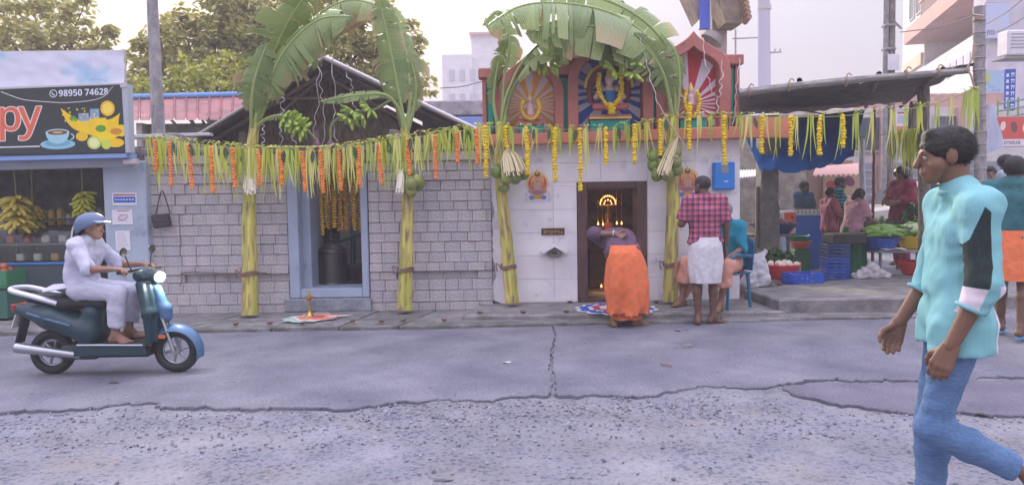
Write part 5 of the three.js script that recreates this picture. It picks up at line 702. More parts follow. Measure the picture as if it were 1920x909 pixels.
  tag(obj('fairy_light_string', tube([[-6.115, 2.84, -8.87], [-5.864, 2.747, -8.87], [-5.641, 2.718, -8.87], [-5.29, 2.7, -8.87], [-4.902, 2.758, -8.87], [-4.768, 2.882, -8.87]], 0.005, 60, 4), wire), 'fairy light wire draped across the stall signboard', 'light string');
  // electricity pole
  const pp = thing('electricity_pole', 'grey concrete electricity pole leaning behind the stall', 'pole', [0, 0, 0]); obj('shaft', rod([-4.971, 1.864, -10.4], [-4.986, 4.753, -10.4], 0.095, 0.07, 14), mat([0.4, 0.38, 0.4], { map: T.grime }), pp); obj('lower_shaft', rod([-4.971 + 0.05, 0, -10.4], [-4.971, 1.864, -10.4], 0.105, 0.096, 14), mat([0.4, 0.38, 0.4], { map: T.grime }), pp);
}
// ---------- trees behind ----------
const leafGeo = (r, n) => { // clumps of small folded leaves around a centre
  return (c, rad, cnt, size, P, N, C, col, flat) => { for (let i = 0; i < cnt; i++) { const a = r() * 6.283, q = Math.acos(2 * r() - 1), d = rad * Math.cbrt(r()), x = c[0] + d * Math.sin(q) * Math.cos(a), y = c[1] + d * Math.cos(q) * flat, z = c[2] + d * Math.sin(q) * Math.sin(a); const e = [r() - 0.5, -0.4 * r(), r() - 0.5], l = Math.hypot(...e) || 1, L = size * (0.6 + r() * 0.7), dx = e[0] / l * L, dy = e[1] / l * L, dz = e[2] / l * L, tx = (r() - 0.5), ty = (r() - 0.2), tz = (r() - 0.5); const wx = (dy * tz - dz * ty), wy = (dz * tx - dx * tz), wz = (dx * ty - dy * tx), wl = Math.hypot(wx, wy, wz) || 1, k = L * 0.26 / wl; P.push(x, y, z, x + dx * 0.5 + wx * k, y + dy * 0.5 + wy * k, z + dz * 0.5 + wz * k, x + dx, y + dy, z + dz, x, y, z, x + dx, y + dy, z + dz, x + dx * 0.5 - wx * k, y + dy * 0.5 - wy * k, z + dz * 0.5 - wz * k); const v = 0.65 + r() * 0.7, m = mix3(col[0], col[1], r()); for (let s = 0; s < 6; s++) C.push(m[0] * v, m[1] * v, m[2] * v); } };
};
const crownM = leafy([1, 1, 1], { vertexColors: true, transmission: 0.5, roughness: 0.6 }), barkM = mat([0.13, 0.1, 0.085], { bumpMap: T.rough, bumpScale: 0.02 });
function tree(name, label, base, lobes, cols, seed, size, dens, trunkR = 0.2, group) { // lobes: [x, y, z, radius]
  const r = mulberry(seed), put = leafGeo(r), P = [], C = [], t = thing(name, label, name.includes('bush') ? 'bush' : 'tree', base, 0, group), limbs = [], o = [0, 0, 0];
  const top = lobes.reduce((a, b) => b[1] > a[1] ? b : a); const fork = [o[0] + (top[0] - base[0]) * 0.3, (top[1] - base[1]) * 0.45, (top[2] - base[2]) * 0.3];
  limbs.push(tube([o, [fork[0] * 0.4, fork[1] * 0.5, fork[2] * 0.4], fork], u => mix(trunkR, trunkR * 0.6, u), 12, 8));
  for (const l of lobes) {
    const c = [l[0] - base[0], l[1] - base[1], l[2] - base[2]]; limbs.push(tube([fork, mix3(fork, c, 0.55).map((v, i) => v + (i === 1 ? 0.2 : (r() - 0.5) * 0.3)), c], u => mix(trunkR * 0.45, 0.012, u), 10, 6));
    const n = Math.max(5, Math.round(l[3] * l[3] * 30)); for (let k = 0; k < n; k++) { const a = r() * 6.283, q = Math.acos(2 * r() - 1), d = l[3] * (0.45 + 0.6 * r()), cc = [c[0] + d * Math.sin(q) * Math.cos(a), c[1] + d * Math.cos(q) * 0.85, c[2] + d * Math.sin(q) * Math.sin(a)]; put(cc, l[3] * (0.16 + r() * 0.24), Math.round(dens * (0.5 + r())), size, P, null, C, cols, 0.8); if (r() < 0.25) limbs.push(tube([c, mix3(c, cc, 0.6).map(v => v + (r() - 0.5) * 0.1), cc], 0.012, 5, 4)); }
  }
  const g = new THREE.BufferGeometry(); g.setAttribute('position', new THREE.Float32BufferAttribute(P, 3)); g.setAttribute('color', new THREE.Float32BufferAttribute(C, 3)); g.setAttribute('uv', new THREE.BufferAttribute(new Float32Array(P.length / 3 * 2), 2)); g.computeVertexNormals();
  obj('trunk', limbs, barkM, t); stuff(obj('crown', g, crownM, t)); return t;
}
{
  const gr = [[0.07, 0.12, 0.03], [0.13, 0.18, 0.05]], ol = [[0.3, 0.32, 0.06], [0.55, 0.5, 0.12]], br = [[0.36, 0.44, 0.06], [0.68, 0.64, 0.09]];
  const gT = 'trees behind the stall and gable hall';
  tree('broad_tree', 'loose open crowned tree behind the stall signboard', [-12.5, 0, -20], [[...[-13.956, 6.673, -20], 1.0], [...[-13.126, 6.858, -20.5], 0.75], [...[-11.815, 6.033, -19.5], 0.8], [...[-11.519, 6.636, -20], 0.6], [...[-11.339, 5.926, -20], 0.6], [...[-12.814, 5.703, -19.5], 0.8], [...[-10.898, 6.131, -20], 0.35], [...[-12.295, 5.515, -20], 0.8], [...[-10.997, 5.566, -20], 0.45], [...[-14.16, 5.615, -20], 0.9], [...[-12.682, 7.2, -21], 0.5]], ol, 501, 0.19, 30, 0.24, gT);
  tree('broad_tree', 'tall dense dark tree behind the red roofed shed', [-8.6, 0, -20], [[...[-9.186, 5.301, -19.5], 0.95], [...[-8.745, 6.098, -20], 0.95], [...[-7.935, 6.58, -20], 0.85], [...[-7.679, 5.798, -20], 1.1], [...[-6.94, 6.353, -20], 1.0], [...[-6.539, 5.497, -20], 1.1], [...[-8.277, 5.239, -20], 1.0], [...[-9.562, 4.751, -19.5], 0.7], [...[-6.221, 6.751, -20.5], 0.8], [...[-7.341, 7.135, -20], 0.8], [...[-5.906, 7.317, -21], 0.8]], ol, 502, 0.19, 50, 0.3, gT);
  tree('leafy_bush', 'bright leaved bushy tree just above the blue ridge of the shed', [-6.9, 0, -16.5], [[...[-7.437, 4.233, -16.5], 0.55], [...[-6.897, 4.342, -16.5], 0.6], [...[-6.358, 4.451, -16.5], 0.65], [...[-5.94, 4.504, -16.5], 0.55], [...[-5.776, 4.09, -16.5], 0.5], [...[-6.531, 4.012, -16.3], 0.55], [...[-7.183, 3.906, -16.3], 0.5], [...[-7.805, 3.98, -16.5], 0.5], [...[-8.277, 4.07, -16.5], 0.5]], br, 503, 0.13, 44, 0.14, gT);
  tree('broad_tree', 'sunlit tree rising behind the gable hall', [-5.5, 0, -19], [[...[-4.833, 5.677, -19], 1.0], [...[-4.021, 5.395, -19], 0.9], [...[-3.464, 5.791, -19], 0.85], [...[-4.379, 6.469, -19.5], 0.9], [...[-2.867, 5.107, -19], 0.7], [...[-2.649, 5.643, -19], 0.6], [...[-5.374, 5.82, -19], 0.8], [...[-2.538, 4.561, -19], 0.55], [...[-3.626, 4.849, -19], 0.8], [...[-3.626, 6.796, -20], 0.6]], ol, 504, 0.19, 46, 0.26, gT);
}

// ---------- people ----------
const ell = (c, r) => ({ a: c, b: c, r: Math.max(...r), f: (x, y, z) => { const px = (x - c[0]) / r[0], py = (y - c[1]) / r[1], pz = (z - c[2]) / r[2], k0 = Math.hypot(px, py, pz), k1 = Math.hypot(px / r[0], py / r[1], pz / r[2]); return k1 < 1e-6 ? -Math.min(...r) : k0 * (k0 - 1) / k1; } });
const STAND = { pelvis: [0, 0.95, 0], waist: [0, 1.08, 0.01], chest: [0, 1.27, 0], neck: [0, 1.44, -0.015], head: [0, 1.565, 0.02], shL: [0.175, 1.395, -0.01], elL: [0.215, 1.12, -0.03], wrL: [0.215, 0.88, 0.03], shR: [-0.175, 1.395, -0.01], elR: [-0.215, 1.12, -0.03], wrR: [-0.215, 0.88, 0.03], hpL: [0.09, 0.92, 0], knL: [0.095, 0.5, 0.02], anL: [0.1, 0.085, -0.02], hpR: [-0.09, 0.92, 0], knR: [-0.095, 0.5, 0.02], anR: [-0.1, 0.085, -0.02] };
const add = (a, b, k = 1) => [a[0] + b[0] * k, a[1] + b[1] * k, a[2] + b[2] * k], sub3 = (a, b) => add(a, b, -1), unit = a => { const l = Math.hypot(...a) || 1; return a.map(x => x / l); }, cross3 = (a, b) => [a[1] * b[2] - a[2] * b[1], a[2] * b[0] - a[0] * b[2], a[0] * b[1] - a[1] * b[0]];
function torsoBones(J, o = 0, w = 1) {
  const s = unit(sub3(J.shL, J.shR)), b = [];
  for (const k of [1, -1]) { const sh = k > 0 ? J.shL : J.shR, hp = k > 0 ? J.hpL : J.hpR, wa = add(J.waist, s, 0.058 * k * w), ch = add(J.chest, s, 0.085 * k * w); b.push(bone(add(hp, s, 0.005 * k), wa, 0.098 * w + o, 0.092 * w + o), bone(wa, ch, 0.092 * w + o, 0.1 * w + o), bone(ch, add(sh, s, -0.015 * k), 0.092 * w + o, 0.058 + o), bone(J.neck, sh, 0.045 + o, 0.05 + o)); }
  b.push(bone(J.pelvis, J.waist, 0.1 * w + o, 0.095 * w + o), bone(J.waist, J.chest, 0.095 * w + o, 0.1 * w + o)); return b;
}
const armBones = (J, s, o = 0) => [bone(J['sh' + s], J['el' + s], 0.05 + o, 0.04 + o), bone(J['el' + s], J['wr' + s], 0.04 + o, 0.026 + o)];
const legBones = (J, s, o = 0) => { const k = J['kn' + s], a = J['an' + s], c = add(mix3(k, a, 0.3), [0, 0, -0.018]); return [bone(J['hp' + s], k, 0.085 + o, 0.056 + o), bone(k, c, 0.054 + o, 0.054 + o), bone(c, a, 0.052 + o, 0.034 + o)]; };
function footBones(J, s) { const a = J['an' + s], d = unit(J['ft' + s] || [s === 'L' ? 0.2 : -0.2, 0, 1]), up = J['fu' + s] || [0, 1, 0], dn = unit(up), side = unit(cross3(dn, d)), q = (f, u, k = 0) => add(add(add(a, d, f), dn, u), side, k); return [bone(a, q(-0.045, -0.05), 0.036, 0.03), bone(q(-0.045, -0.052), q(0.1, -0.062, 0.008), 0.03, 0.026), bone(a, q(0.09, -0.05), 0.036, 0.026), bone(q(0.07, -0.065, 0.024), q(0.165, -0.07, 0.02), 0.022, 0.014), bone(q(0.08, -0.066, -0.014), q(0.15, -0.072, -0.02), 0.022, 0.012), bone(q(0.07, -0.066, -0.03), q(0.125, -0.072, -0.042), 0.018, 0.01)]; }
function handGeo(w, dir, nrm, thumb, curl = 0.5, h = 0.005) { // palm, four fingers, thumb; nrm: the way the palm faces
  const d = unit(dir), n = unit(sub3(nrm, d.map(x => x * (nrm[0] * d[0] + nrm[1] * d[1] + nrm[2] * d[2])))), s = cross3(d, n).map(x => x * thumb), b = [], P = (f, k, u) => add(add(add(w, d, f), s, k), n, u);
  const off = [0.03, 0.01, -0.011, -0.03], len = [0.068, 0.078, 0.072, 0.056];
  off.forEach((o, i) => { const kn = P(0.088 - Math.abs(i - 1) * 0.004, o, 0); b.push(bone(P(0.0, o * 0.5, 0), kn, 0.017, 0.0125)); let a = kn, ang = curl * (0.5 + i * 0.08); for (let k = 0; k < 3; k++) { const l = len[i] * [0.46, 0.3, 0.24][k], e = add(add(a, d, l * Math.cos(ang)), n, l * Math.sin(ang)); b.push(bone(a, e, 0.0098 - k * 0.0008, 0.009 - k * 0.0008)); a = e; ang += curl * 0.75; } });
  const t0 = P(0.025, 0.022, 0.008), t1 = P(0.058, 0.052, 0.018), t2 = P(0.085, 0.058, 0.024 + curl * 0.012), t3 = P(0.106, 0.054, 0.028 + curl * 0.02); b.push(bone(t0, t1, 0.015, 0.012), bone(t1, t2, 0.011, 0.01), bone(t2, t3, 0.01, 0.008));
  const [lo, hi] = limits(b, 0.012); return field(union(b, 0.008), lo, hi, h);
}
function person(o) {
  const J = { ...STAND, ...o.j }, h = o.cell || 0.0155, t = thing('person', o.label, 'person', o.pos, o.yaw || 0); if (o.scale) t.scale.setScalar(o.scale);
  const skinM = mat(o.skin || [0.2, 0.105, 0.065], { roughness: 0.55 }), parts = [];
  const legs = o.legs !== false, lg = o.slim ? -0.014 : 0, bs = [...torsoBones(J, -0.01, o.slim || 1), ...armBones(J, 'L'), ...armBones(J, 'R'), ...(legs ? [...legBones(J, 'L', lg), ...legBones(J, 'R', lg), ...footBones(J, 'L'), ...footBones(J, 'R')] : [])], [lo, hi] = limits(bs, 0.03), u = union(bs, 0.022), fl = o.floor;
  parts.push(field(fl === undefined ? u : (x, y, z) => Math.max(u(x, y, z), fl - y), lo, hi, h));
  // head
  const e = new THREE.Matrix4().makeRotationFromEuler(new THREE.Euler(...(o.look || [0, 0, 0]), 'YXZ')), inv = e.clone().invert(), v = V();
  const nb = v.set(...sub3(J.neck, J.head)).applyMatrix4(inv).toArray();
  const hb = [ell([0, 0.035, -0.012], [0.073, 0.08, 0.092]), bone([0, -0.005, 0.028], [0, -0.07, 0.052], 0.057, 0.034), bone([-0.035, -0.03, 0.03], [-0.02, -0.07, 0.045], 0.04, 0.03), bone([0.035, -0.03, 0.03], [0.02, -0.07, 0.045], 0.04, 0.03), bone([0, 0.012, 0.086], [0, -0.022, 0.103], 0.009, 0.013), bone([-0.03, 0.026, 0.074], [0.03, 0.026, 0.074], 0.014), bone([-0.018, -0.046, 0.082], [0.018, -0.046, 0.082], 0.008), bone([-0.018, -0.055, 0.08], [0.018, -0.055, 0.08], 0.008), ell([0.076, 0, -0.012], [0.013, 0.032, 0.02]), ell([-0.076, 0, -0.012], [0.013, 0.032, 0.02]), bone([0, -0.04, -0.02], nb, 0.052, 0.056)];
  const hu = union(hb, 0.014), hf = (x, y, z) => { let d = hu(x, y, z); for (const k of [-1, 1]) d = Math.max(d, 0.016 - Math.hypot(x - k * 0.03, (y - 0.006) * 1.3, z - 0.094)); return d; };
  const hg = field(hf, [-0.12, Math.min(-0.14, nb[1] - 0.02), Math.min(-0.14, nb[2] - 0.07)], [0.12, 0.14, 0.14], o.cell && o.cell < 0.01 ? 0.005 : 0.008); hg.applyMatrix4(e); hg.translate(...J.head); parts.push(hg);
  for (const s of ['L', 'R']) { const hd = o['hand' + s] || {}; if (hd === false) continue; const dir = hd.dir || sub3(J['wr' + s], J['el' + s]), nr = hd.n || [s === 'L' ? -1 : 1, 0, 0]; parts.push(handGeo(J['wr' + s], dir, nr, hd.thumb || (s === 'L' ? -1 : 1), hd.curl ?? 0.45, o.cell && o.cell < 0.01 ? 0.0042 : 0.0065)); }
  obj('body', parts, skinM, t);
  // hair
  const head = new THREE.Group(); const H = (g, name, m) => { g.applyMatrix4(e); g.translate(...J.head); return obj(name, g, m, t); };
  if (o.hair !== false) { const hp = o.hair || {}, grow = hp.grow ?? 0.014, cut = hp.cut ?? 0.0, ex = (hp.extra || []).map(b => bone(...b)); const cr = ell([0, 0.037, -0.014], [0.073 + grow, 0.08 + grow, 0.092 + grow]), ff = (x, y, z) => { let d = Math.max(cr.f(x, y, z), -(0.72 * y - 0.69 * z + 0.03 + cut)); for (const b of ex) d = smin(d, b.f(x, y, z), 0.02); return Math.abs(d) > 0.03 ? d : d + 0.0025 * N3(x * 45, y * 45, z * 45); }; const hm = field(ff, [-0.13, hp.low || -0.13, -0.16], [0.13, 0.16, 0.13], o.cell && o.cell < 0.01 ? 0.005 : 0.008), near = o.cell && o.cell < 0.01;
    { // short strands lying over the hair, combed back and down
      const p = hm.attributes.position, n = hm.attributes.normal, P = [], r = mulberry(Math.round((o.pos[0] + 20) * 100)), cnt = near ? 5200 : 500, w = near ? 0.0012 : 0.003; for (let i = 0; i < cnt; i++) { const k = Math.floor(r() * p.count), a = [p.getX(k), p.getY(k), p.getZ(k)], m = [n.getX(k), n.getY(k), n.getZ(k)], c = N3(a[0] * 14, a[1] * 14, a[2] * 14), dir = unit([m[0] * 0.3 + 0.3 * c + (r() - 0.5) * 0.4, m[1] * 0.3 - 0.5 + (r() - 0.5) * 0.3, m[2] * 0.3 - 0.4 + (r() - 0.5) * 0.4]), L = (near ? 0.014 : 0.014) * (0.5 + r()), s = unit(cross3(dir, m)), b = add(a, m, -0.002), e = add(add(b, dir, L), m, 0.002); P.push(...add(b, s, w), ...e, ...add(b, s, -w)); }
      const g2 = new THREE.BufferGeometry(); g2.setAttribute('position', new THREE.Float32BufferAttribute(P, 3)); g2.computeVertexNormals(); const hg2 = join([hm, g2]); H(hg2, 'hair', mat(hp.color || [0.014, 0.012, 0.012], { roughness: 0.7 })); } }
  const eg = []; for (const k of [-1, 1]) eg.push(at(new THREE.SphereGeometry(0.0105, 10, 8), k * 0.03, 0.006, 0.0715)); H(join(eg), 'eyes', mat([0.34, 0.3, 0.28], { roughness: 0.3 })); const pg = []; for (const k of [-1, 1]) pg.push(at(new THREE.SphereGeometry(0.006, 8, 6), k * 0.03, 0.006, 0.0775), cbx(k * 0.03, 0.027, 0.0845, 0.028, 0.005, 0.006, 0.002)); H(join(pg), 'eyes_and_brows', mat([0.01, 0.008, 0.008])); H(cbx(0, -0.0505, 0.0895, 0.036, 0.004, 0.004, 0.001), 'mouth', mat([0.16, 0.05, 0.045]));
  // clothes
  const cutPlane = (f, p, n) => (x, y, z) => Math.max(f(x, y, z), (x - p[0]) * n[0] + (y - p[1]) * n[1] + (z - p[2]) * n[2]);
  if (o.top) {
    const c = o.top, off = c.off ?? 0.014, fs = [], lim = []; let tb = torsoBones(J, off, c.wide || 1);
    if (c.tail) for (const k of ['L', 'R']) tb.push(bone(J['hp' + k], add(J['hp' + k], c.tail), 0.105 + off, 0.11 + off));
    let tf = union(tb, 0.05); const ax = unit(sub3(J.pelvis, J.waist)), hem = c.hemAt || add(J.pelvis, ax, c.hem ?? 0.06); tf = cutPlane(tf, hem, c.hemN || ax); lim.push(...tb);
    const sl = ['L', 'R'].map(s => { const k = c.sleeve, sh = J['sh' + s], el = J['el' + s], wr = J['wr' + s]; let b, end, n; if (k <= 1) { end = mix3(sh, el, k); n = unit(sub3(el, sh)); b = [bone(sh, add(end, n, 0.04), 0.062 + off, 0.052 + off + (c.loose || 0))]; } else { end = mix3(el, wr, k - 1); n = unit(sub3(wr, el)); b = [bone(sh, el, 0.052 + off, 0.045 + off + (c.loose || 0)), bone(el, add(end, n, 0.04), 0.046 + off + (c.loose || 0), 0.036 + off)]; } lim.push(...b); return cutPlane(union(b, 0.02), end, n); });
    const amp = c.fold ?? 0.006, fq = c.freq || 9, f = (x, y, z) => { let d = smin(tf(x, y, z), Math.min(sl[0](x, y, z), sl[1](x, y, z)), 0.03); if (d > 0.06 || d < -0.06) return d; if (c.crease) d += c.crease * (0.5 + 0.5 * N3(x * 5, y * 4, z * 5 + 9)) * Math.sin(y * 62 + x * 20 + 4 * N3(x * 5, y * 5, z * 5)); return d + amp * N3(x * fq, y * fq * 0.6, z * fq) + amp * 0.5 * N3(x * fq * 2.3, y * fq * 2.3, z * fq * 1.2); };
    const [a, b] = limits(lim, 0.03); obj(c.name || 'shirt', field(f, a, b, h), c.mat, t);
  }
  if (o.trousers) { const c = o.trousers, off = c.off ?? 0.014; for (const s of ['L', 'R']) { const lb = [...legBones(J, s, off).map(b => b), bone(J.pelvis, J['hp' + s], 0.1 + off, 0.095 + off)], kn = J['kn' + s], an = J['an' + s], n = unit(sub3(an, kn)), end = mix3(kn, an, c.len ?? 0.97), f0 = union([...lb, bone(kn, add(an, n, 0.02), 0.06 + off, (c.cuff || 0.055) + off * 0.5)], 0.03), [a, b] = limits(lb, 0.06); obj('trouser_leg', field((x, y, z) => { const d = Math.max(f0(x, y, z), (x - end[0]) * n[0] + (y - end[1]) * n[1] + (z - end[2]) * n[2]); return Math.abs(d) > 0.05 ? d : d + 0.004 * N3(x * 8, y * 10, z * 8) + 0.002 * N3(x * 22, y * 30, z * 22) + 0.003 * (0.5 + 0.5 * N3(x * 5, y * 4, z * 5 + 3)) * Math.sin(y * 55 + z * 30 + 4 * N3(x * 5, y * 5, z * 5)); }, a, b, h), c.mat, t); } }
  if (o.slippers) for (const s of ['L', 'R']) { const a = J['an' + s], d = unit(J['ft' + s] || [s === 'L' ? 0.2 : -0.2, 0, 1]), sd = cross3([0, 1, 0], d), q = (f, k, y) => [a[0] + d[0] * f + sd[0] * k, y, a[2] + d[2] * f + sd[2] * k]; const sole = []; for (let i = 0; i < 24; i++) { const g = i / 24 * 6.283, f = 0.05 + 0.135 * Math.cos(g), k = (0.042 + 0.012 * Math.cos(g)) * Math.sin(g); sole.push([a[0] + d[0] * f + sd[0] * k, a[2] + d[2] * f + sd[2] * k]); } const sg = obj('slipper', slab(sole, 0.001, 0.022, 0.004), o.slippers, t); obj('strap', [tube([q(0.06, 0.045, 0.025), q(0.1, 0.02, 0.075), q(0.125, 0, 0.05)], 0.007, 10, 5), tube([q(0.06, -0.045, 0.025), q(0.1, -0.02, 0.075), q(0.125, 0, 0.05)], 0.007, 10, 5)], o.slippers, sg); }
  return t;
}
// cloth hung in rings: [y, cx, cz, rx, rz]
function wrapCloth(rings, fold = 0.012, nf = 9, seed = 1, t0 = 0, t1 = 1) {
  const n = 72, m = 26; return sheet((u, v) => { const q = mix(t0, t1, v) * (rings.length - 1), i = Math.min(rings.length - 2, Math.floor(q)), r = rings[i].map((x, k) => mix(x, rings[i + 1][k], q - i)), a = u * 6.28318, w = fold * (0.25 + 0.75 * mix(t0, t1, v)) * (Math.sin(a * nf + seed + 0.8 * Math.sin(v * 3 + seed) + v * 1.6) * 0.55 + 0.9 * N3(Math.cos(a) * 2.2, v * 1.6 + seed, Math.sin(a) * 2.2) + 0.4 * N3(Math.cos(a) * 6, v * 2 + seed, Math.sin(a) * 6)); return [r[1] + (r[3] + w) * Math.sin(a), r[0], r[2] + (r[4] + w) * Math.cos(a)]; }, n, m, 1.2, 0.9);
}
const fabric = (c, o = {}) => mat(c, { map: T.cloth, bumpMap: T.clothBump, bumpScale: 0.006, roughness: 0.9, ...o });
const orangeCloth = fabric([0.9, 0.22, 0.08]), whiteCloth = fabric([0.72, 0.71, 0.76]);
const dark = [0.13, 0.065, 0.04], brown = [0.22, 0.115, 0.07];
{ // man bowing at the door
  const j = { pelvis: [0, 0.85, -0.04], waist: [0, 0.93, 0.08], chest: [0, 0.98, 0.27], neck: [0.02, 0.95, 0.45], head: [0.03, 0.8, 0.53], shL: [0.18, 0.97, 0.37], elL: [0.3, 1.05, 0.17], wrL: [0.08, 1.05, 0.0], shR: [-0.16, 0.96, 0.38], elR: [-0.2, 0.72, 0.45], wrR: [-0.08, 0.6, 0.6], hpL: [0.085, 0.84, -0.04], knL: [0.1, 0.46, 0.04], anL: [0.12, 0.085, -0.03], hpR: [-0.085, 0.84, -0.04], knR: [-0.11, 0.46, 0.02], anR: [-0.16, 0.085, -0.0], ftL: [0.15, 0, 1], ftR: [-0.95, 0, 0.25] };
  const t = person({ label: 'barefoot man in orange mundu and plum shirt bowing before the shrine door', pos: [1.246, 0, -8.2], yaw: Math.PI + 0.06, j, look: [1.3, 0, 0], skin: brown, floor: 0.004, handL: { dir: [-0.8, -0.25, -0.25], n: [0, 0.5, -0.85], curl: 0.9 }, top: { mat: fabric([0.13, 0.075, 0.13]), sleeve: 1.35, hem: 0.05, off: 0.018, fold: 0.009, loose: 0.012 } });
  const rg = [[0.93, 0, -0.02, 0.165, 0.15], [0.84, 0, -0.06, 0.19, 0.17], [0.7, -0.02, -0.05, 0.225, 0.2], [0.45, -0.04, -0.03, 0.25, 0.22], [0.25, -0.05, -0.02, 0.235, 0.2], [0.15, -0.045, -0.02, 0.225, 0.19]];
  obj('mundu', wrapCloth(rg, 0.03, 5, 3), orangeCloth, t); obj('mundu_border', wrapCloth(rg.slice(-2).map(r => [r[0], r[1], r[2], r[3] + 0.004, r[4] + 0.004]), 0.03, 5, 3, 0.72, 1.02), fabric([0.3, 0.09, 0.06]), t);
  obj('inner_fold', wrapCloth([[0.2, -0.03, -0.01, 0.18, 0.15], [0.09, -0.03, -0.01, 0.17, 0.14]], 0.02, 7, 5), orangeCloth, t);
  const ringG = new THREE.TorusGeometry(0.031, 0.008, 8, 20); const wg = obj('wrist_watch', [ringG, cbx(0, 0.034, 0, 0.03, 0.012, 0.03, 0.004)], glossy([0.5, 0.5, 0.52], { metalness: 0.7, roughness: 0.3 }), t); wg.position.set(0.1, 1.05, 0.014); wg.rotation.set(0, Math.PI / 2 - 0.3, 0.6);
}
{ // man in checked shirt
  const plaid = canvas(256, 256, (x, w) => { x.fillStyle = '#bd6272'; x.fillRect(0, 0, w, w); for (const [p, d, c] of [[0, 44, 'rgba(60,40,80,.55)'], [128, 44, 'rgba(60,40,80,.55)'], [84, 6, 'rgba(240,210,220,.5)'], [212, 6, 'rgba(240,210,220,.5)'], [64, 20, 'rgba(120,40,60,.3)'], [192, 20, 'rgba(120,40,60,.3)']]) { x.fillStyle = c; x.fillRect(p, 0, d, w); x.fillRect(0, p, w, d); } }); plaid.repeat.set(1 / 0.125, 1 / 0.125);
  const j = { ...STAND, shL: [0.185, 1.4, -0.01], elL: [0.27, 1.15, 0.0], wrL: [0.14, 1.2, 0.22], elR: [-0.235, 1.12, -0.02], wrR: [-0.245, 0.87, 0.02], head: [0.03, 1.565, 0.02], ftL: [-0.3, 0, 1], ftR: [-1, 0, 0.35], anL: [0.09, 0.1, -0.02], anR: [-0.09, 0.1, 0.0] };
  const t = person({ label: 'man in pink checked shirt and white folded mundu seen from behind', pos: [2.18, 0, -8.22], yaw: Math.PI + 0.05, j, look: [0.1, 0.5, 0], skin: dark, floor: 0.004, hair: { grow: 0.006, cut: -0.03, color: [0.03, 0.025, 0.025] }, top: { mat: mat([0.9, 0.85, 0.9], { map: plaid, bumpMap: T.clothBump, bumpScale: 0.006, roughness: 0.9 }), sleeve: 0.85, hem: 0.02, off: 0.014, fold: 0.007, loose: 0.012, crease: 0.004 }, slippers: mat([0.05, 0.035, 0.03]), handL: { curl: 0.9 } });
  const rg = [[1.0, 0, 0.0, 0.165, 0.135], [0.9, 0, -0.01, 0.185, 0.155], [0.75, 0, 0, 0.195, 0.16], [0.6, 0, 0, 0.19, 0.155], [0.485, -0.005, 0, 0.175, 0.15]];
  obj('mundu', wrapCloth(rg, 0.013, 5, 11), whiteCloth, t);
}
{ // seated man and chair
  const seat = [2.586, 0.105, -8.85], yaw = -0.95;
  const cm = glossy([0.015, 0.13, 0.25], { roughness: 0.45 }), c = thing('plastic_chair', 'dark blue plastic armchair beside the shrine corner', 'chair', seat, yaw);
  const leg = (x, z) => obj('leg', rod([x * 1.12, 0, z * 1.12], [x, 0.41, z], 0.018, 0.024, 8), cm, c); leg(0.19, 0.19); leg(-0.19, 0.19); leg(0.19, -0.19); leg(-0.19, -0.19);
  obj('seat', thick(sheet((u, v) => [mix(-0.22, 0.22, u), 0.43 - 0.02 * Math.sin(u * 3.14) * Math.sin(v * 3.14), mix(-0.22, 0.24, v)], 8, 8), -0.018), cm, c);
  obj('backrest', thick(sheet((u, v) => { const a = (u - 0.5) * 1.5; return [0.235 * Math.sin(a) / Math.sin(0.75), 0.45 + 0.4 * v - 0.06 * v * (2 * u - 1) ** 2, -0.24 - 0.05 * v + 0.06 * (1 - Math.cos(a)) * 2]; }, 12, 8), 0.014), cm, c);
  for (const s of [-1, 1]) obj('armrest', [tube([[s * 0.23, 0.62, -0.22], [s * 0.26, 0.645, 0], [s * 0.25, 0.63, 0.17], [s * 0.23, 0.41, 0.2]], 0.022, 20, 8)], cm, c);
  const j = { pelvis: [0, 0.53, -0.08], waist: [0, 0.66, -0.09], chest: [0, 0.86, -0.07], neck: [0, 1.03, -0.04], head: [0, 1.15, 0.02], shL: [0.18, 0.98, -0.06], elL: [0.24, 0.72, -0.02], wrL: [0.16, 0.6, 0.2], shR: [-0.18, 0.98, -0.06], elR: [-0.24, 0.72, -0.02], wrR: [-0.16, 0.6, 0.2], hpL: [0.09, 0.52, -0.06], knL: [0.26, 0.53, 0.3], anL: [0.2, 0.09, 0.34], hpR: [-0.09, 0.52, -0.06], knR: [-0.34, 0.53, 0.3], anR: [-0.36, 0.09, 0.36] };
  const t = person({ label: 'seated man in teal shirt and peach mundu on blue chair', pos: [seat[0], 0.105, seat[2]], yaw, j, skin: brown, floor: 0.004, hair: { color: [0.2, 0.19, 0.2], cut: -0.01 }, top: { mat: fabric([0.0, 0.24, 0.36]), sleeve: 1.1, off: 0.014, fold: 0.008, hem: 0.04, loose: 0.008 } });
  const peach = fabric([0.68, 0.33, 0.24]);
  for (const [hx, kn, an] of [[0.09, j.knL, j.anL], [-0.09, j.knR, j.anR]]) {
    const b = [bone([hx, 0.53, -0.05], kn, 0.115, 0.085), bone(kn, mix3(kn, an, 0.55), 0.085, 0.1)], f = union(b, 0.03), end = mix3(kn, an, 0.55), [lo, hi] = limits(b, 0.03); obj('mundu', field((x, y, z) => Math.max(f(x, y, z), end[1] - y) + 0.01 * N3(x * 9, y * 7, z * 9), lo, hi, 0.013), peach, t);
  }
  obj('mundu_flap', thick(sheet((u, v) => [-0.38 - 0.02 * Math.sin(v * 5), 0.56 - 0.5 * v * (0.6 + 0.4 * u), 0.1 + 0.35 * u - 0.1 * v + 0.02 * Math.sin(u * 14)], 16, 8), 0.006), peach, t);
}
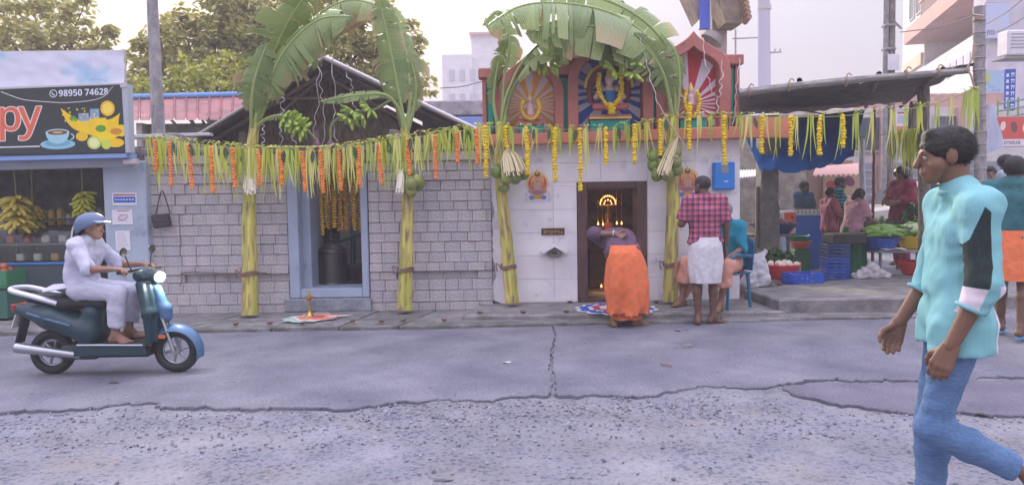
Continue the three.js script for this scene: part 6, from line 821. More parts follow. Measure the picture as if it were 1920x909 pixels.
{ // young man walking past in front
  const sw = canvas(512, 512, (x) => { // dyed panels as seen from his left side, 0.7 m across, back on the left
    const X = z => (z + 0.35) / 0.7 * 512, Y = y => (1.55 - y) / 0.8 * 512, area = (c, p) => { x.fillStyle = c; x.beginPath(); p.forEach((q, i) => i ? x.lineTo(X(q[0]), Y(q[1])) : x.moveTo(X(q[0]), Y(q[1]))); x.closePath(); x.fill(); };
    x.fillStyle = '#7fb9bd'; x.fillRect(0, 0, 512, 512);
    area('#d9cfd8', [[-0.35, 1.13], [-0.07, 1.13], [-0.09, 0.84], [-0.35, 0.84]]); area('#22302f', [[-0.04, 1.40], [-0.02, 1.42], [0.02, 1.3], [0.1, 1.2], [0.1, 1.13], [-0.03, 1.12], [-0.045, 1.2]]); area('#dccfd6', [[-0.03, 1.12], [0.1, 1.13], [0.14, 0.94], [0.03, 0.94]]); area('#cfd6dc', [[0.09, 1.27], [0.14, 1.27], [0.14, 1.255], [0.09, 1.255]]);
    for (let i = 0; i < 5000; i++) { x.fillStyle = `rgba(${rnd() < 0.5 ? '60,110,115' : '200,225,225'},.05)`; x.fillRect(rnd() * 512, rnd() * 512, 1.5, 2 + rnd() * 14); }
  });
  const sweaterBump = noiseTex(256, (u, v) => 0.5 + 0.25 * fbm(u, v, 5, 14, 4) + 0.03 * Math.sin(u * 6.2832 * 40), 0.4, false);
  const dn = noiseTex(256, (u, v) => { const n = fbm(u, v, 4, 77, 4), w = tn(u, v, 90, 3) * 0.05; const k = 0.5 + n * 0.5; return [0.22 + 0.24 * k + w, 0.34 + 0.23 * k + w, 0.5 + 0.2 * k + w]; }, 0.7);
  const j = { pelvis: [0, 0.98, 0], waist: [0, 1.11, 0], chest: [0, 1.31, -0.01], neck: [0, 1.485, -0.005], head: [0, 1.615, 0.05], shL: [0.185, 1.42, -0.03], elL: [0.235, 1.13, -0.03], wrL: [0.225, 0.895, 0.07], shR: [-0.185, 1.42, 0.01], elR: [-0.23, 1.14, 0.03], wrR: [-0.22, 0.91, 0.16], hpL: [0.095, 0.95, 0], knL: [0.1, 0.54, 0.1], anL: [0.1, 0.37, -0.25], hpR: [-0.095, 0.95, 0], knR: [-0.095, 0.52, 0.06], anR: [-0.1, 0.09, 0.06], ftL: [0.0, -0.8, -0.35], fuL: [0, -0.45, 0.85], ftR: [-0.05, 0, 1] };
  const t = person({ label: 'young man in teal sweater and jeans walking past on the road', pos: [1.76, 0, -2.88], yaw: -Math.PI / 2 - 0.3, j, look: [0.1, -0.05, 0], cell: 0.0092, skin: [0.18, 0.09, 0.055], floor: 0.004, slim: 0.78, scale: 0.985, hair: { grow: 0.009, cut: -0.006, extra: [[[-0.03, 0.094, 0.05], [0.03, 0.096, 0.045], 0.02, 0.02]] }, top: { name: 'sweater', mat: mat([0.95, 0.95, 0.95], { map: sw, bumpMap: sweaterBump, bumpScale: 0.006, roughness: 0.95 }), sleeve: 1.4, off: 0.01, hem: 0.13, tail: [0, -0.08, 0], fold: 0.006, freq: 6, loose: 0.006, wide: 0.85, crease: 0.0045 }, trousers: { mat: mat([1, 1, 1], { map: dn, bumpMap: T.clothBump, bumpScale: 0.008, roughness: 0.95 }), off: 0.0, len: 0.82, cuff: 0.05 }, handL: { curl: 0.55, n: [-0.8, 0, -0.5] }, handR: { dir: [0.05, -1, 0.35], curl: 0.6 } });
  const top = t.children.find(c => c.name === 'sweater');
  { // the near sleeve becomes a piece of its own with its dyed panels; the rest keeps the plain dye and the back panel
    const g = top.geometry, p = g.attributes.position, q = g.index.array, I1 = [], I2 = []; for (let i = 0; i < q.length; i += 3) { const cx = (p.getX(q[i]) + p.getX(q[i + 1]) + p.getX(q[i + 2])) / 3; (cx > 0.172 && (p.getY(q[i]) > 1.02 || cx > 0.26) ? I1 : I2).push(q[i], q[i + 1], q[i + 2]); }
    const part = (I, plain) => { const o = new THREE.BufferGeometry(); o.setAttribute('position', p); o.setAttribute('normal', g.attributes.normal); const uv = new Float32Array(p.count * 2); for (let i = 0; i < p.count; i++) { uv[2 * i] = (p.getZ(i) + 0.35) / 0.7; uv[2 * i + 1] = plain && p.getZ(i) > -0.1 ? 0.93 + 0.02 * p.getY(i) : (p.getY(i) - 0.75) / 0.8; } o.setAttribute('uv', new THREE.BufferAttribute(uv, 2)); o.setIndex(I); return o.toNonIndexed(); };
    top.geometry = part(I2, true); obj('sleeve', part(I1, false), top.material, top); sweaterBump.repeat.set(1.75, 2);
  }
  { const ring = (c, n, r, k, name) => { const g = new THREE.TorusGeometry(r, k, 8, 28); g.applyQuaternion(new THREE.Quaternion().setFromUnitVectors(V(0, 0, 1), A(unit(n)))); g.translate(...c); obj(name, g, mat([0.2, 0.43, 0.46], { bumpMap: sweaterBump, bumpScale: 0.004, roughness: 0.95 }), t); }; ring(add(j.neck, [0, -0.002, 0.0]), [0, 1, 0.15], 0.066, 0.012, 'collar'); ring(mix3(j.elL, j.wrL, 0.38), sub3(j.wrL, j.elL), 0.05, 0.008, 'cuff'); ring(mix3(j.elR, j.wrR, 0.38), sub3(j.wrR, j.elR), 0.05, 0.008, 'cuff'); }
  obj('sole', at(cbx(0, 0, 0, 0.08, 0.02, 0.25, 0.008), -0.1, 0.012, 0.12), mat([0.1, 0.08, 0.07]), t);
}
{ // man with dark teal shirt and orange mundu at the right
  const t = person({ label: 'man in dark teal shirt and short orange mundu walking by the platform', pos: [4.884, 0.05, -7.099], yaw: Math.PI - 0.75, skin: dark, scale: 1.03, floor: 0.004, j: { elL: [0.24, 1.13, -0.08], wrL: [0.2, 0.95, 0.12], elR: [-0.24, 1.13, -0.06], wrR: [-0.16, 0.98, 0.15], knL: [0.1, 0.5, 0.1], anL: [0.1, 0.1, 0.12], knR: [-0.1, 0.5, -0.03], anR: [-0.1, 0.1, -0.16] }, hair: { grow: 0.02 }, top: { mat: fabric([0.035, 0.16, 0.18]), sleeve: 0.9, hem: 0.06, off: 0.024, fold: 0.009, loose: 0.014 }, slippers: mat([0.06, 0.3, 0.55]) });
  obj('mundu', wrapCloth([[1.0, 0, 0, 0.165, 0.135], [0.85, 0, 0, 0.19, 0.16], [0.68, 0, 0, 0.2, 0.175], [0.53, 0, 0, 0.195, 0.18]], 0.014, 6, 21), orangeCloth, t);
}
{ // two people in the street behind
  person({ label: 'woman with tied dark hair in a pale top behind the round pole', pos: [7.196, 0.2, -11], yaw: -0.4, skin: [0.32, 0.19, 0.13], scale: 0.97, cell: 0.02, hair: { grow: 0.016, extra: [[[0, 0.03, -0.11], [0, 0.0, -0.12], 0.04]] }, top: { mat: fabric([0.5, 0.46, 0.52]), sleeve: 0.8, hem: 0.3, tail: [0, -0.3, 0] }, trousers: { mat: fabric([0.2, 0.18, 0.3]) } });
  person({ label: 'man in a pale blue shirt behind the dark teal shirted man', pos: [7.158, 0.2, -10.6], yaw: 0.9, skin: dark, cell: 0.02, scale: 1.06, top: { mat: fabric([0.4, 0.5, 0.62]), sleeve: 0.8, hem: 0.12 }, trousers: { mat: fabric([0.05, 0.06, 0.09]) } });
}
{ // market people
  const wm = person({ label: 'woman in pink top and long green skirt reaching over vegetable baskets', pos: [5.273, 0.1, -11.3], yaw: Math.PI / 2 + 0.25, skin: dark, scale: 0.87, floor: 0, cell: 0.018, j: { waist: [0, 1.07, 0.03], chest: [0, 1.25, 0.07], neck: [0, 1.42, 0.09], head: [0, 1.53, 0.15], shL: [0.16, 1.37, 0.08], shR: [-0.16, 1.37, 0.08], elL: [0.2, 1.12, 0.17], wrL: [0.13, 1.05, 0.4], elR: [-0.2, 1.12, 0.17], wrR: [-0.13, 1.05, 0.4] }, look: [0.25, 0, 0], hair: { grow: 0.016, extra: [[[0, -0.02, -0.1], [0, -0.06, -0.1], 0.05]] }, top: { mat: fabric([0.5, 0.27, 0.33]), sleeve: 0.85, hem: 0.14, tail: [0, -0.08, 0], off: 0.026, loose: 0.02 } });
  obj('skirt', wrapCloth([[0.98, 0, 0, 0.17, 0.15], [0.75, 0, 0, 0.21, 0.2], [0.4, 0, 0, 0.25, 0.24], [0.03, 0, 0, 0.28, 0.28]], 0.022, 11, 31), fabric([0.01, 0.17, 0.06]), wm);
  const stripe = (a, b, vert) => { const c = canvas(128, 128, x => { x.fillStyle = a; x.fillRect(0, 0, 128, 128); x.fillStyle = b; for (let i = 0; i < 4; i++) vert ? x.fillRect(i * 32, 0, 12, 128) : x.fillRect(0, i * 32, 128, 14); }); c.repeat.set(4, 4); return mat([0.85, 0.85, 0.85], { map: c, roughness: 0.9 }); };
  person({ label: 'person in pink vertically striped shirt standing behind the green skirted woman', pos: [5.314, 0.1, -12.2], yaw: Math.PI / 2 + 0.1, skin: dark, scale: 0.87, cell: 0.018, j: { elL: [0.22, 1.14, 0.08], wrL: [0.12, 1.1, 0.3], elR: [-0.22, 1.14, 0.08], wrR: [-0.12, 1.1, 0.3] }, look: [0.2, 0, 0], top: { mat: stripe('#a8606e', '#7a4a5a', true), sleeve: 0.9, hem: 0.12, off: 0.024 }, trousers: { mat: fabric([0.06, 0.06, 0.08]) } });
  person({ label: 'person in teal and black striped shirt at the back of the market', pos: [6.29, 0.1, -14], yaw: Math.PI / 2 - 0.4, skin: dark, cell: 0.02, j: { elL: [0.24, 1.14, 0.05], wrL: [0.16, 1.08, 0.28] }, top: { mat: stripe('#1f8f9a', '#12222a', false), sleeve: 0.9, hem: 0.12, off: 0.022 }, trousers: { mat: fabric([0.05, 0.05, 0.07]) } });
  person({ label: 'man in dark blue shirt behind the blue market counter', pos: [5.764, 0.1, -14.4], yaw: 0.5, skin: dark, scale: 0.96, cell: 0.02, top: { mat: fabric([0.03, 0.09, 0.16]), sleeve: 0.9, hem: 0.12, off: 0.022 }, trousers: { mat: fabric([0.05, 0.05, 0.07]) }, j: { elL: [0.24, 1.14, 0.05], wrL: [0.16, 1.08, 0.28], elR: [-0.24, 1.14, 0.05], wrR: [-0.16, 1.08, 0.28] } });
  const rl = person({ label: 'woman in long dark red kurta wearing a black helmet', pos: [6.576, 0.24, -12.3], yaw: -Math.PI / 2 + 0.25, skin: brown, cell: 0.018, scale: 0.97, hair: false, look: [0.25, 0, 0], j: { elL: [0.23, 1.15, 0.03], wrL: [0.12, 1.1, 0.26], elR: [-0.23, 1.15, 0.03], wrR: [-0.12, 1.1, 0.26] }, top: { name: 'kurta', mat: fabric([0.27, 0.025, 0.06]), sleeve: 1.6, hem: 0.42, tail: [0, -0.4, 0], off: 0.03, fold: 0.012, loose: 0.02 }, trousers: { mat: fabric([0.3, 0.04, 0.08]) } });
  const hm = field((x, y, z) => Math.max(Math.abs(ell([0, 1.6, 0.0], [0.12, 0.125, 0.135]).f(x, y, z)) - 0.012, -(0.8 * (y - 1.6) - 0.6 * z + 0.075)), [-0.16, 1.4, -0.18], [0.16, 1.76, 0.18], 0.01); obj('helmet', hm, glossy([0.02, 0.025, 0.03], { roughness: 0.3 }), rl);
}
{ // person inside the stone doorway
  person({ label: 'person in dark clothes with raised elbow inside the stone doorway', pos: [-2.802, 0.2, -11.1], yaw: Math.PI - 0.3, skin: [0.1, 0.05, 0.035], cell: 0.02, scale: 0.95, j: { elL: [0.3, 1.2, 0.12], wrL: [0.08, 1.3, 0.22], elR: [-0.26, 1.15, 0.08], wrR: [-0.1, 1.2, 0.24] }, top: { mat: fabric([0.09, 0.1, 0.14]), sleeve: 0.9, hem: -0.02, off: 0.02 }, trousers: { mat: fabric([0.035, 0.03, 0.03]), off: 0.03 } });
}

// ---------- scooter and rider ----------
{
  const base = [-3.472, 0, -6.292], yaw = Math.PI / 2, t = thing('motor_scooter', 'dark blue motor scooter with lit headlamp and silver grab rail', 'scooter', [base[0], 0, base[2]], yaw); t.scale.setScalar(0.9);
  const body = glossy([0.01, 0.04, 0.055], { roughness: 0.4 }), lightBlue = glossy([0.06, 0.14, 0.26], { roughness: 0.4 }), black = mat([0.012, 0.014, 0.016], { roughness: 0.6 }), silver = glossy([0.62, 0.64, 0.7], { metalness: 0.3, roughness: 0.35 }), steel = glossy([0.4, 0.42, 0.45], { metalness: 0.85, roughness: 0.3 });
  const wheel = (z) => { const w = new THREE.Group(); w.name = 'wheel'; t.add(w); w.position.set(0, 0.215, z); const tg = new THREE.TorusGeometry(0.172, 0.045, 14, 40); tg.rotateY(Math.PI / 2); tg.scale(1.05, 1, 1); obj('tyre', tg, black, w); const rim = new THREE.TorusGeometry(0.132, 0.014, 8, 36); rim.rotateY(Math.PI / 2); const sp = []; for (let k = 0; k < 6; k++) { const a = k / 6 * 6.283; sp.push(rod([0.01, 0.02 * Math.sin(a), 0.02 * Math.cos(a)], [0.012, 0.13 * Math.sin(a + 0.25), 0.13 * Math.cos(a + 0.25)], 0.016, 0.012, 6)); } const hub = new THREE.CylinderGeometry(0.04, 0.04, 0.1, 16); hub.rotateZ(Math.PI / 2); obj('rim', [rim, hub, ...sp], steel, w); return w; };
  wheel(0.6); wheel(-0.6);
  const mk = (name, bs, k, m, par = t, h = 0.012) => { const [a, b] = limits(bs, 0.03); return obj(name, field(union(bs, k), a, b, h), m, par); };
  const both = f => [f(1), f(-1)];
  // front fender over the wheel
  obj('front_fender', thick(sheet((u, v) => { const a = mix(-0.25, 2.5, u), q = (v - 0.5) * 2, r = 0.25 - 0.03 * q * q; return [0.075 * q, 0.215 + r * Math.sin(a) - 0.03 * q * q, 0.6 + r * Math.cos(a)]; }, 24, 8), 0.006), lightBlue, t);
  obj('fork', [...both(s => rod([s * 0.07, 0.215, 0.6], [s * 0.05, 0.6, 0.47], 0.016)), rod([0, 0.55, 0.49], [0, 1.0, 0.33], 0.025)], steel, t);
  for (const s of [-1, 1]) obj('reflector', cbx(s * 0.085, 0.36, 0.5, 0.012, 0.035, 0.07, 0.004), glossy([0.6, 0.16, 0.03], { roughness: 0.3 }), t);
  // leg shield with headlamp nose
  const sh = []; for (const x of [-0.17, -0.09, 0, 0.09, 0.17]) { const c = 0.05 * (1 - (x / 0.17) ** 2); sh.push(bone([x * 0.75, 0.33, 0.4 + c], [x, 0.6, 0.4 + c], 0.03, 0.035), bone([x, 0.6, 0.4 + c], [x * 0.8, 0.87, 0.34 + c], 0.035, 0.04)); } mk('leg_shield', sh, 0.04, body);
  mk('front_nose', [bone([0, 0.55, 0.5], [0, 0.8, 0.42], 0.07, 0.06), bone([0, 0.62, 0.47], [0, 0.62, 0.52], 0.06, 0.05)], 0.04, lightBlue);
  mk('handlebar_cowl', [bone([-0.13, 0.95, 0.33], [0.13, 0.95, 0.33], 0.055, 0.055), bone([0, 0.94, 0.35], [0, 0.92, 0.42], 0.085, 0.07)], 0.05, body);
  const hl = obj('headlamp', (() => { const g = new THREE.SphereGeometry(0.07, 20, 12); g.scale(1.3, 0.75, 0.5); g.translate(0, 0.925, 0.465); return g; })(), new THREE.MeshStandardMaterial({ color: 0xffffff, emissive: new THREE.Color(1, 0.97, 0.95), emissiveIntensity: 1.1, roughness: 0.2 }), t);
  const pl = new THREE.PointLight(new THREE.Color(1, 0.97, 0.92), 0.5, 0, 2); pl.position.set(0, 0.925, 0.56); pl.castShadow = true; t.add(pl);
  obj('handlebar', [rod([-0.33, 1.0, 0.26], [0.33, 1.0, 0.26], 0.012), ...both(s => rod([s * 0.22, 1.0, 0.26], [s * 0.34, 1.0, 0.25], 0.019)), ...both(s => rod([s * 0.18, 0.99, 0.3], [s * 0.33, 0.985, 0.32], 0.007))], black, t);
  for (const s of [-1, 1]) { const m = obj('mirror', [rod([s * 0.17, 0.99, 0.29], [s * 0.25, 1.16, 0.27], 0.007)], black, t); const e = new THREE.SphereGeometry(0.06, 16, 10); e.scale(1, 0.72, 0.25); e.translate(s * 0.27, 1.185, 0.27); obj('mirror_head', e, black, m); const gl = new THREE.SphereGeometry(0.052, 16, 10); gl.scale(1, 0.72, 0.12); gl.translate(s * 0.27, 1.185, 0.257); obj('mirror_glass', gl, glossy([0.6, 0.62, 0.66], { metalness: 1, roughness: 0.08 }), m); }
  obj('floorboard', [bx(-0.15, 0.27, -0.2, 0.15, 0.315, 0.42, 0.015)], black, t); obj('belly_pan', [bx(-0.11, 0.17, -0.35, 0.11, 0.268, 0.38, 0.03)], black, t);
  obj('side_skirt', [...both(s => bx(s * 0.152, 0.2, -0.3, s * 0.172, 0.3, 0.38, 0.006))], body, t); for (const s of [-1, 1]) obj('side_trim', rod([s * 0.176, 0.31, -0.26], [s * 0.176, 0.3, 0.36], 0.008), silver, t);
  mk('rear_body', [...both(s => bone([s * 0.09, 0.42, -0.2], [s * 0.1, 0.56, -0.55], 0.11, 0.1)), ...both(s => bone([s * 0.1, 0.56, -0.55], [s * 0.06, 0.64, -0.86], 0.095, 0.05)), bone([0, 0.4, -0.2], [0, 0.62, -0.6], 0.12, 0.12), ...both(s => bone([s * 0.07, 0.34, -0.2], [s * 0.07, 0.6, -0.16], 0.08, 0.09))], 0.06, body);
  for (const s of [-1, 1]) obj('body_stripe', tube([[s * 0.205, 0.5, -0.3], [s * 0.205, 0.56, -0.5], [s * 0.175, 0.62, -0.72]], 0.012, 16, 6), lightBlue, t);
  mk('seat', [...both(s => bone([s * 0.075, 0.69, -0.06], [s * 0.08, 0.7, -0.4], 0.055, 0.06)), ...both(s => bone([s * 0.08, 0.7, -0.4], [s * 0.065, 0.75, -0.72], 0.06, 0.05))], 0.06, black);
  obj('grab_rail', [tube([[0.13, 0.7, -0.45], [0.15, 0.77, -0.66], [0.13, 0.83, -0.88], [0, 0.84, -0.94], [-0.13, 0.83, -0.88], [-0.15, 0.77, -0.66], [-0.13, 0.7, -0.45]], 0.026, 40, 10)], silver, t);
  obj('tail_lamp', cbx(0, 0.66, -0.9, 0.2, 0.07, 0.05, 0.02), glossy([0.35, 0.02, 0.02], { roughness: 0.25 }), t); obj('number_plate', at(cbx(0, 0, 0, 0.2, 0.14, 0.008, 0.003), 0, 0.53, -0.9, 0, 0.35), mat([0.75, 0.75, 0.72]), t); obj('rear_mudguard', [at(cbx(0, 0, 0, 0.13, 0.32, 0.02, 0.008), 0, 0.46, -0.87, 0, 0.3)], black, t);
  obj('engine', [bx(0.04, 0.15, -0.72, 0.14, 0.3, -0.2, 0.03), bx(-0.14, 0.16, -0.45, -0.04, 0.3, -0.1, 0.03)], mat([0.06, 0.065, 0.07], { metalness: 0.4, roughness: 0.5 }), t); obj('exhaust', rod([-0.13, 0.2, -0.25], [-0.15, 0.29, -0.85], 0.035, 0.05, 14), steel, t); obj('shock_absorber', rod([0.1, 0.22, -0.6], [0.1, 0.5, -0.55], 0.025, 0.025, 10), steel, t);
  const paleCloth = fabric([0.60, 0.61, 0.74]);
  const r = person({ label: 'scooter rider in pale outfit and blue grey helmet', pos: [base[0], 0, base[2]], yaw, scale: 0.9, skin: [0.26, 0.14, 0.09], cell: 0.0145, hair: false, look: [0.05, 0, 0], j: { pelvis: [0, 0.86, -0.28], waist: [0, 0.97, -0.29], chest: [0, 1.14, -0.25], neck: [0, 1.29, -0.21], head: [0, 1.4, -0.16], shL: [0.165, 1.25, -0.23], elL: [0.27, 1.03, -0.06], wrL: [0.28, 1.03, 0.17], shR: [-0.165, 1.25, -0.23], elR: [-0.27, 1.03, -0.06], wrR: [-0.28, 1.03, 0.17], hpL: [0.09, 0.83, -0.26], knL: [0.15, 0.78, 0.14], anL: [0.12, 0.4, 0.08], hpR: [-0.09, 0.83, -0.26], knR: [-0.15, 0.78, 0.14], anR: [-0.12, 0.4, 0.08] }, handL: { curl: 1.1, n: [0, -0.8, 0.2], dir: [0, -0.05, 1] }, handR: { curl: 1.1, n: [0, -0.8, 0.2], dir: [0, -0.05, 1] }, top: { name: 'kurta', mat: paleCloth, sleeve: 1.15, hem: 0.1, off: 0.012, fold: 0.008, loose: 0.01, crease: 0.004 }, trousers: { mat: paleCloth, off: 0.016, len: 0.8, cuff: 0.07 } });
  obj('kurta_tail', thick(sheet((u, v) => { const a = (u - 0.5) * 2.6; return [0.19 * Math.sin(a), 0.86 + 0.03 * Math.cos(a) - 0.02 * v - 0.06 * Math.abs(u - 0.5) * v, mix(-0.24, -0.56, v)]; }, 14, 8), 0.008), paleCloth, r);
  const hm = field((x, y, z) => Math.max(Math.abs(ell([0, 1.425, -0.17], [0.122, 0.12, 0.14]).f(x, y, z)) - 0.012, -(0.9 * (y - 1.425) - 0.42 * (z + 0.17) + 0.02)), [-0.16, 1.2, -0.36], [0.16, 1.6, 0.05], 0.01); const hg = obj('helmet', hm, glossy([0.08, 0.13, 0.24], { roughness: 0.3 }), r); obj('helmet_peak', thick(sheet((u, v) => { const a = (u - 0.5) * 2; return [0.12 * Math.sin(a), 1.475 - 0.02 * v, -0.17 + 0.12 * Math.cos(a) + 0.06 * v]; }, 10, 3), 0.006), glossy([0.3, 0.36, 0.5], { roughness: 0.3 }), hg);
  obj('hair_braid', [tube([[0, 1.38, -0.28], [0, 1.3, -0.3], [0, 1.2, -0.33]], 0.03, 10, 7)], mat([0.012, 0.011, 0.011]), r);
}

// ---------- vegetable market ----------
{
  structure(obj('market_floor', nudge((() => { const g = new THREE.PlaneGeometry(8, 9, 60, 60); g.rotateX(-Math.PI / 2); g.translate(6.9, 0.1, -13.5); return g; })(), 0.02, 2), mat([0.3, 0.22, 0.17], { map: T.grime, bumpMap: T.rough, bumpScale: 0.02 })));
  const wood = mat([0.3, 0.27, 0.22], { map: T.wood, bumpMap: T.rough, bumpScale: 0.006 }), pale = mat([0.42, 0.4, 0.38], { map: T.wood, bumpMap: T.rough, bumpScale: 0.006 }), concG = mat([0.26, 0.25, 0.22], { map: T.grime, bumpMap: T.rough, bumpScale: 0.005 });
  // canopy
  const cn = thing('market_canopy', 'dark sheet canopy on a rough wooden beam over the market', 'canopy', [0, 0, 0]);
  const a = [2.884, 2.789, -9.3], b = [5.866, 3.075, -9.3], c = [4.342, 3.005, -14], d = [7.429, 3.198, -14];
  obj('sheet', thick(sheet((u, v) => { const p = mix3(mix3(a, b, u), mix3(c, d, u), v); return [p[0], p[1] + 0.05 * Math.sin(v * 9) * Math.sin(u * 3.1) - 0.06 * Math.sin(u * 3.1) + 0.03 * N2(u * 9, v * 6) + (v < 0.02 ? 0.02 * N2(u * 30, 1) : 0), p[2] + 0.12 * N2(u * 12, 2) * (v < 0.05 ? 1 : 0)]; }, 40, 24, 3, 5), 0.01), mat([0.13, 0.12, 0.1], { map: T.grime, roughness: 0.85 }), cn);
  obj('front_beam', tube([[2.859, 2.738, -9.22], [3.616, 2.816, -9.2], [4.612, 2.899, -9.2], [5.208, 2.935, -9.2], [5.725, 2.967, -9.2]], t => 0.05 - 0.012 * t, 40, 10), pale, cn);
  obj('cross_beam', [tube([[3.655, 2.897, -9.3], [5.505, 3.064, -13.5]], 0.035, 8, 6), tube([[4.661, 2.961, -9.3], [6.53, 3.048, -13.5]], 0.035, 8, 6), tube([[5.465, 3.015, -9.3], [6.899, 2.98, -13]], 0.03, 8, 6)], wood, cn);
  for (const p of [[2.986, 2.746, -9.2], [3.484, 2.804, -9.2], [4.2, 2.859, -9.2], [4.943, 2.926, -9.2], [5.341, 2.946, -9.2]]) obj('rope_lashing', [(() => { const g = new THREE.TorusGeometry(0.055, 0.014, 6, 14); g.rotateY(1.4); g.translate(...p); return g; })(), tube([[p[0], p[1] + 0.05, p[2]], [p[0] + 0.03, p[1] + 0.1, p[2]], [p[0] + 0.06, p[1] + 0.07, p[2] + 0.02]], 0.008, 8, 4)], mat([0.3, 0.22, 0.16]), cn);
  // posts
  const post = (name, label, u0, u1, r0, r1, m, seg = 12) => { const t = thing(name, label, 'post', [0, 0, 0]); obj('shaft', nudge(tube([u0, mix3(u0, u1, 0.5), u1], k => mix(r0, r1, k), 40, seg), 0.008, 5), m, t); return t; };
  const areca = post('round_pole', 'tall ringed palm trunk pole tied to the canopy beam', [5.954, 0.2, -9.2], [5.835, 3.748, -9.2], 0.07, 0.066, mat([0.4, 0.38, 0.38], { map: T.grime, bumpMap: T.rough, bumpScale: 0.006 }));
  for (let i = 0; i < 15; i++) { const g = new THREE.TorusGeometry(0.069, 0.008, 6, 16); g.rotateX(Math.PI / 2); const p = mix3([5.954, 0.2, -9.2], [5.835, 3.748, -9.2], 0.35 + i * 0.043); g.translate(...p); obj('growth_ring', g, mat([0.34, 0.32, 0.31]), areca); }
  obj('tie_rope', [tube([[5.701, 3.621, -9.1], [5.826, 3.606, -9.1], [5.715, 3.582, -9.1], [5.833, 3.568, -9.1]], 0.014, 20, 5), tube([[5.722, 3.286, -9.1], [5.7, 3.092, -9.1], [5.662, 2.98, -9.12], [5.69, 2.898, -9.1], [5.733, 2.767, -9.1]], 0.012, 20, 5)], mat([0.4, 0.3, 0.22]), areca);
  post('wooden_post', 'thick weathered wooden post behind the palm-leaf fringe', [5.91, 0.1, -10.4], [5.838, 2.966, -10.4], 0.085, 0.075, wood);
  post('wooden_post', 'slim leaning wooden post beside the red kurta woman', [6.725, 0.1, -12.6], [6.923, 3.019, -12.6], 0.075, 0.07, wood);
  post('metal_pipe_post', 'thin dark red pipe post in the middle of the market', [6.345, 0.1, -12.8], [6.34, 2.963, -12.8], 0.025, 0.025, mat([0.2, 0.07, 0.06]));
  post('metal_pipe_post', 'pale grey pipe post behind the pink topped woman', [6.514, 0.1, -13.5], [6.459, 2.468, -13.5], 0.06, 0.055, mat([0.5, 0.5, 0.56]));
  { const t = thing('concrete_column', 'broad mossy concrete column at the market entrance', 'column', [4.025, 0.1, -11.5]); obj('shaft', nudge(bx(-0.14, 0, -0.14, 0.14, 2.6, 0.14, 0.02), 0.01, 3), concG, t); obj('rounded_slab', at(poly((() => { const o = []; for (let i = 0; i <= 16; i++) { const q = i / 16 * 3.1416; o.push([0.13 * Math.cos(q), 1.05 + 0.13 * Math.sin(q)]); } return [...o, [-0.13, 0.1], [0.13, 0.1]]; })(), 0.04, 0.19), 0, 0.1, 0), mat([0.2, 0.2, 0.18], { map: T.grime }), t); obj('wooden_edge', bx(-0.19, 0, 0, -0.145, 1.5, 0.06), wood, t); }
  // blue tarpaulin
  const tp = [[3.748, 2.713, -12], [5.693, 2.752, -12], [5.113, 2.203, -10.8], [4.929, 1.951, -10.7], [4.603, 1.863, -10.7], [3.748, 1.923, -10.7], [3.461, 1.984, -10.9]];
  tag(obj('blue_tarpaulin', thick(sheet((u, v) => { const p = mix3(mix3([3.936, 2.659, -12.6], [6.095, 2.897, -12.6], u), mix3([3.666, 1.835, -10.8], [5.037, 1.986, -10.8], u), v); return [p[0], p[1] - 0.1 * Math.sin(u * 3.14) * v + 0.05 * N2(u * 5, v * 4) * v, p[2] + 0.05 * N2(u * 6 + 8, v * 3)]; }, 24, 14, 2, 1.5), 0.006), mat([0.005, 0.12, 0.42], { roughness: 0.5 })), 'bright blue tarpaulin sagging under the canopy', 'tarpaulin');
  const wallM = mat([0.4, 0.37, 0.32], { map: T.grime });
  const sh = thing('market_back_shop', 'dark shop interior with faded poster walls at the back of the market', 'shop', [0, 0, 0]);
  obj('back_wall', bx(5.001, 0, -16.1, 6.655, 3.2, -16), wallM, sh); 
  obj('poster_panel', bx(6.053, 0.9, -15.02, 7.003, 2.15, -15, 0.004), mat([0.4, 0.29, 0.22], { map: T.plaster }), sh);
  { const t = canvas(256, 256, x => { x.fillStyle = '#c9a98e'; x.fillRect(0, 0, 256, 256); for (const [cx, cy, r, c] of [[60, 120, 46, '#b9564a'], [130, 160, 50, '#d8b04a'], [190, 90, 40, '#7a4a5a'], [80, 200, 36, '#c8783a'], [180, 200, 40, '#e0c9a8']]) { x.fillStyle = c; x.beginPath(); x.ellipse(cx, cy, r, r * 0.7, 0.4, 0, 6.3); x.fill(); } }); const m = obj('food_poster', bx(-0.36, -0.45, 0, 0.36, 0.45, 0.01, 0.002), mat([0.5, 0.4, 0.35])); m.position.set(...[6.718, 1.588, -14.9]); const f = obj('print', new THREE.PlaneGeometry(0.7, 0.88), mat([0.8, 0.8, 0.8], { map: t }), m); f.position.z = 0.013; tag(m, 'faded food poster behind the teal striped shirt', 'poster'); }
  tag(obj('scalloped_awning', thick(sheet((u, v) => { const p = mix3(mix3([6.09, 2.016, -14.6], [6.938, 2.066, -14.6], u), mix3([5.76, 1.812, -14], [6.676, 1.818, -14], u), v); return [p[0], p[1] + (v > 0.9 ? 0.025 * Math.sin(u * 60) : 0), p[2]]; }, 60, 8), 0.006), mat([0.72, 0.42, 0.36], { roughness: 0.7 })), 'pale pink awning behind the market people', 'awning');
  tag(obj('white_tin_sheet', thick(sheet((u, v) => { const p = mix3(mix3([4.83, 1.991, -15.6], [5.295, 2.006, -15.6], u), mix3([4.583, 1.813, -14.8], [5.024, 1.849, -14.8], u), v); return [p[0], p[1] + 0.015 * Math.sin(u * 50), p[2]]; }, 50, 2), 0.006), mat([0.7, 0.68, 0.72])), 'white corrugated tin sheet beside the concrete column', 'roof sheet');
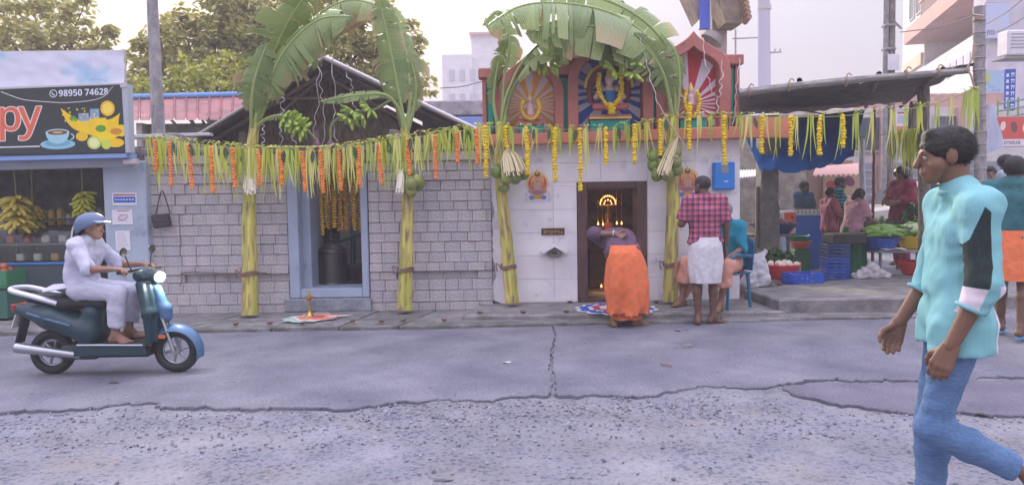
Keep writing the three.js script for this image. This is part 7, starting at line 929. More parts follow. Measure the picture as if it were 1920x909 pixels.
  // counter with glasses
  const cp = [5.362, 0.851, -13.2], ct = thing('blue_counter', 'bright blue market counter with row of glasses on top', 'counter', [cp[0], 0.1, -13.2]); obj('front_panel', bx(-0.3, 0, -0.02, 0.3, 0.98, 0.02, 0.006), mat([0.01, 0.1, 0.42], { roughness: 0.6 }), ct); obj('body', bx(-0.29, 0, -0.5, 0.29, 0.97, -0.022, 0.006), mat([0.02, 0.08, 0.25]), ct); obj('top', bx(-0.31, 0.982, -0.5, 0.31, 1.005, 0.03, 0.004), mat([0.3, 0.31, 0.33]), ct);
  const gls = lathe([[0, 0], [0.022, 0], [0.03, 0.09], [0.027, 0.09], [0.02, 0.006], [0, 0.006]], 12); for (let i = 0; i < 8; i++) { const m = obj('drinking_glass', gls, glossy([0.5, 0.52, 0.52], { roughness: 0.15 })); m.position.set(cp[0] - 0.26 + i * 0.07, 1.106, -13.25); tag(m, 'small glass in the row on the blue counter', 'glass', 'glasses on the blue counter'); }
  // sack
  const sackT = canvas(128, 160, x => { x.fillStyle = '#e8e2da'; x.fillRect(0, 0, 128, 160); x.fillStyle = '#e2682a'; x.fillRect(26, 0, 102, 120); x.fillStyle = '#7a2a1a'; x.fillRect(48, 64, 66, 14); x.fillRect(48, 82, 66, 8); x.beginPath(); x.arc(98, 36, 12, 0, 6.3); x.fill(); x.fillStyle = '#f0d0b0'; x.fillRect(40, 124, 84, 30); });
  { const m = obj('printed_sack', at(nudge(cbx(0, 0.2, 0, 0.34, 0.4, 0.16, 0.05), 0.012, 6), 0, 0, 0), mat([0.62, 0.6, 0.58])); const p = [4.564, 0.796, -12.2]; m.position.set(p[0], p[1], p[2]); m.rotation.y = 0.1; const f = obj('printed_label', new THREE.PlaneGeometry(0.25, 0.34), mat([0.9, 0.9, 0.9], { map: sackT }), m); f.position.set(0.02, 0.2, 0.098); tag(m, 'upright white sack with orange printed label', 'sack'); }
  tag(obj('wooden_stall_table', [cbx(4.0, 0.82, -11.9, 0.95, 0.04, 0.7, 0.006), rod([3.6, 0.1, -11.6], [3.6, 0.8, -11.6], 0.03), rod([4.4, 0.1, -11.6], [4.4, 0.8, -11.6], 0.03), rod([3.6, 0.1, -12.2], [3.6, 0.8, -12.2], 0.03), rod([4.4, 0.1, -12.2], [4.4, 0.8, -12.2], 0.03)], wood), 'rough wooden table under the onion bowl', 'table');
  // bowls and baskets
  const bowl = (name, label, p, r, hgt, m, fill) => { const t = thing(name, label, 'bowl', p); obj('bowl', lathe([[0, 0], [r * 0.62, 0], [r * 0.7, hgt * 0.1], [r * 0.97, hgt * 0.92], [r * 1.03, hgt], [r * 1.0, hgt + 0.008], [r * 0.93, hgt * 0.94], [r * 0.66, hgt * 0.14], [0, hgt * 0.12]], 32), m, t); for (const s of [-1, 1]) obj('handle', tube([[s * r * 0.99, hgt * 0.9, -0.05], [s * r * 1.08, hgt * 1.1, -0.03], [s * r * 1.08, hgt * 1.1, 0.03], [s * r * 0.99, hgt * 0.9, 0.05]], 0.008, 12, 5), m, t); if (fill) fill(t, p, r, hgt); return t; };
  const plastic = c => glossy(c, { roughness: 0.4 }), blueP = plastic([0.015, 0.09, 0.42]), yelP = plastic([0.68, 0.5, 0.02]), redP = plastic([0.62, 0.05, 0.04]), navy = plastic([0.02, 0.05, 0.2]), grnP = plastic([0.02, 0.22, 0.14]);
  const onion = new THREE.IcosahedronGeometry(0.032, 1), pile = (geo, ms, n, k, sq, nm, lab, cat, gp) => (t, p, r, h) => { for (let i = 0; i < n; i++) { const a = i * 2.4, d = r * 0.86 * Math.sqrt((i + 0.5) / n), m = obj(nm, pick(geo), pick(ms)); m.position.set(p[0] + d * Math.cos(a), p[1] + h * 0.96 + k * (1 - (d / r) ** 2) + rr(-0.008, 0.008), p[2] + d * Math.sin(a)); m.rotation.set(rr(-0.4, 0.4), sq ? rr(-0.5, 0.5) + sq : rr(0, 6), rr(-0.3, 0.3)); tag(m, lab, cat, gp); } };
  const onionM = [mat([0.3, 0.1, 0.12], { roughness: 0.5 }), mat([0.38, 0.16, 0.16], { roughness: 0.5 }), mat([0.25, 0.08, 0.12], { roughness: 0.5 })];
  bowl('wide_bowl', 'wide navy bowl heaped with red onions', [4.242, 0.845, -11.8], 0.36, 0.15, navy, pile([onion], onionM, 60, 0.07, 0, 'onion', 'red onion heaped in the wide navy bowl', 'onion', 'onions in the navy bowl'));
  bowl('deep_bowl', 'green bowl beside the onions', [4.944, 0.605, -12.6], 0.18, 0.14, grnP); bowl('deep_bowl', 'orange red bowl under the green one', [4.911, 0.545, -12.4], 0.17, 0.12, plastic([0.6, 0.12, 0.05]));
  tag(obj('low_stool', [bx(4.758, 0.1, -12.7, 5.031, 0.535 - 0.003, -12.25, 0.01)], mat([0.03, 0.16, 0.06])), 'green box under the green and orange bowls', 'box');
  const pr1 = [3.886, 0.256, -10.5]; bowl('shallow_basin', 'red basin with white radish roots by the blue crate', pr1, 0.25, 0.2, redP, pile([(() => { const g = new THREE.SphereGeometry(0.045, 10, 8); return g; })()], [mat([0.7, 0.66, 0.6])], 9, 0.03, 0, 'white_vegetable', 'round white vegetable in the red basin by the crate', 'vegetable', 'white vegetables in the red basin'));
  tag(obj('basin_stand', [bx(pr1[0] - 0.2, 0.08, -10.65, pr1[0] + 0.2, pr1[1] - 0.003, -10.35, 0.01)], wallM), 'low dark block under the red basin by the crate', 'block');
  const pr2 = [3.251, 0.313, -10.2]; bowl('shallow_basin', 'red basin half hidden behind the white cloth sack', pr2, 0.2, 0.2, redP); tag(obj('basin_stand', [bx(pr2[0] - 0.16, 0.08, -10.35, pr2[0] + 0.16, pr2[1] - 0.003, -10.05, 0.01)], wallM), 'low dark block under the half hidden red basin', 'block');
  // greens on a low board
  const leafB = sheet((u, v) => { const w = 0.035 * Math.sin(3.14 * Math.min(1, v + 0.05)); return [(u - 0.5) * 2 * w, 0.03 * Math.sin(v * 3), v * 0.2 - 0.1]; }, 2, 5), lm = [leafy([0.05, 0.16, 0.03]), leafy([0.09, 0.22, 0.05])];
  const heap = (label, p, w, d, hgt, n) => { const o = []; for (let i = 0; i < n; i++) { const q = Math.sqrt(rnd()), a = rr(0, 6.28), g = leafB.clone(); g.rotateX(rr(-0.9, 0.9)); g.rotateY(rr(0, 6.28)); g.translate(q * Math.cos(a) * w, hgt * (1 - q * q) * rr(0.5, 1.1) + 0.02, q * Math.sin(a) * d); o.push(g); } const m = stuff(obj('leafy_greens', o, lm[n % 2])); m.position.set(...p); m.userData.label = label; m.userData.category = 'greens'; };
  const hp = [3.9, 0.46, -11]; heap('heap of dark leafy greens behind the red basins', hp, 0.36, 0.2, 0.14, 150); tag(obj('greens_board', [bx(hp[0] - 0.4, 0.1, -11.25, hp[0] + 0.4, hp[1], -10.8, 0.01)], wood), 'wooden board under the leafy greens heap', 'board');
  const hp2 = [6.132, 0.842, -12.2]; heap('dark greens piled behind the blue vegetable basket', hp2, 0.42, 0.22, 0.16, 150); heap('leafy greens beside the slim leaning post', [6.619, 0.861, -12], 0.22, 0.2, 0.42, 120);
  // table with the two big baskets
  const tz = -11.1, ty = 0.615, tb = thing('market_table', 'low market table with pale top under the vegetable baskets', 'table', [5.956, 0, tz]); obj('table_top', bx(-0.5, ty - 0.04, -0.35, 0.52, ty - 0.004, 0.3, 0.008), mat([0.5, 0.48, 0.48], { map: T.grime }), tb); for (const x of [-0.45, 0.1, 0.47]) obj('leg', rod([x, 0.08, 0.22], [x, ty - 0.04, 0.22], 0.022), wood, tb); for (const x of [-0.45, 0.47]) obj('leg', rod([x, 0.08, -0.28], [x, ty - 0.04, -0.28], 0.022), wood, tb);
  const gourd = (() => { const g = tube([[-0.13, 0, 0], [-0.05, 0.012, 0], [0.05, 0.01, 0], [0.13, -0.01, 0]], t => 0.01 + 0.028 * Math.pow(Math.sin(3.14159 * clamp(0.05 + 0.9 * t)), 0.5), 14, 8); return g; })(), gm = [mat([0.2, 0.4, 0.05], { roughness: 0.45 }), mat([0.26, 0.42, 0.08], { roughness: 0.45 }), mat([0.12, 0.28, 0.04], { roughness: 0.45 })], pm = [mat([0.45, 0.52, 0.4], { roughness: 0.5 }), mat([0.2, 0.34, 0.1], { roughness: 0.5 }), mat([0.5, 0.55, 0.3], { roughness: 0.5 })];
  bowl('vegetable_basket', 'blue plastic basket heaped with light green cucumbers', [5.59, ty, -11.05], 0.28, 0.17, blueP, pile([gourd], gm, 40, 0.17, 0.001, 'cucumber', 'light green cucumber heaped in the blue basket', 'cucumber', 'cucumbers in the blue basket'));
  bowl('vegetable_basket', 'yellow plastic basket heaped with mixed green vegetables', [6.11, ty, -11.05], 0.26, 0.18, yelP, pile([gourd], [...gm, ...pm], 40, 0.18, 0.001, 'gourd', 'pale or dark green gourd heaped in the yellow basket', 'gourd', 'gourds in the yellow basket'));
  { const p = [6.063, 0.234, -10.9]; bowl('shallow_basin', 'red basin on the ground under the yellow basket', [p[0], Math.max(0.1, p[1]), p[2]], 0.28, 0.2, redP); }
  { const p = [5.674, 0.633, -10.9], m = obj('paper_sheet', thick(sheet((u, v) => [(u - 0.5) * 0.35, 0.012 * Math.sin(u * 9) * Math.sin(v * 5), (v - 0.5) * 0.2], 10, 6), 0.003), mat([0.75, 0.73, 0.76])); m.position.set(p[0], ty + 0.015, -10.85); tag(m, 'crumpled white paper on the market table edge', 'paper'); }
  // crates
  const crate = (() => { const o = []; const w = 0.46, h = 0.2, d = 0.32, t = 0.014; o.push(bx(-w / 2, 0, -d / 2, w / 2, t, d / 2, 0.003)); for (const y of [0.03, 0.085, 0.14, 0.185]) { o.push(bx(-w / 2, y, d / 2 - t, w / 2, y + 0.026, d / 2, 0.003), bx(-w / 2, y, -d / 2, w / 2, y + 0.026, -d / 2 + t, 0.003), bx(-w / 2, y, -d / 2 + t, -w / 2 + t, y + 0.026, d / 2 - t, 0.003), bx(w / 2 - t, y, -d / 2 + t, w / 2, y + 0.026, d / 2 - t, 0.003)); } for (let i = 0; i <= 6; i++) { const x = -w / 2 + 0.02 + i * (w - 0.04) / 6; o.push(bx(x - 0.008, 0.01, d / 2 - t * 0.8, x + 0.008, h, d / 2 + 0.004, 0.002), bx(x - 0.008, 0.01, -d / 2 - 0.004, x + 0.008, h, -d / 2 + t * 0.8, 0.002)); } return join(o); })();
  const crP = [4.054, 0.216, -10.15], crM = glossy([0.01, 0.1, 0.55], { roughness: 0.4 }), crD = glossy([0.02, 0.07, 0.22], { roughness: 0.4 });
  { const m = obj('plastic_crate', crate, crM); m.position.set(crP[0], crP[1], crP[2]); m.rotation.y = 0.15; m.scale.y = 0.75; tag(m, 'bright blue plastic crate on the ground beside red basin', 'crate', 'blue plastic crates'); tag(obj('flat_board', bx(crP[0] - 0.28, 0.05, -10.35, crP[0] + 0.28, crP[1] - 0.003, -9.98, 0.006), wood), 'plain board under the bright blue crate', 'board'); }
  const levels = ['lowest', 'second', 'topmost']; for (let i = 0; i < 3; i++) { const m = obj('plastic_crate', crate, i === 2 ? crD : crM); m.position.set(4.875, 0.1 + i * 0.203, -11.0); m.rotation.y = 1.45 + rr(-0.06, 0.06); tag(m, `dark blue crate stacked behind the green skirt, ${levels[i]} of its stack`, 'crate', 'blue plastic crates'); }
  { const m = obj('dark_tray', [cbx(0, 0.08, 0, 0.5, 0.16, 0.4, 0.02)], mat([0.03, 0.035, 0.03])); m.position.set(5.024, 0.71, -11.0); tag(m, 'dark tray on top of the stacked crates', 'tray'); }
  // cloth sacks
  const bagM = fabric([0.62, 0.62, 0.68]);
  { const m = obj('white_cloth_sack', field((x, y, z) => union([bone([-0.1, 0.02, 0], [0.0, 0.3, 0], 0.12, 0.08), bone([0.0, 0.3, 0], [0.12, 0.42, 0], 0.07, 0.03), bone([0.08, 0.05, 0.02], [0.05, 0.25, 0.02], 0.1, 0.08)], 0.05)(x, y, z) + 0.018 * N3(x * 9, y * 9, z * 9), [-0.35, -0.05, -0.25], [0.35, 0.55, 0.25], 0.014), bagM); m.position.set(3.277, 0.28, -9.75); tag(m, 'limp white cloth sack beside the chair', 'sack'); }
  { const m = obj('woven_sack', field((x, y, z) => Math.max(union([bone([-0.2, 0.02, 0], [0.0, 0.16, 0], 0.08, 0.06), bone([0.0, 0.16, 0], [0.2, 0.03, 0], 0.06, 0.07), bone([0, 0.05, 0], [0.02, 0.22, 0], 0.1, 0.03)], 0.05)(x, y, z) + 0.02 * N3(x * 10, y * 10, z * 10), -y), [-0.4, -0.02, -0.25], [0.4, 0.35, 0.25], 0.013), fabric([0.55, 0.52, 0.55])); m.position.set(5.191, 0.237, -10.5); tag(m, 'crumpled white woven sack at the foot of green skirt', 'sack'); }
  // bits on the platform
  for (const [p, ry] of [[[4.424, 0.237, -9.155], 0.3], [[5.276, 0.237, -9.738], 1.3], [[4.785, 0.237, -8.951], 1.5], [[4.042, 0.237, -9.204], 1.2]]) { const m = obj('fallen_strip', sheet((u, v) => [(u - 0.5) * 0.016, 0.004 + 0.006 * Math.sin(v * 9), (v - 0.5) * 0.45], 1, 10), mat([0.55, 0.52, 0.12])); m.position.set(...p); m.rotation.y = ry; tag(m, 'fallen yellow palm-leaf strip on the market platform', 'leaf strip', 'fallen strips on the platform'); }
}
// parked car beyond the market
{
  const p = [8.988, 0.592, -15], t = thing('parked_car', 'beige parked car half hidden behind the wooden post', 'car', [p[0] + 0.6, 0.2, -16.5], -0.1), paint2 = glossy([0.5, 0.46, 0.4], { clearcoat: 0.6, roughness: 0.35 });
  const prof = [[-2.1, 0.35], [-2.15, 0.75], [-1.9, 0.92], [-1.25, 1.0], [-0.75, 1.5], [0.9, 1.58], [1.75, 1.5], [2.1, 0.95], [2.12, 0.4], [1.7, 0.3], [-1.7, 0.3]];
  obj('body', at(poly(prof, 1.6, 0.8, 0.08), 0, 0, 0), paint2, t); const glass = glossy([0.03, 0.035, 0.04], { roughness: 0.1 });
  obj('side_window', poly([[-1.1, 1.02], [-0.72, 1.42], [0.1, 1.47], [0.1, 1.02]], 0.01, 0.806), glass, t); obj('side_window', poly([[0.2, 1.02], [0.2, 1.47], [1.55, 1.42], [1.8, 1.02]], 0.01, 0.806), glass, t); obj('windscreen', (() => { const g = bx(-1.3, -0.0, -0.7, -0.7, 0.02, 0.7, 0.005); g.rotateZ(0.785); return at(g, -0.32, 1.97 - 0.02, 0); })(), glass, t);
  for (const x of [-1.3, 1.3]) { const w = new THREE.Group(); w.name = 'wheel'; t.add(w); w.position.set(x, 0.32, 0.74); const g = new THREE.CylinderGeometry(0.32, 0.32, 0.2, 28); g.rotateX(Math.PI / 2); obj('tyre', g, mat([0.015, 0.015, 0.015]), w); const r = new THREE.CylinderGeometry(0.2, 0.2, 0.01, 20); r.rotateX(Math.PI / 2); r.translate(0, 0, 0.106); obj('rim', r, glossy([0.4, 0.4, 0.42], { metalness: 0.7 }), w); }
  obj('headlight', cbx(-2.06, 0.78, 0.55, 0.12, 0.14, 0.3, 0.03), glossy([0.7, 0.7, 0.7], { roughness: 0.15 }), t); obj('bumper', cbx(-2.13, 0.5, 0, 0.08, 0.2, 1.5, 0.03), paint2, t);
}

// ---------- buildings and poles behind ----------
{
  const cream = mat([0.62, 0.58, 0.56], { map: T.plaster }), pink = mat([0.56, 0.34, 0.31], { map: T.plaster }), lilac = mat([0.6, 0.57, 0.64], { map: T.plaster }), glass = glossy([0.08, 0.1, 0.12], { roughness: 0.15 }), white = mat([0.72, 0.7, 0.74], { map: T.plaster });
  // apartment block running away along the street
  const b = thing('apartment_block', 'cream apartment block with pink eave and slatted balcony above the canopy', 'building', [21.7, 0, -40.3]); b.rotation.y = Math.atan2(-0.961, -0.277);
  obj('wall', bx(0, 0, -9, 13, 16, -1.6), cream, b); obj('end_wing', bx(-1, 0, -9, 3.6, 16, 0), white, b);
  obj('eave', poly([[3.4, 8.9], [13.4, 8.9], [13.4, 9.6], [3.4, 9.6]], 2.4, 0.9), pink, b); obj('parapet', bx(3.7, 5.6, -0.1, 13.2, 7.7, 0.1), white, b);
  for (let i = 0; i < 6; i++) obj('parapet_lettering', bx(6 + i * 0.9, 6.5, 0.11, 6.6 + i * 0.9, 7.1, 0.13), mat([0.5, 0.5, 0.62]), b);
  obj('balcony_floor', bx(3.6, 9.62, -1.58, 13, 9.75, 0.4), cream, b);
  for (let i = 0; i < 34; i++) obj('balcony_slat', bx(3.8 + i * 0.27, 9.76, 0.2, 3.98 + i * 0.27, 10.8, 0.26, 0.01), mat([0.28, 0.2, 0.2]), b);
  obj('balcony_rail', bx(3.7, 10.82, 0.15, 13, 10.95, 0.32), pink, b);
  for (const [x, y, w, h] of [[0.6, 10.6, 1.0, 1.6], [2, 10.6, 1.0, 1.6], [5, 7.9, 1.4, 0.9], [8, 5.8, 1.2, 2.2], [10.5, 7.6, 1.3, 1.1], [5.5, 11.2, 1.3, 1.8], [8.5, 11.2, 1.3, 1.8]]) { const z = x < 3 ? 0.01 : -1.58, w2 = new THREE.Group(); w2.name = 'window'; b.add(w2); obj('frame', [bx(x, y, z, x + w, y + 0.08, z + 0.06), bx(x, y + h - 0.08, z, x + w, y + h, z + 0.06), bx(x, y + 0.083, z, x + 0.08, y + h - 0.083, z + 0.06), bx(x + w - 0.08, y + 0.083, z, x + w, y + h - 0.083, z + 0.06)], cream, w2); obj('pane', bx(x + 0.082, y + 0.083, z + 0.01, x + w - 0.082, y + h - 0.083, z + 0.03), glass, w2); }
  for (let i = 0; i < 5; i++) obj('eave_bracket', at(bx(0, 0, 0, 0.2, 1.4, 0.25), 4 + i * 1.7, 11.2, 0.3, 0, -0.4), mat([0.6, 0.52, 0.45]), b);
  obj('orange_panel', bx(2.0, 6.2, 0.01, 3.1, 7.6, 0.06), mat([0.62, 0.36, 0.2]), b); obj('cream_band', bx(-0.6, 7.9, 0.01, 3.4, 8.5, 0.12), mat([0.65, 0.5, 0.38]), b);
  // lilac building with hoardings at the right
  const l = thing('lilac_building', 'lilac walled building with hoardings at the street corner', 'building', [0, 0, 0]); obj('wall', bx(14.3, 0, -22.8, 30, 12, -22.2), lilac, l);
  const hoard = (label, c, w, h, draw, fr) => { const t = thing('hoarding', label, 'hoarding', c); obj('board', bx(-w / 2, -h / 2, -0.06, w / 2, h / 2, 0, 0.01), mat(fr || [0.3, 0.3, 0.34]), t); const f = obj('print', new THREE.PlaneGeometry(w * 0.97, h * 0.96), mat([0.85, 0.85, 0.88], { map: canvas(256, 256, draw), roughness: 0.5 }), t); f.position.z = 0.006; return t; };
  hoard('upper pale blue hoarding with yellow marks on lilac wall', [14.514, 6.532, -22], 0.72, 1.08, x => { x.fillStyle = '#c3cde8'; x.fillRect(0, 0, 256, 256); x.fillStyle = '#d8cf8a'; for (let i = 0; i < 6; i++) x.fillRect(20 + (i * 67 % 180), 110 + i * 18, 40, 9); x.fillStyle = '#4a5468'; for (let i = 0; i < 4; i++) x.fillRect(20 + i * 22, 196, 12, 36); });
  hoard('light blue mural panel with green marks beside round pole', [13.839, 4.33, -21], 0.66, 1.15, x => { x.fillStyle = '#9fc2dd'; x.fillRect(0, 0, 256, 256); x.fillStyle = '#b9c85a'; x.beginPath(); x.ellipse(40, 40, 30, 34, 0, 0, 6.3); x.fill(); x.strokeStyle = '#5a7f96'; x.lineWidth = 5; for (let i = 0; i < 6; i++) { x.beginPath(); x.arc(60 + (i * 53 % 160), 90 + i * 24, 16, 0, 4 + i % 3); x.stroke(); } });
  { const t = hoard('narrow vertical blue sign with white lettering', [11.547, 3.8, -17], 0.22, 0.95, x => { x.fillStyle = '#1f4fae'; x.fillRect(0, 0, 256, 256); x.fillStyle = '#dfe6f4'; for (let i = 0; i < 6; i++) { x.fillRect(24, 24 + i * 38, 66, 22); x.fillRect(140, 20 + i * 40, 90, 10); x.fillRect(150, 34 + i * 40, 20, 12); x.fillRect(200, 34 + i * 40, 24, 8); } }, [0.02, 0.08, 0.35]); t.rotation.y = -0.2; }
  hoard('red shop sign with FOOTWEAR lettering on white strip', [9.994, 2.641, -14.5], 0.78, 0.6, x => { x.fillStyle = '#d8594c'; x.fillRect(0, 0, 256, 256); x.fillStyle = '#efe9ea'; x.fillRect(0, 196, 256, 60); x.fillStyle = '#3a3a44'; x.font = 'bold 44px sans-serif'; x.fillText('FOOTWEAR', 6, 242, 150); x.fillStyle = '#f2dcd2'; x.beginPath(); x.ellipse(36, 80, 18, 40, 0.1, 0, 6.3); x.fill(); x.fillStyle = '#7a4a3c'; x.beginPath(); x.ellipse(110, 90, 22, 48, -0.1, 0, 6.3); x.fill(); x.fillStyle = '#f4e6dc'; x.beginPath(); x.ellipse(190, 84, 20, 52, 0.2, 0, 6.3); x.fill(); });
  { const p = [12.381, 5.039, -18], t = thing('air_conditioner', 'white air conditioner box on the lilac building', 'air conditioner', p); obj('case', cbx(0, 0, 0, 0.75, 0.6, 0.4, 0.03), white, t); for (let i = 0; i < 5; i++) obj('vent_slat', cbx(-0.1, 0.2 - i * 0.08, 0.205, 0.4, 0.03, 0.01, 0.004), mat([0.35, 0.35, 0.38]), t); obj('bracket', cbx(0, -0.34, -0.1, 0.8, 0.05, 0.5), mat([0.3, 0.3, 0.3]), t); }
  { const t = thing('green_railing', 'green metal railing above the footwear sign', 'railing', [0, 0, 0]), gm = mat([0.2, 0.3, 0.22]); for (const v of [0, 1, 2]) obj('rail', rod(add([9.942, 2.947, -15], [0, v * 0.15, 0]), add([10.569, 3.045, -15], [0, v * 0.15, 0]), 0.02), gm, t); for (let i = 0; i < 4; i++) { const q = mix3([9.942, 2.947, -15], [10.569, 3.045, -15], i / 3); obj('post', rod(q, add(q, [0, 0.36, 0]), 0.02), gm, t); } }
  tag(obj('white_cloth_flag', thick(sheet((u, v) => { const q = mix3(mix3([6.083, 2.566, -9.4], [6.199, 2.571, -9.4], u), mix3([6.104, 1.944, -9.4], [6.307, 2.022, -9.4], u), v); return [q[0], q[1], q[2] + 0.03 * Math.sin(u * 4 + v * 5)]; }, 10, 14), 0.004), fabric([0.62, 0.66, 0.82])), 'pale blue white cloth hanging beside the round pole', 'cloth');
  // shop row across the side street
  const s = thing('shop_row', 'hazy pink and cream row of shops behind the market posts', 'building', [0, 0, 0]); obj('wall', bx(7.4, 0, -24, 16.5, 3.8, -20.2), cream, s); obj('upper_wall', bx(9.6, 3.81, -24, 14, 4.2, -20.4), pink, s);
  const shutters = [[8.4, 1.6], [10.4, 1.7], [12.6, 1.6]]; for (const [x, w] of shutters) { const g = new THREE.Group(); g.name = 'shutter'; s.add(g); obj('panel', bx(x, 0.2, -20.19, x + w, 2.3, -20.12), mat([0.25, 0.27, 0.3]), g); for (let i = 0; i < 9; i++) obj('slat', bx(x, 0.3 + i * 0.22, -20.118, x + w, 0.36 + i * 0.22, -20.1, 0.005), mat([0.32, 0.34, 0.37]), g); }
  for (const x of [9.3, 11.6]) { const g = new THREE.Group(); g.name = 'window'; s.add(g); obj('frame', bx(x, 2.6, -20.19, x + 0.9, 3.6, -20.12), cream, g); obj('pane', bx(x + 0.06, 2.66, -20.118, x + 0.84, 3.54, -20.1), glass, g); }
  for (const x of [8.1, 10.1, 12.2]) obj('column', bx(x, 0, -20.19, x + 0.2, 3.78, -20.0), pink, s);
  hoard('white and orange shop sign behind the second leaf fringe', [10.255, 3.301, -19], 0.62, 0.7, x => { x.fillStyle = '#e6e2ea'; x.fillRect(0, 0, 256, 256); x.fillStyle = '#b4525a'; x.fillRect(20, 30, 200, 20); x.fillStyle = '#8a8aa8'; for (let i = 0; i < 4; i++) x.fillRect(20, 70 + i * 20, 190 - i * 24, 9); x.fillStyle = '#e08a62'; x.fillRect(0, 170, 256, 86); }); hoard('blue banner with white print between market posts', [9.582, 3.216, -18.6], 0.3, 0.8, x => { x.fillStyle = '#8790c8'; x.fillRect(0, 0, 256, 256); x.fillStyle = '#e2e2ee'; x.beginPath(); x.moveTo(40, 130); x.lineTo(128, 70); x.lineTo(216, 130); x.lineTo(216, 230); x.lineTo(40, 230); x.fill(); }); hoard('grey poster showing a blue motorcycle', [7.819, 1.074, -17], 0.62, 0.6, x => { x.fillStyle = '#8f93a4'; x.fillRect(0, 0, 256, 256); x.strokeStyle = '#2f5fae'; x.lineWidth = 22; x.beginPath(); x.arc(70, 180, 40, 0, 6.3); x.stroke(); x.beginPath(); x.arc(190, 180, 40, 0, 6.3); x.stroke(); x.lineWidth = 26; x.beginPath(); x.moveTo(70, 150); x.lineTo(120, 90); x.lineTo(190, 140); x.stroke(); });
  // tall slender pole, pole pair, aerials
  const tp = thing('monopole_mast', 'tall pale telecom mast behind the shrine corner', 'mast', [0, 0, 0]); obj('shaft', rod([8.325, 0, -24], [8.258, 8.43, -24], 0.24, 0.19, 18), mat([0.46, 0.45, 0.55]), tp); obj('collar', rod([8.28, 7.45, -24], [8.279, 7.585, -24], 0.22, 0.22, 18), mat([0.5, 0.47, 0.44]), tp); obj('cross_arm', [rod([8.458, 6.067, -23.9], [8.802, 6.079, -23.9], 0.03), rod([8.767, 6.08, -23.9], [8.767, 6.182, -23.9], 0.025), rod([8.595, 6.082, -23.9], [8.595, 6.184, -23.9], 0.025)], mat([0.4, 0.36, 0.38]), tp);
  const up = thing('utility_pole_pair', 'pair of tied utility poles beyond the canopy', 'pole', [0, 0, 0]), um = mat([0.36, 0.34, 0.36], { map: T.grime }); obj('pole', rod([8.671, 0, -17], [8.661, 6.351, -17], 0.07, 0.06, 10), um, up); obj('pole', rod([8.819, 0, -17], [8.783, 6.349, -17], 0.085, 0.08, 10), mat([0.27, 0.23, 0.21], { map: T.wood }), up); for (const v of [[8.725, 5.295, -17], [8.733, 4.765, -17]]) obj('clamp', cbx(v[0], v[1], v[2], 0.26, 0.05, 0.2, 0.01), um, up); obj('arm', rod([8.846, 5.389, -17], [9.02, 5.23, -17], 0.025), um, up); obj('notice_board', at(cbx(0, 0, 0, 0.26, 0.36, 0.02, 0.005), ...[8.769, 4.446, -16.85]), white, up);
  const an = thing('television_aerial', 'thin television aerial mast behind the shrine corner', 'aerial', [0, 0, 0]); obj('mast', rod([4.904, 3.732, -16], [4.901, 5.041, -16], 0.02), mat([0.4, 0.33, 0.36]), an); obj('boom', rod([4.832, 4.849, -16], [5.384, 4.863, -16], 0.015), mat([0.4, 0.33, 0.36]), an);
  // pillar with blue sign and tiled eave behind the shrine
  const pb = thing('sign_pillar', 'tall plastered pillar with tiled eave and blue sign behind the shrine', 'pillar', [0, 0, 0]); obj('shaft', bx(3.626, 0, -13.8, 3.892, 5.486, -13.2), mat([0.58, 0.46, 0.45], { map: T.plaster }), pb);
  obj('side_wall', bx(3.584, 4.085, -13.9, 3.681 - 0.01, 5.55, -13.4), mat([0.58, 0.46, 0.45], { map: T.plaster }), pb);
  obj('blue_sign', bx(3.312, 4.354, -12.95, 3.488, 5.399, -12.85, 0.01), glossy([0.06, 0.12, 0.58], { roughness: 0.4 }), pb); obj('sign_edge', bx(3.488 + 0.004, 4.336, -12.95, 3.515, 5.399, -12.84, 0.004), white, pb);
  const ev = [4.054, 4.45, -12.7], ei = [3.524, 4.978, -12.7], el = [3.015, 4.879, -12.7];
  obj('eave_soffit', poly([[3.696, 4.396], [3.968, 4.392], [4.058, 4.444], [3.948, 5.032], [3.497, 5.039]], 0.6, -12.6), mat([0.36, 0.28, 0.22], { map: T.grime }), pb); obj('eave_soffit', poly([[3.026, 5.133], [3.312, 4.51], [3.312, 5.128]], 0.5, -12.9), mat([0.38, 0.31, 0.26], { map: T.grime }), pb);
  for (let i = 0; i < 8; i++) { const q = mix3([3.941, 4.965, -12.55], [4.042, 4.432, -12.55], i / 7); obj('eave_tile', at(new THREE.CylinderGeometry(0.045, 0.045, 0.24, 10), q[0], q[1], q[2], 0, 1.4), mat([0.32, 0.2, 0.14]), pb); }
  { const g = obj('sign_lamp_cover', at(new THREE.SphereGeometry(0.2, 14, 8, 0, 6.3, 0, 1.5), ...[3.515, 4.142, -12.9], 0, 0, -0.6), mat([0.3, 0.28, 0.26]), pb); }
  // far pale tower block in the haze and low roofs
  const f = thing('far_tower_block', 'pale tower block fading into haze beyond the gable hall', 'building', [0, 0, 0]); obj('wall', [bx(-6.824, 0, -82, -3.747, 16.226, -75)], white, f); obj('taller_wall', bx(-3.852, 0, -84, -1.063, 18.321, -76), white, f); obj('roof_slab', bx(-4.017, 18.321, -84, -0.899, 18.536, -75.4), pink, f);
  for (let r = 0; r < 5; r++) for (let c = 0; c < 5; c++) { const x = -6.608 + 0.5 + c * 1.05 + (c > 2 ? 0.8 : 0), y = 4 + r * 2.4; obj('window', bx(x, y, c > 2 ? -75.99 : -74.99, x + 0.55, y + 1.1, c > 2 ? -75.9 : -74.9), mat([0.4, 0.4, 0.46]), f); }
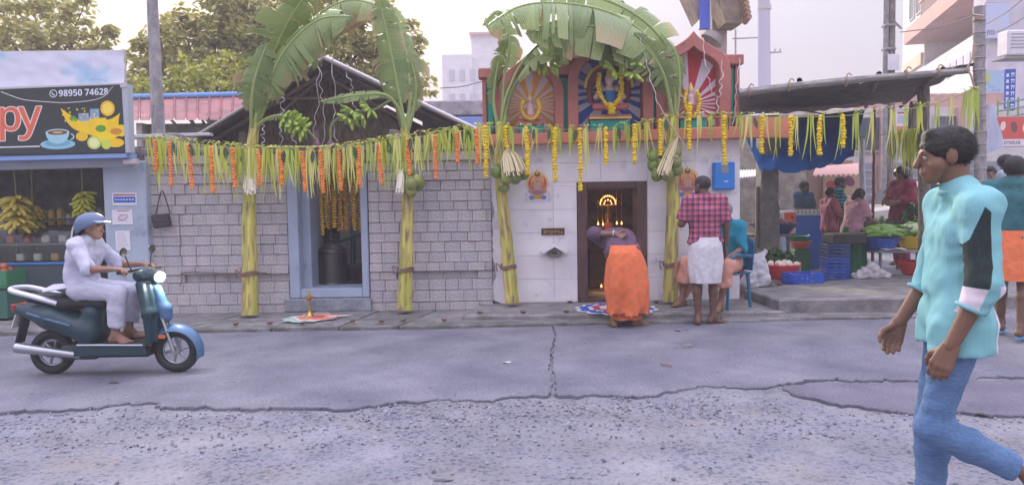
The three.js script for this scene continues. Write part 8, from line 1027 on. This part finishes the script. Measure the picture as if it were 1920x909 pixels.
  const lw = thing('low_grey_roof', 'low weathered grey roof between gable hall and shrine', 'roof', [0, 0, 0]); obj('roof_edge', bx(-1.802, 3.185, -17, -0.338, 3.486, -15, 0.02), mat([0.45, 0.42, 0.45], { map: T.grime }), lw); obj('wall', bx(-1.802, 0, -16.9, -0.338, 3.174, -15.1), mat([0.4, 0.4, 0.5], { map: T.plaster }), lw);
  tag(obj('blue_plastic_sheet', bx(-1.124, 2.924, -14.65, -0.332, 3.102, -14.6, 0.01), mat([0.2, 0.28, 0.6])), 'faded blue plastic sheet under the low grey roof', 'sheet');
  // overhead wires
  const wm = mat([0.2, 0.18, 0.2]); const sagW = (a, c, s, lab) => tag(obj('overhead_wire', tube([a, add(mix3(a, c, 0.5), [0, -s, 0]), c], 0.012, 30, 4), wm), lab, 'wire');
  sagW([10.949, 5.297, -17], [9.808, 5.149, -14], 0.05, 'upper overhead wire over the lilac building'); sagW([10.894, 5.021, -17], [9.817, 4.774, -14], 0.05, 'overhead wire crossing the air conditioner'); sagW([8.996, 5.147, -17], [10.942, 5.597, -17], 0.1, 'overhead wire from the utility poles to the block'); sagW([-1.506, 3.889, -16], [-0.58, 4.023, -16], 0.04, 'wire sagging before the far tower block'); sagW([4.597, 3.589, -15], [5.198, 2.751, -12], 0.08, 'thin wire under the market canopy');
}
// ---------- small things on the ground ----------
{
  // brass lamp
  const brass = glossy([0.52, 0.34, 0.1], { metalness: 0.85, roughness: 0.3 }), p = [-2.469, 0.06, -8.791], t = thing('brass_oil_lamp', 'standing brass oil lamp on the small floor pattern', 'lamp', [p[0], 0.062, p[2]]);
  obj('base', lathe([[0, 0], [0.075, 0], [0.078, 0.012], [0.05, 0.03], [0.03, 0.05], [0.022, 0.07]], 24), brass, t); obj('stem', lathe([[0.022, 0.07], [0.014, 0.1], [0.02, 0.13], [0.012, 0.15], [0.014, 0.2], [0.024, 0.215], [0.03, 0.225]], 20), brass, t); const bw = obj('oil_bowl', lathe([[0.02, 0.224], [0.05, 0.232], [0.062, 0.25], [0.058, 0.25], [0.04, 0.24], [0, 0.238]], 24), brass, t); for (let i = 0; i < 5; i++) { const a = i / 5 * 6.283; obj('wick_lip', at(cbx(0, 0, 0, 0.018, 0.008, 0.014, 0.003), 0.064 * Math.cos(a), 0.25, 0.064 * Math.sin(a), -a), brass, bw); } obj('finial', lathe([[0.014, 0.24], [0.022, 0.265], [0.012, 0.285], [0.018, 0.3], [0.008, 0.32], [0.01, 0.335], [0, 0.36]], 16), brass, t);
  // powder patterns (flat coloured powder)
  const flower = (r, k, amp, n = 72) => { const o = []; for (let i = 0; i < n; i++) { const a = i / n * 6.2832, q = r * (1 + amp * Math.abs(Math.sin(a * k / 2))); o.push([q * Math.cos(a), q * Math.sin(a)]); } return o; };
  const layer = (t, name, pts, y, m) => { const g = slab(pts, 0, 0.003); const q = obj(name, nudge(g, 0.004, 18), m, t); q.position.y = y; };
  const pw = c => mat(c, { roughness: 1, bumpMap: T.rough, bumpScale: 0.006 }), c1 = [1.259, 0.105, -8.835];
  let pt = thing('powder_rangoli', 'round blue white and red powder rangoli before the shrine door', 'rangoli', [c1[0], 0.108, c1[2]]); pt.scale.z = 1.0;
  layer(pt, 'white_rim', flower(0.44, 12, 0.16), 0, pw([0.7, 0.7, 0.74])); layer(pt, 'blue_petals', flower(0.40, 12, 0.16), 0.004, pw([0.03, 0.09, 0.45])); layer(pt, 'white_ring', flower(0.31, 12, 0.14), 0.008, pw([0.68, 0.68, 0.72])); layer(pt, 'red_petals', flower(0.26, 8, 0.2), 0.012, pw([0.4, 0.05, 0.08])); layer(pt, 'white_centre', flower(0.18, 8, 0.2), 0.016, pw([0.66, 0.64, 0.7])); layer(pt, 'blue_centre', flower(0.1, 8, 0.2), 0.02, pw([0.05, 0.08, 0.4]));
  const c2 = [-2.378, 0.06, -8.742]; pt = thing('powder_rangoli', 'worn orange and white powder rangoli under the brass lamp', 'rangoli', [c2[0], 0.07, c2[2]]);
  layer(pt, 'green_edge', flower(0.24, 9, 0.2).map(([x, z]) => [x - 0.1, z + 0.06]), 0, pw([0.35, 0.5, 0.45])); layer(pt, 'white_petals', [...flower(0.22, 7, 0.3)], 0.004, pw([0.66, 0.6, 0.58])); layer(pt, 'orange_petals', flower(0.18, 7, 0.3).map(([x, z]) => [x * 1.1 + 0.02, z]), 0.008, pw([0.62, 0.22, 0.14])); layer(pt, 'white_wing', [[0.1, -0.05], [0.42, -0.16], [0.2, 0.06]], 0.006, pw([0.62, 0.5, 0.46])); layer(pt, 'red_centre', flower(0.08, 6, 0.3), 0.012, pw([0.5, 0.1, 0.08]));
  // clay lamps
  const clay = mat([0.22, 0.11, 0.07]), cup = lathe([[0, 0], [0.022, 0], [0.038, 0.022], [0.034, 0.023], [0.02, 0.01], [0, 0.008]], 14), oil = mat([0.03, 0.02, 0.015], { roughness: 0.3 }), first = thing('clay_lamp', 'small clay lamp set out along the pavement edge', 'clay lamp', [-3.179, 0.06, -8.293], 0, 'clay lamps along the pavement'); first.position.y = 0.068; obj('saucer', cup, clay, first); obj('wick', at(cbx(0, 0, 0, 0.03, 0.006, 0.008, 0.002), 0.02, 0.022, 0), oil, first);
  for (const q of [[-2.801, 0.06, -8.33], [-2.417, 0.06, -8.294], [-1.858, 0.06, -8.387], [-1.519, 0.06, -8.356], [-1.27, 0.06, -8.369], [-0.795, 0.06, -8.361]]) dup(first, [q[0], 0.068, q[2]], rr(0, 6)); for (const q of [[-0.394, 0.105, -8.627], [0.12, 0.105, -8.615], [0.632, 0.105, -8.604], [0.74, 0.105, -9.4], [1.834, 0.105, -9.278], [-2.998, 0.06, -9.68], [-2.611, 0.06, -10.416]]) dup(first, [q[0], q[2] > -8.9 ? 0.106 : 0.106, q[2]], rr(0, 6));
  // stones and litter on the road
  const stone = (label, p, s, c) => { const m = obj('loose_stone', nudge(new THREE.IcosahedronGeometry(1, 2), 0.25, 1.3), mat(c || [0.2, 0.18, 0.19], { bumpMap: T.rough, bumpScale: 0.004 })); m.scale.set(...s); m.position.set(p[0], p[1] + s[1] * 0.4, p[2]); m.rotation.y = rr(0, 3); tag(m, label, 'stone'); };
  stone('flat dark grey stone on the road before the plaid shirted man', [1.685, 0, -6.972], [0.075, 0.028, 0.05]); stone('small dark stone on the road nearer the crack', [1.311, 0, -6.227], [0.055, 0.02, 0.03]); stone('flat smooth stone on the worn gravel strip', [-0.38, -0.02, -3.778], [0.05, 0.012, 0.025], [0.26, 0.25, 0.28]); stone('tiny stone chip on the road before the platform', [3.063, 0, -7.644], [0.04, 0.01, 0.02]);
  const lf = (label, p, s, c, ry) => { const m = obj('fallen_leaf', thick(sheet((u, v) => { const w = 0.35 * Math.sin(3.14 * Math.min(1, v * 0.97 + 0.02)); return [(u - 0.5) * 2 * w, 0.08 * Math.abs(u - 0.5) + 0.05 * Math.sin(v * 6 + u * 3), v - 0.5]; }, 8, 12), 0.01), leafy(c, { transmission: 0.1 })); m.scale.setScalar(s); m.position.set(p[0], p[1] + 0.006, p[2]); m.rotation.y = ry; tag(m, label, 'leaf'); };
  lf('green fallen leaf near the edge of the tar patch', [3.094, -0.02, -4.76], 0.11, [0.12, 0.3, 0.09], 1.4); lf('dry brown torn leaf on the road beside the slippers', [1.814, 0, -7.816], 0.16, [0.14, 0.12, 0.11], 1.3); lf('dark leaf on the road under the scooter', [-3.293, 0, -5.928], 0.09, [0.08, 0.08, 0.07], 1.2); lf('pale paper-like leaf on the road left of the crack', [-0.064, 0, -6.427], 0.08, [0.55, 0.52, 0.55], 1.5);
}

renderer.render(scene, camera);
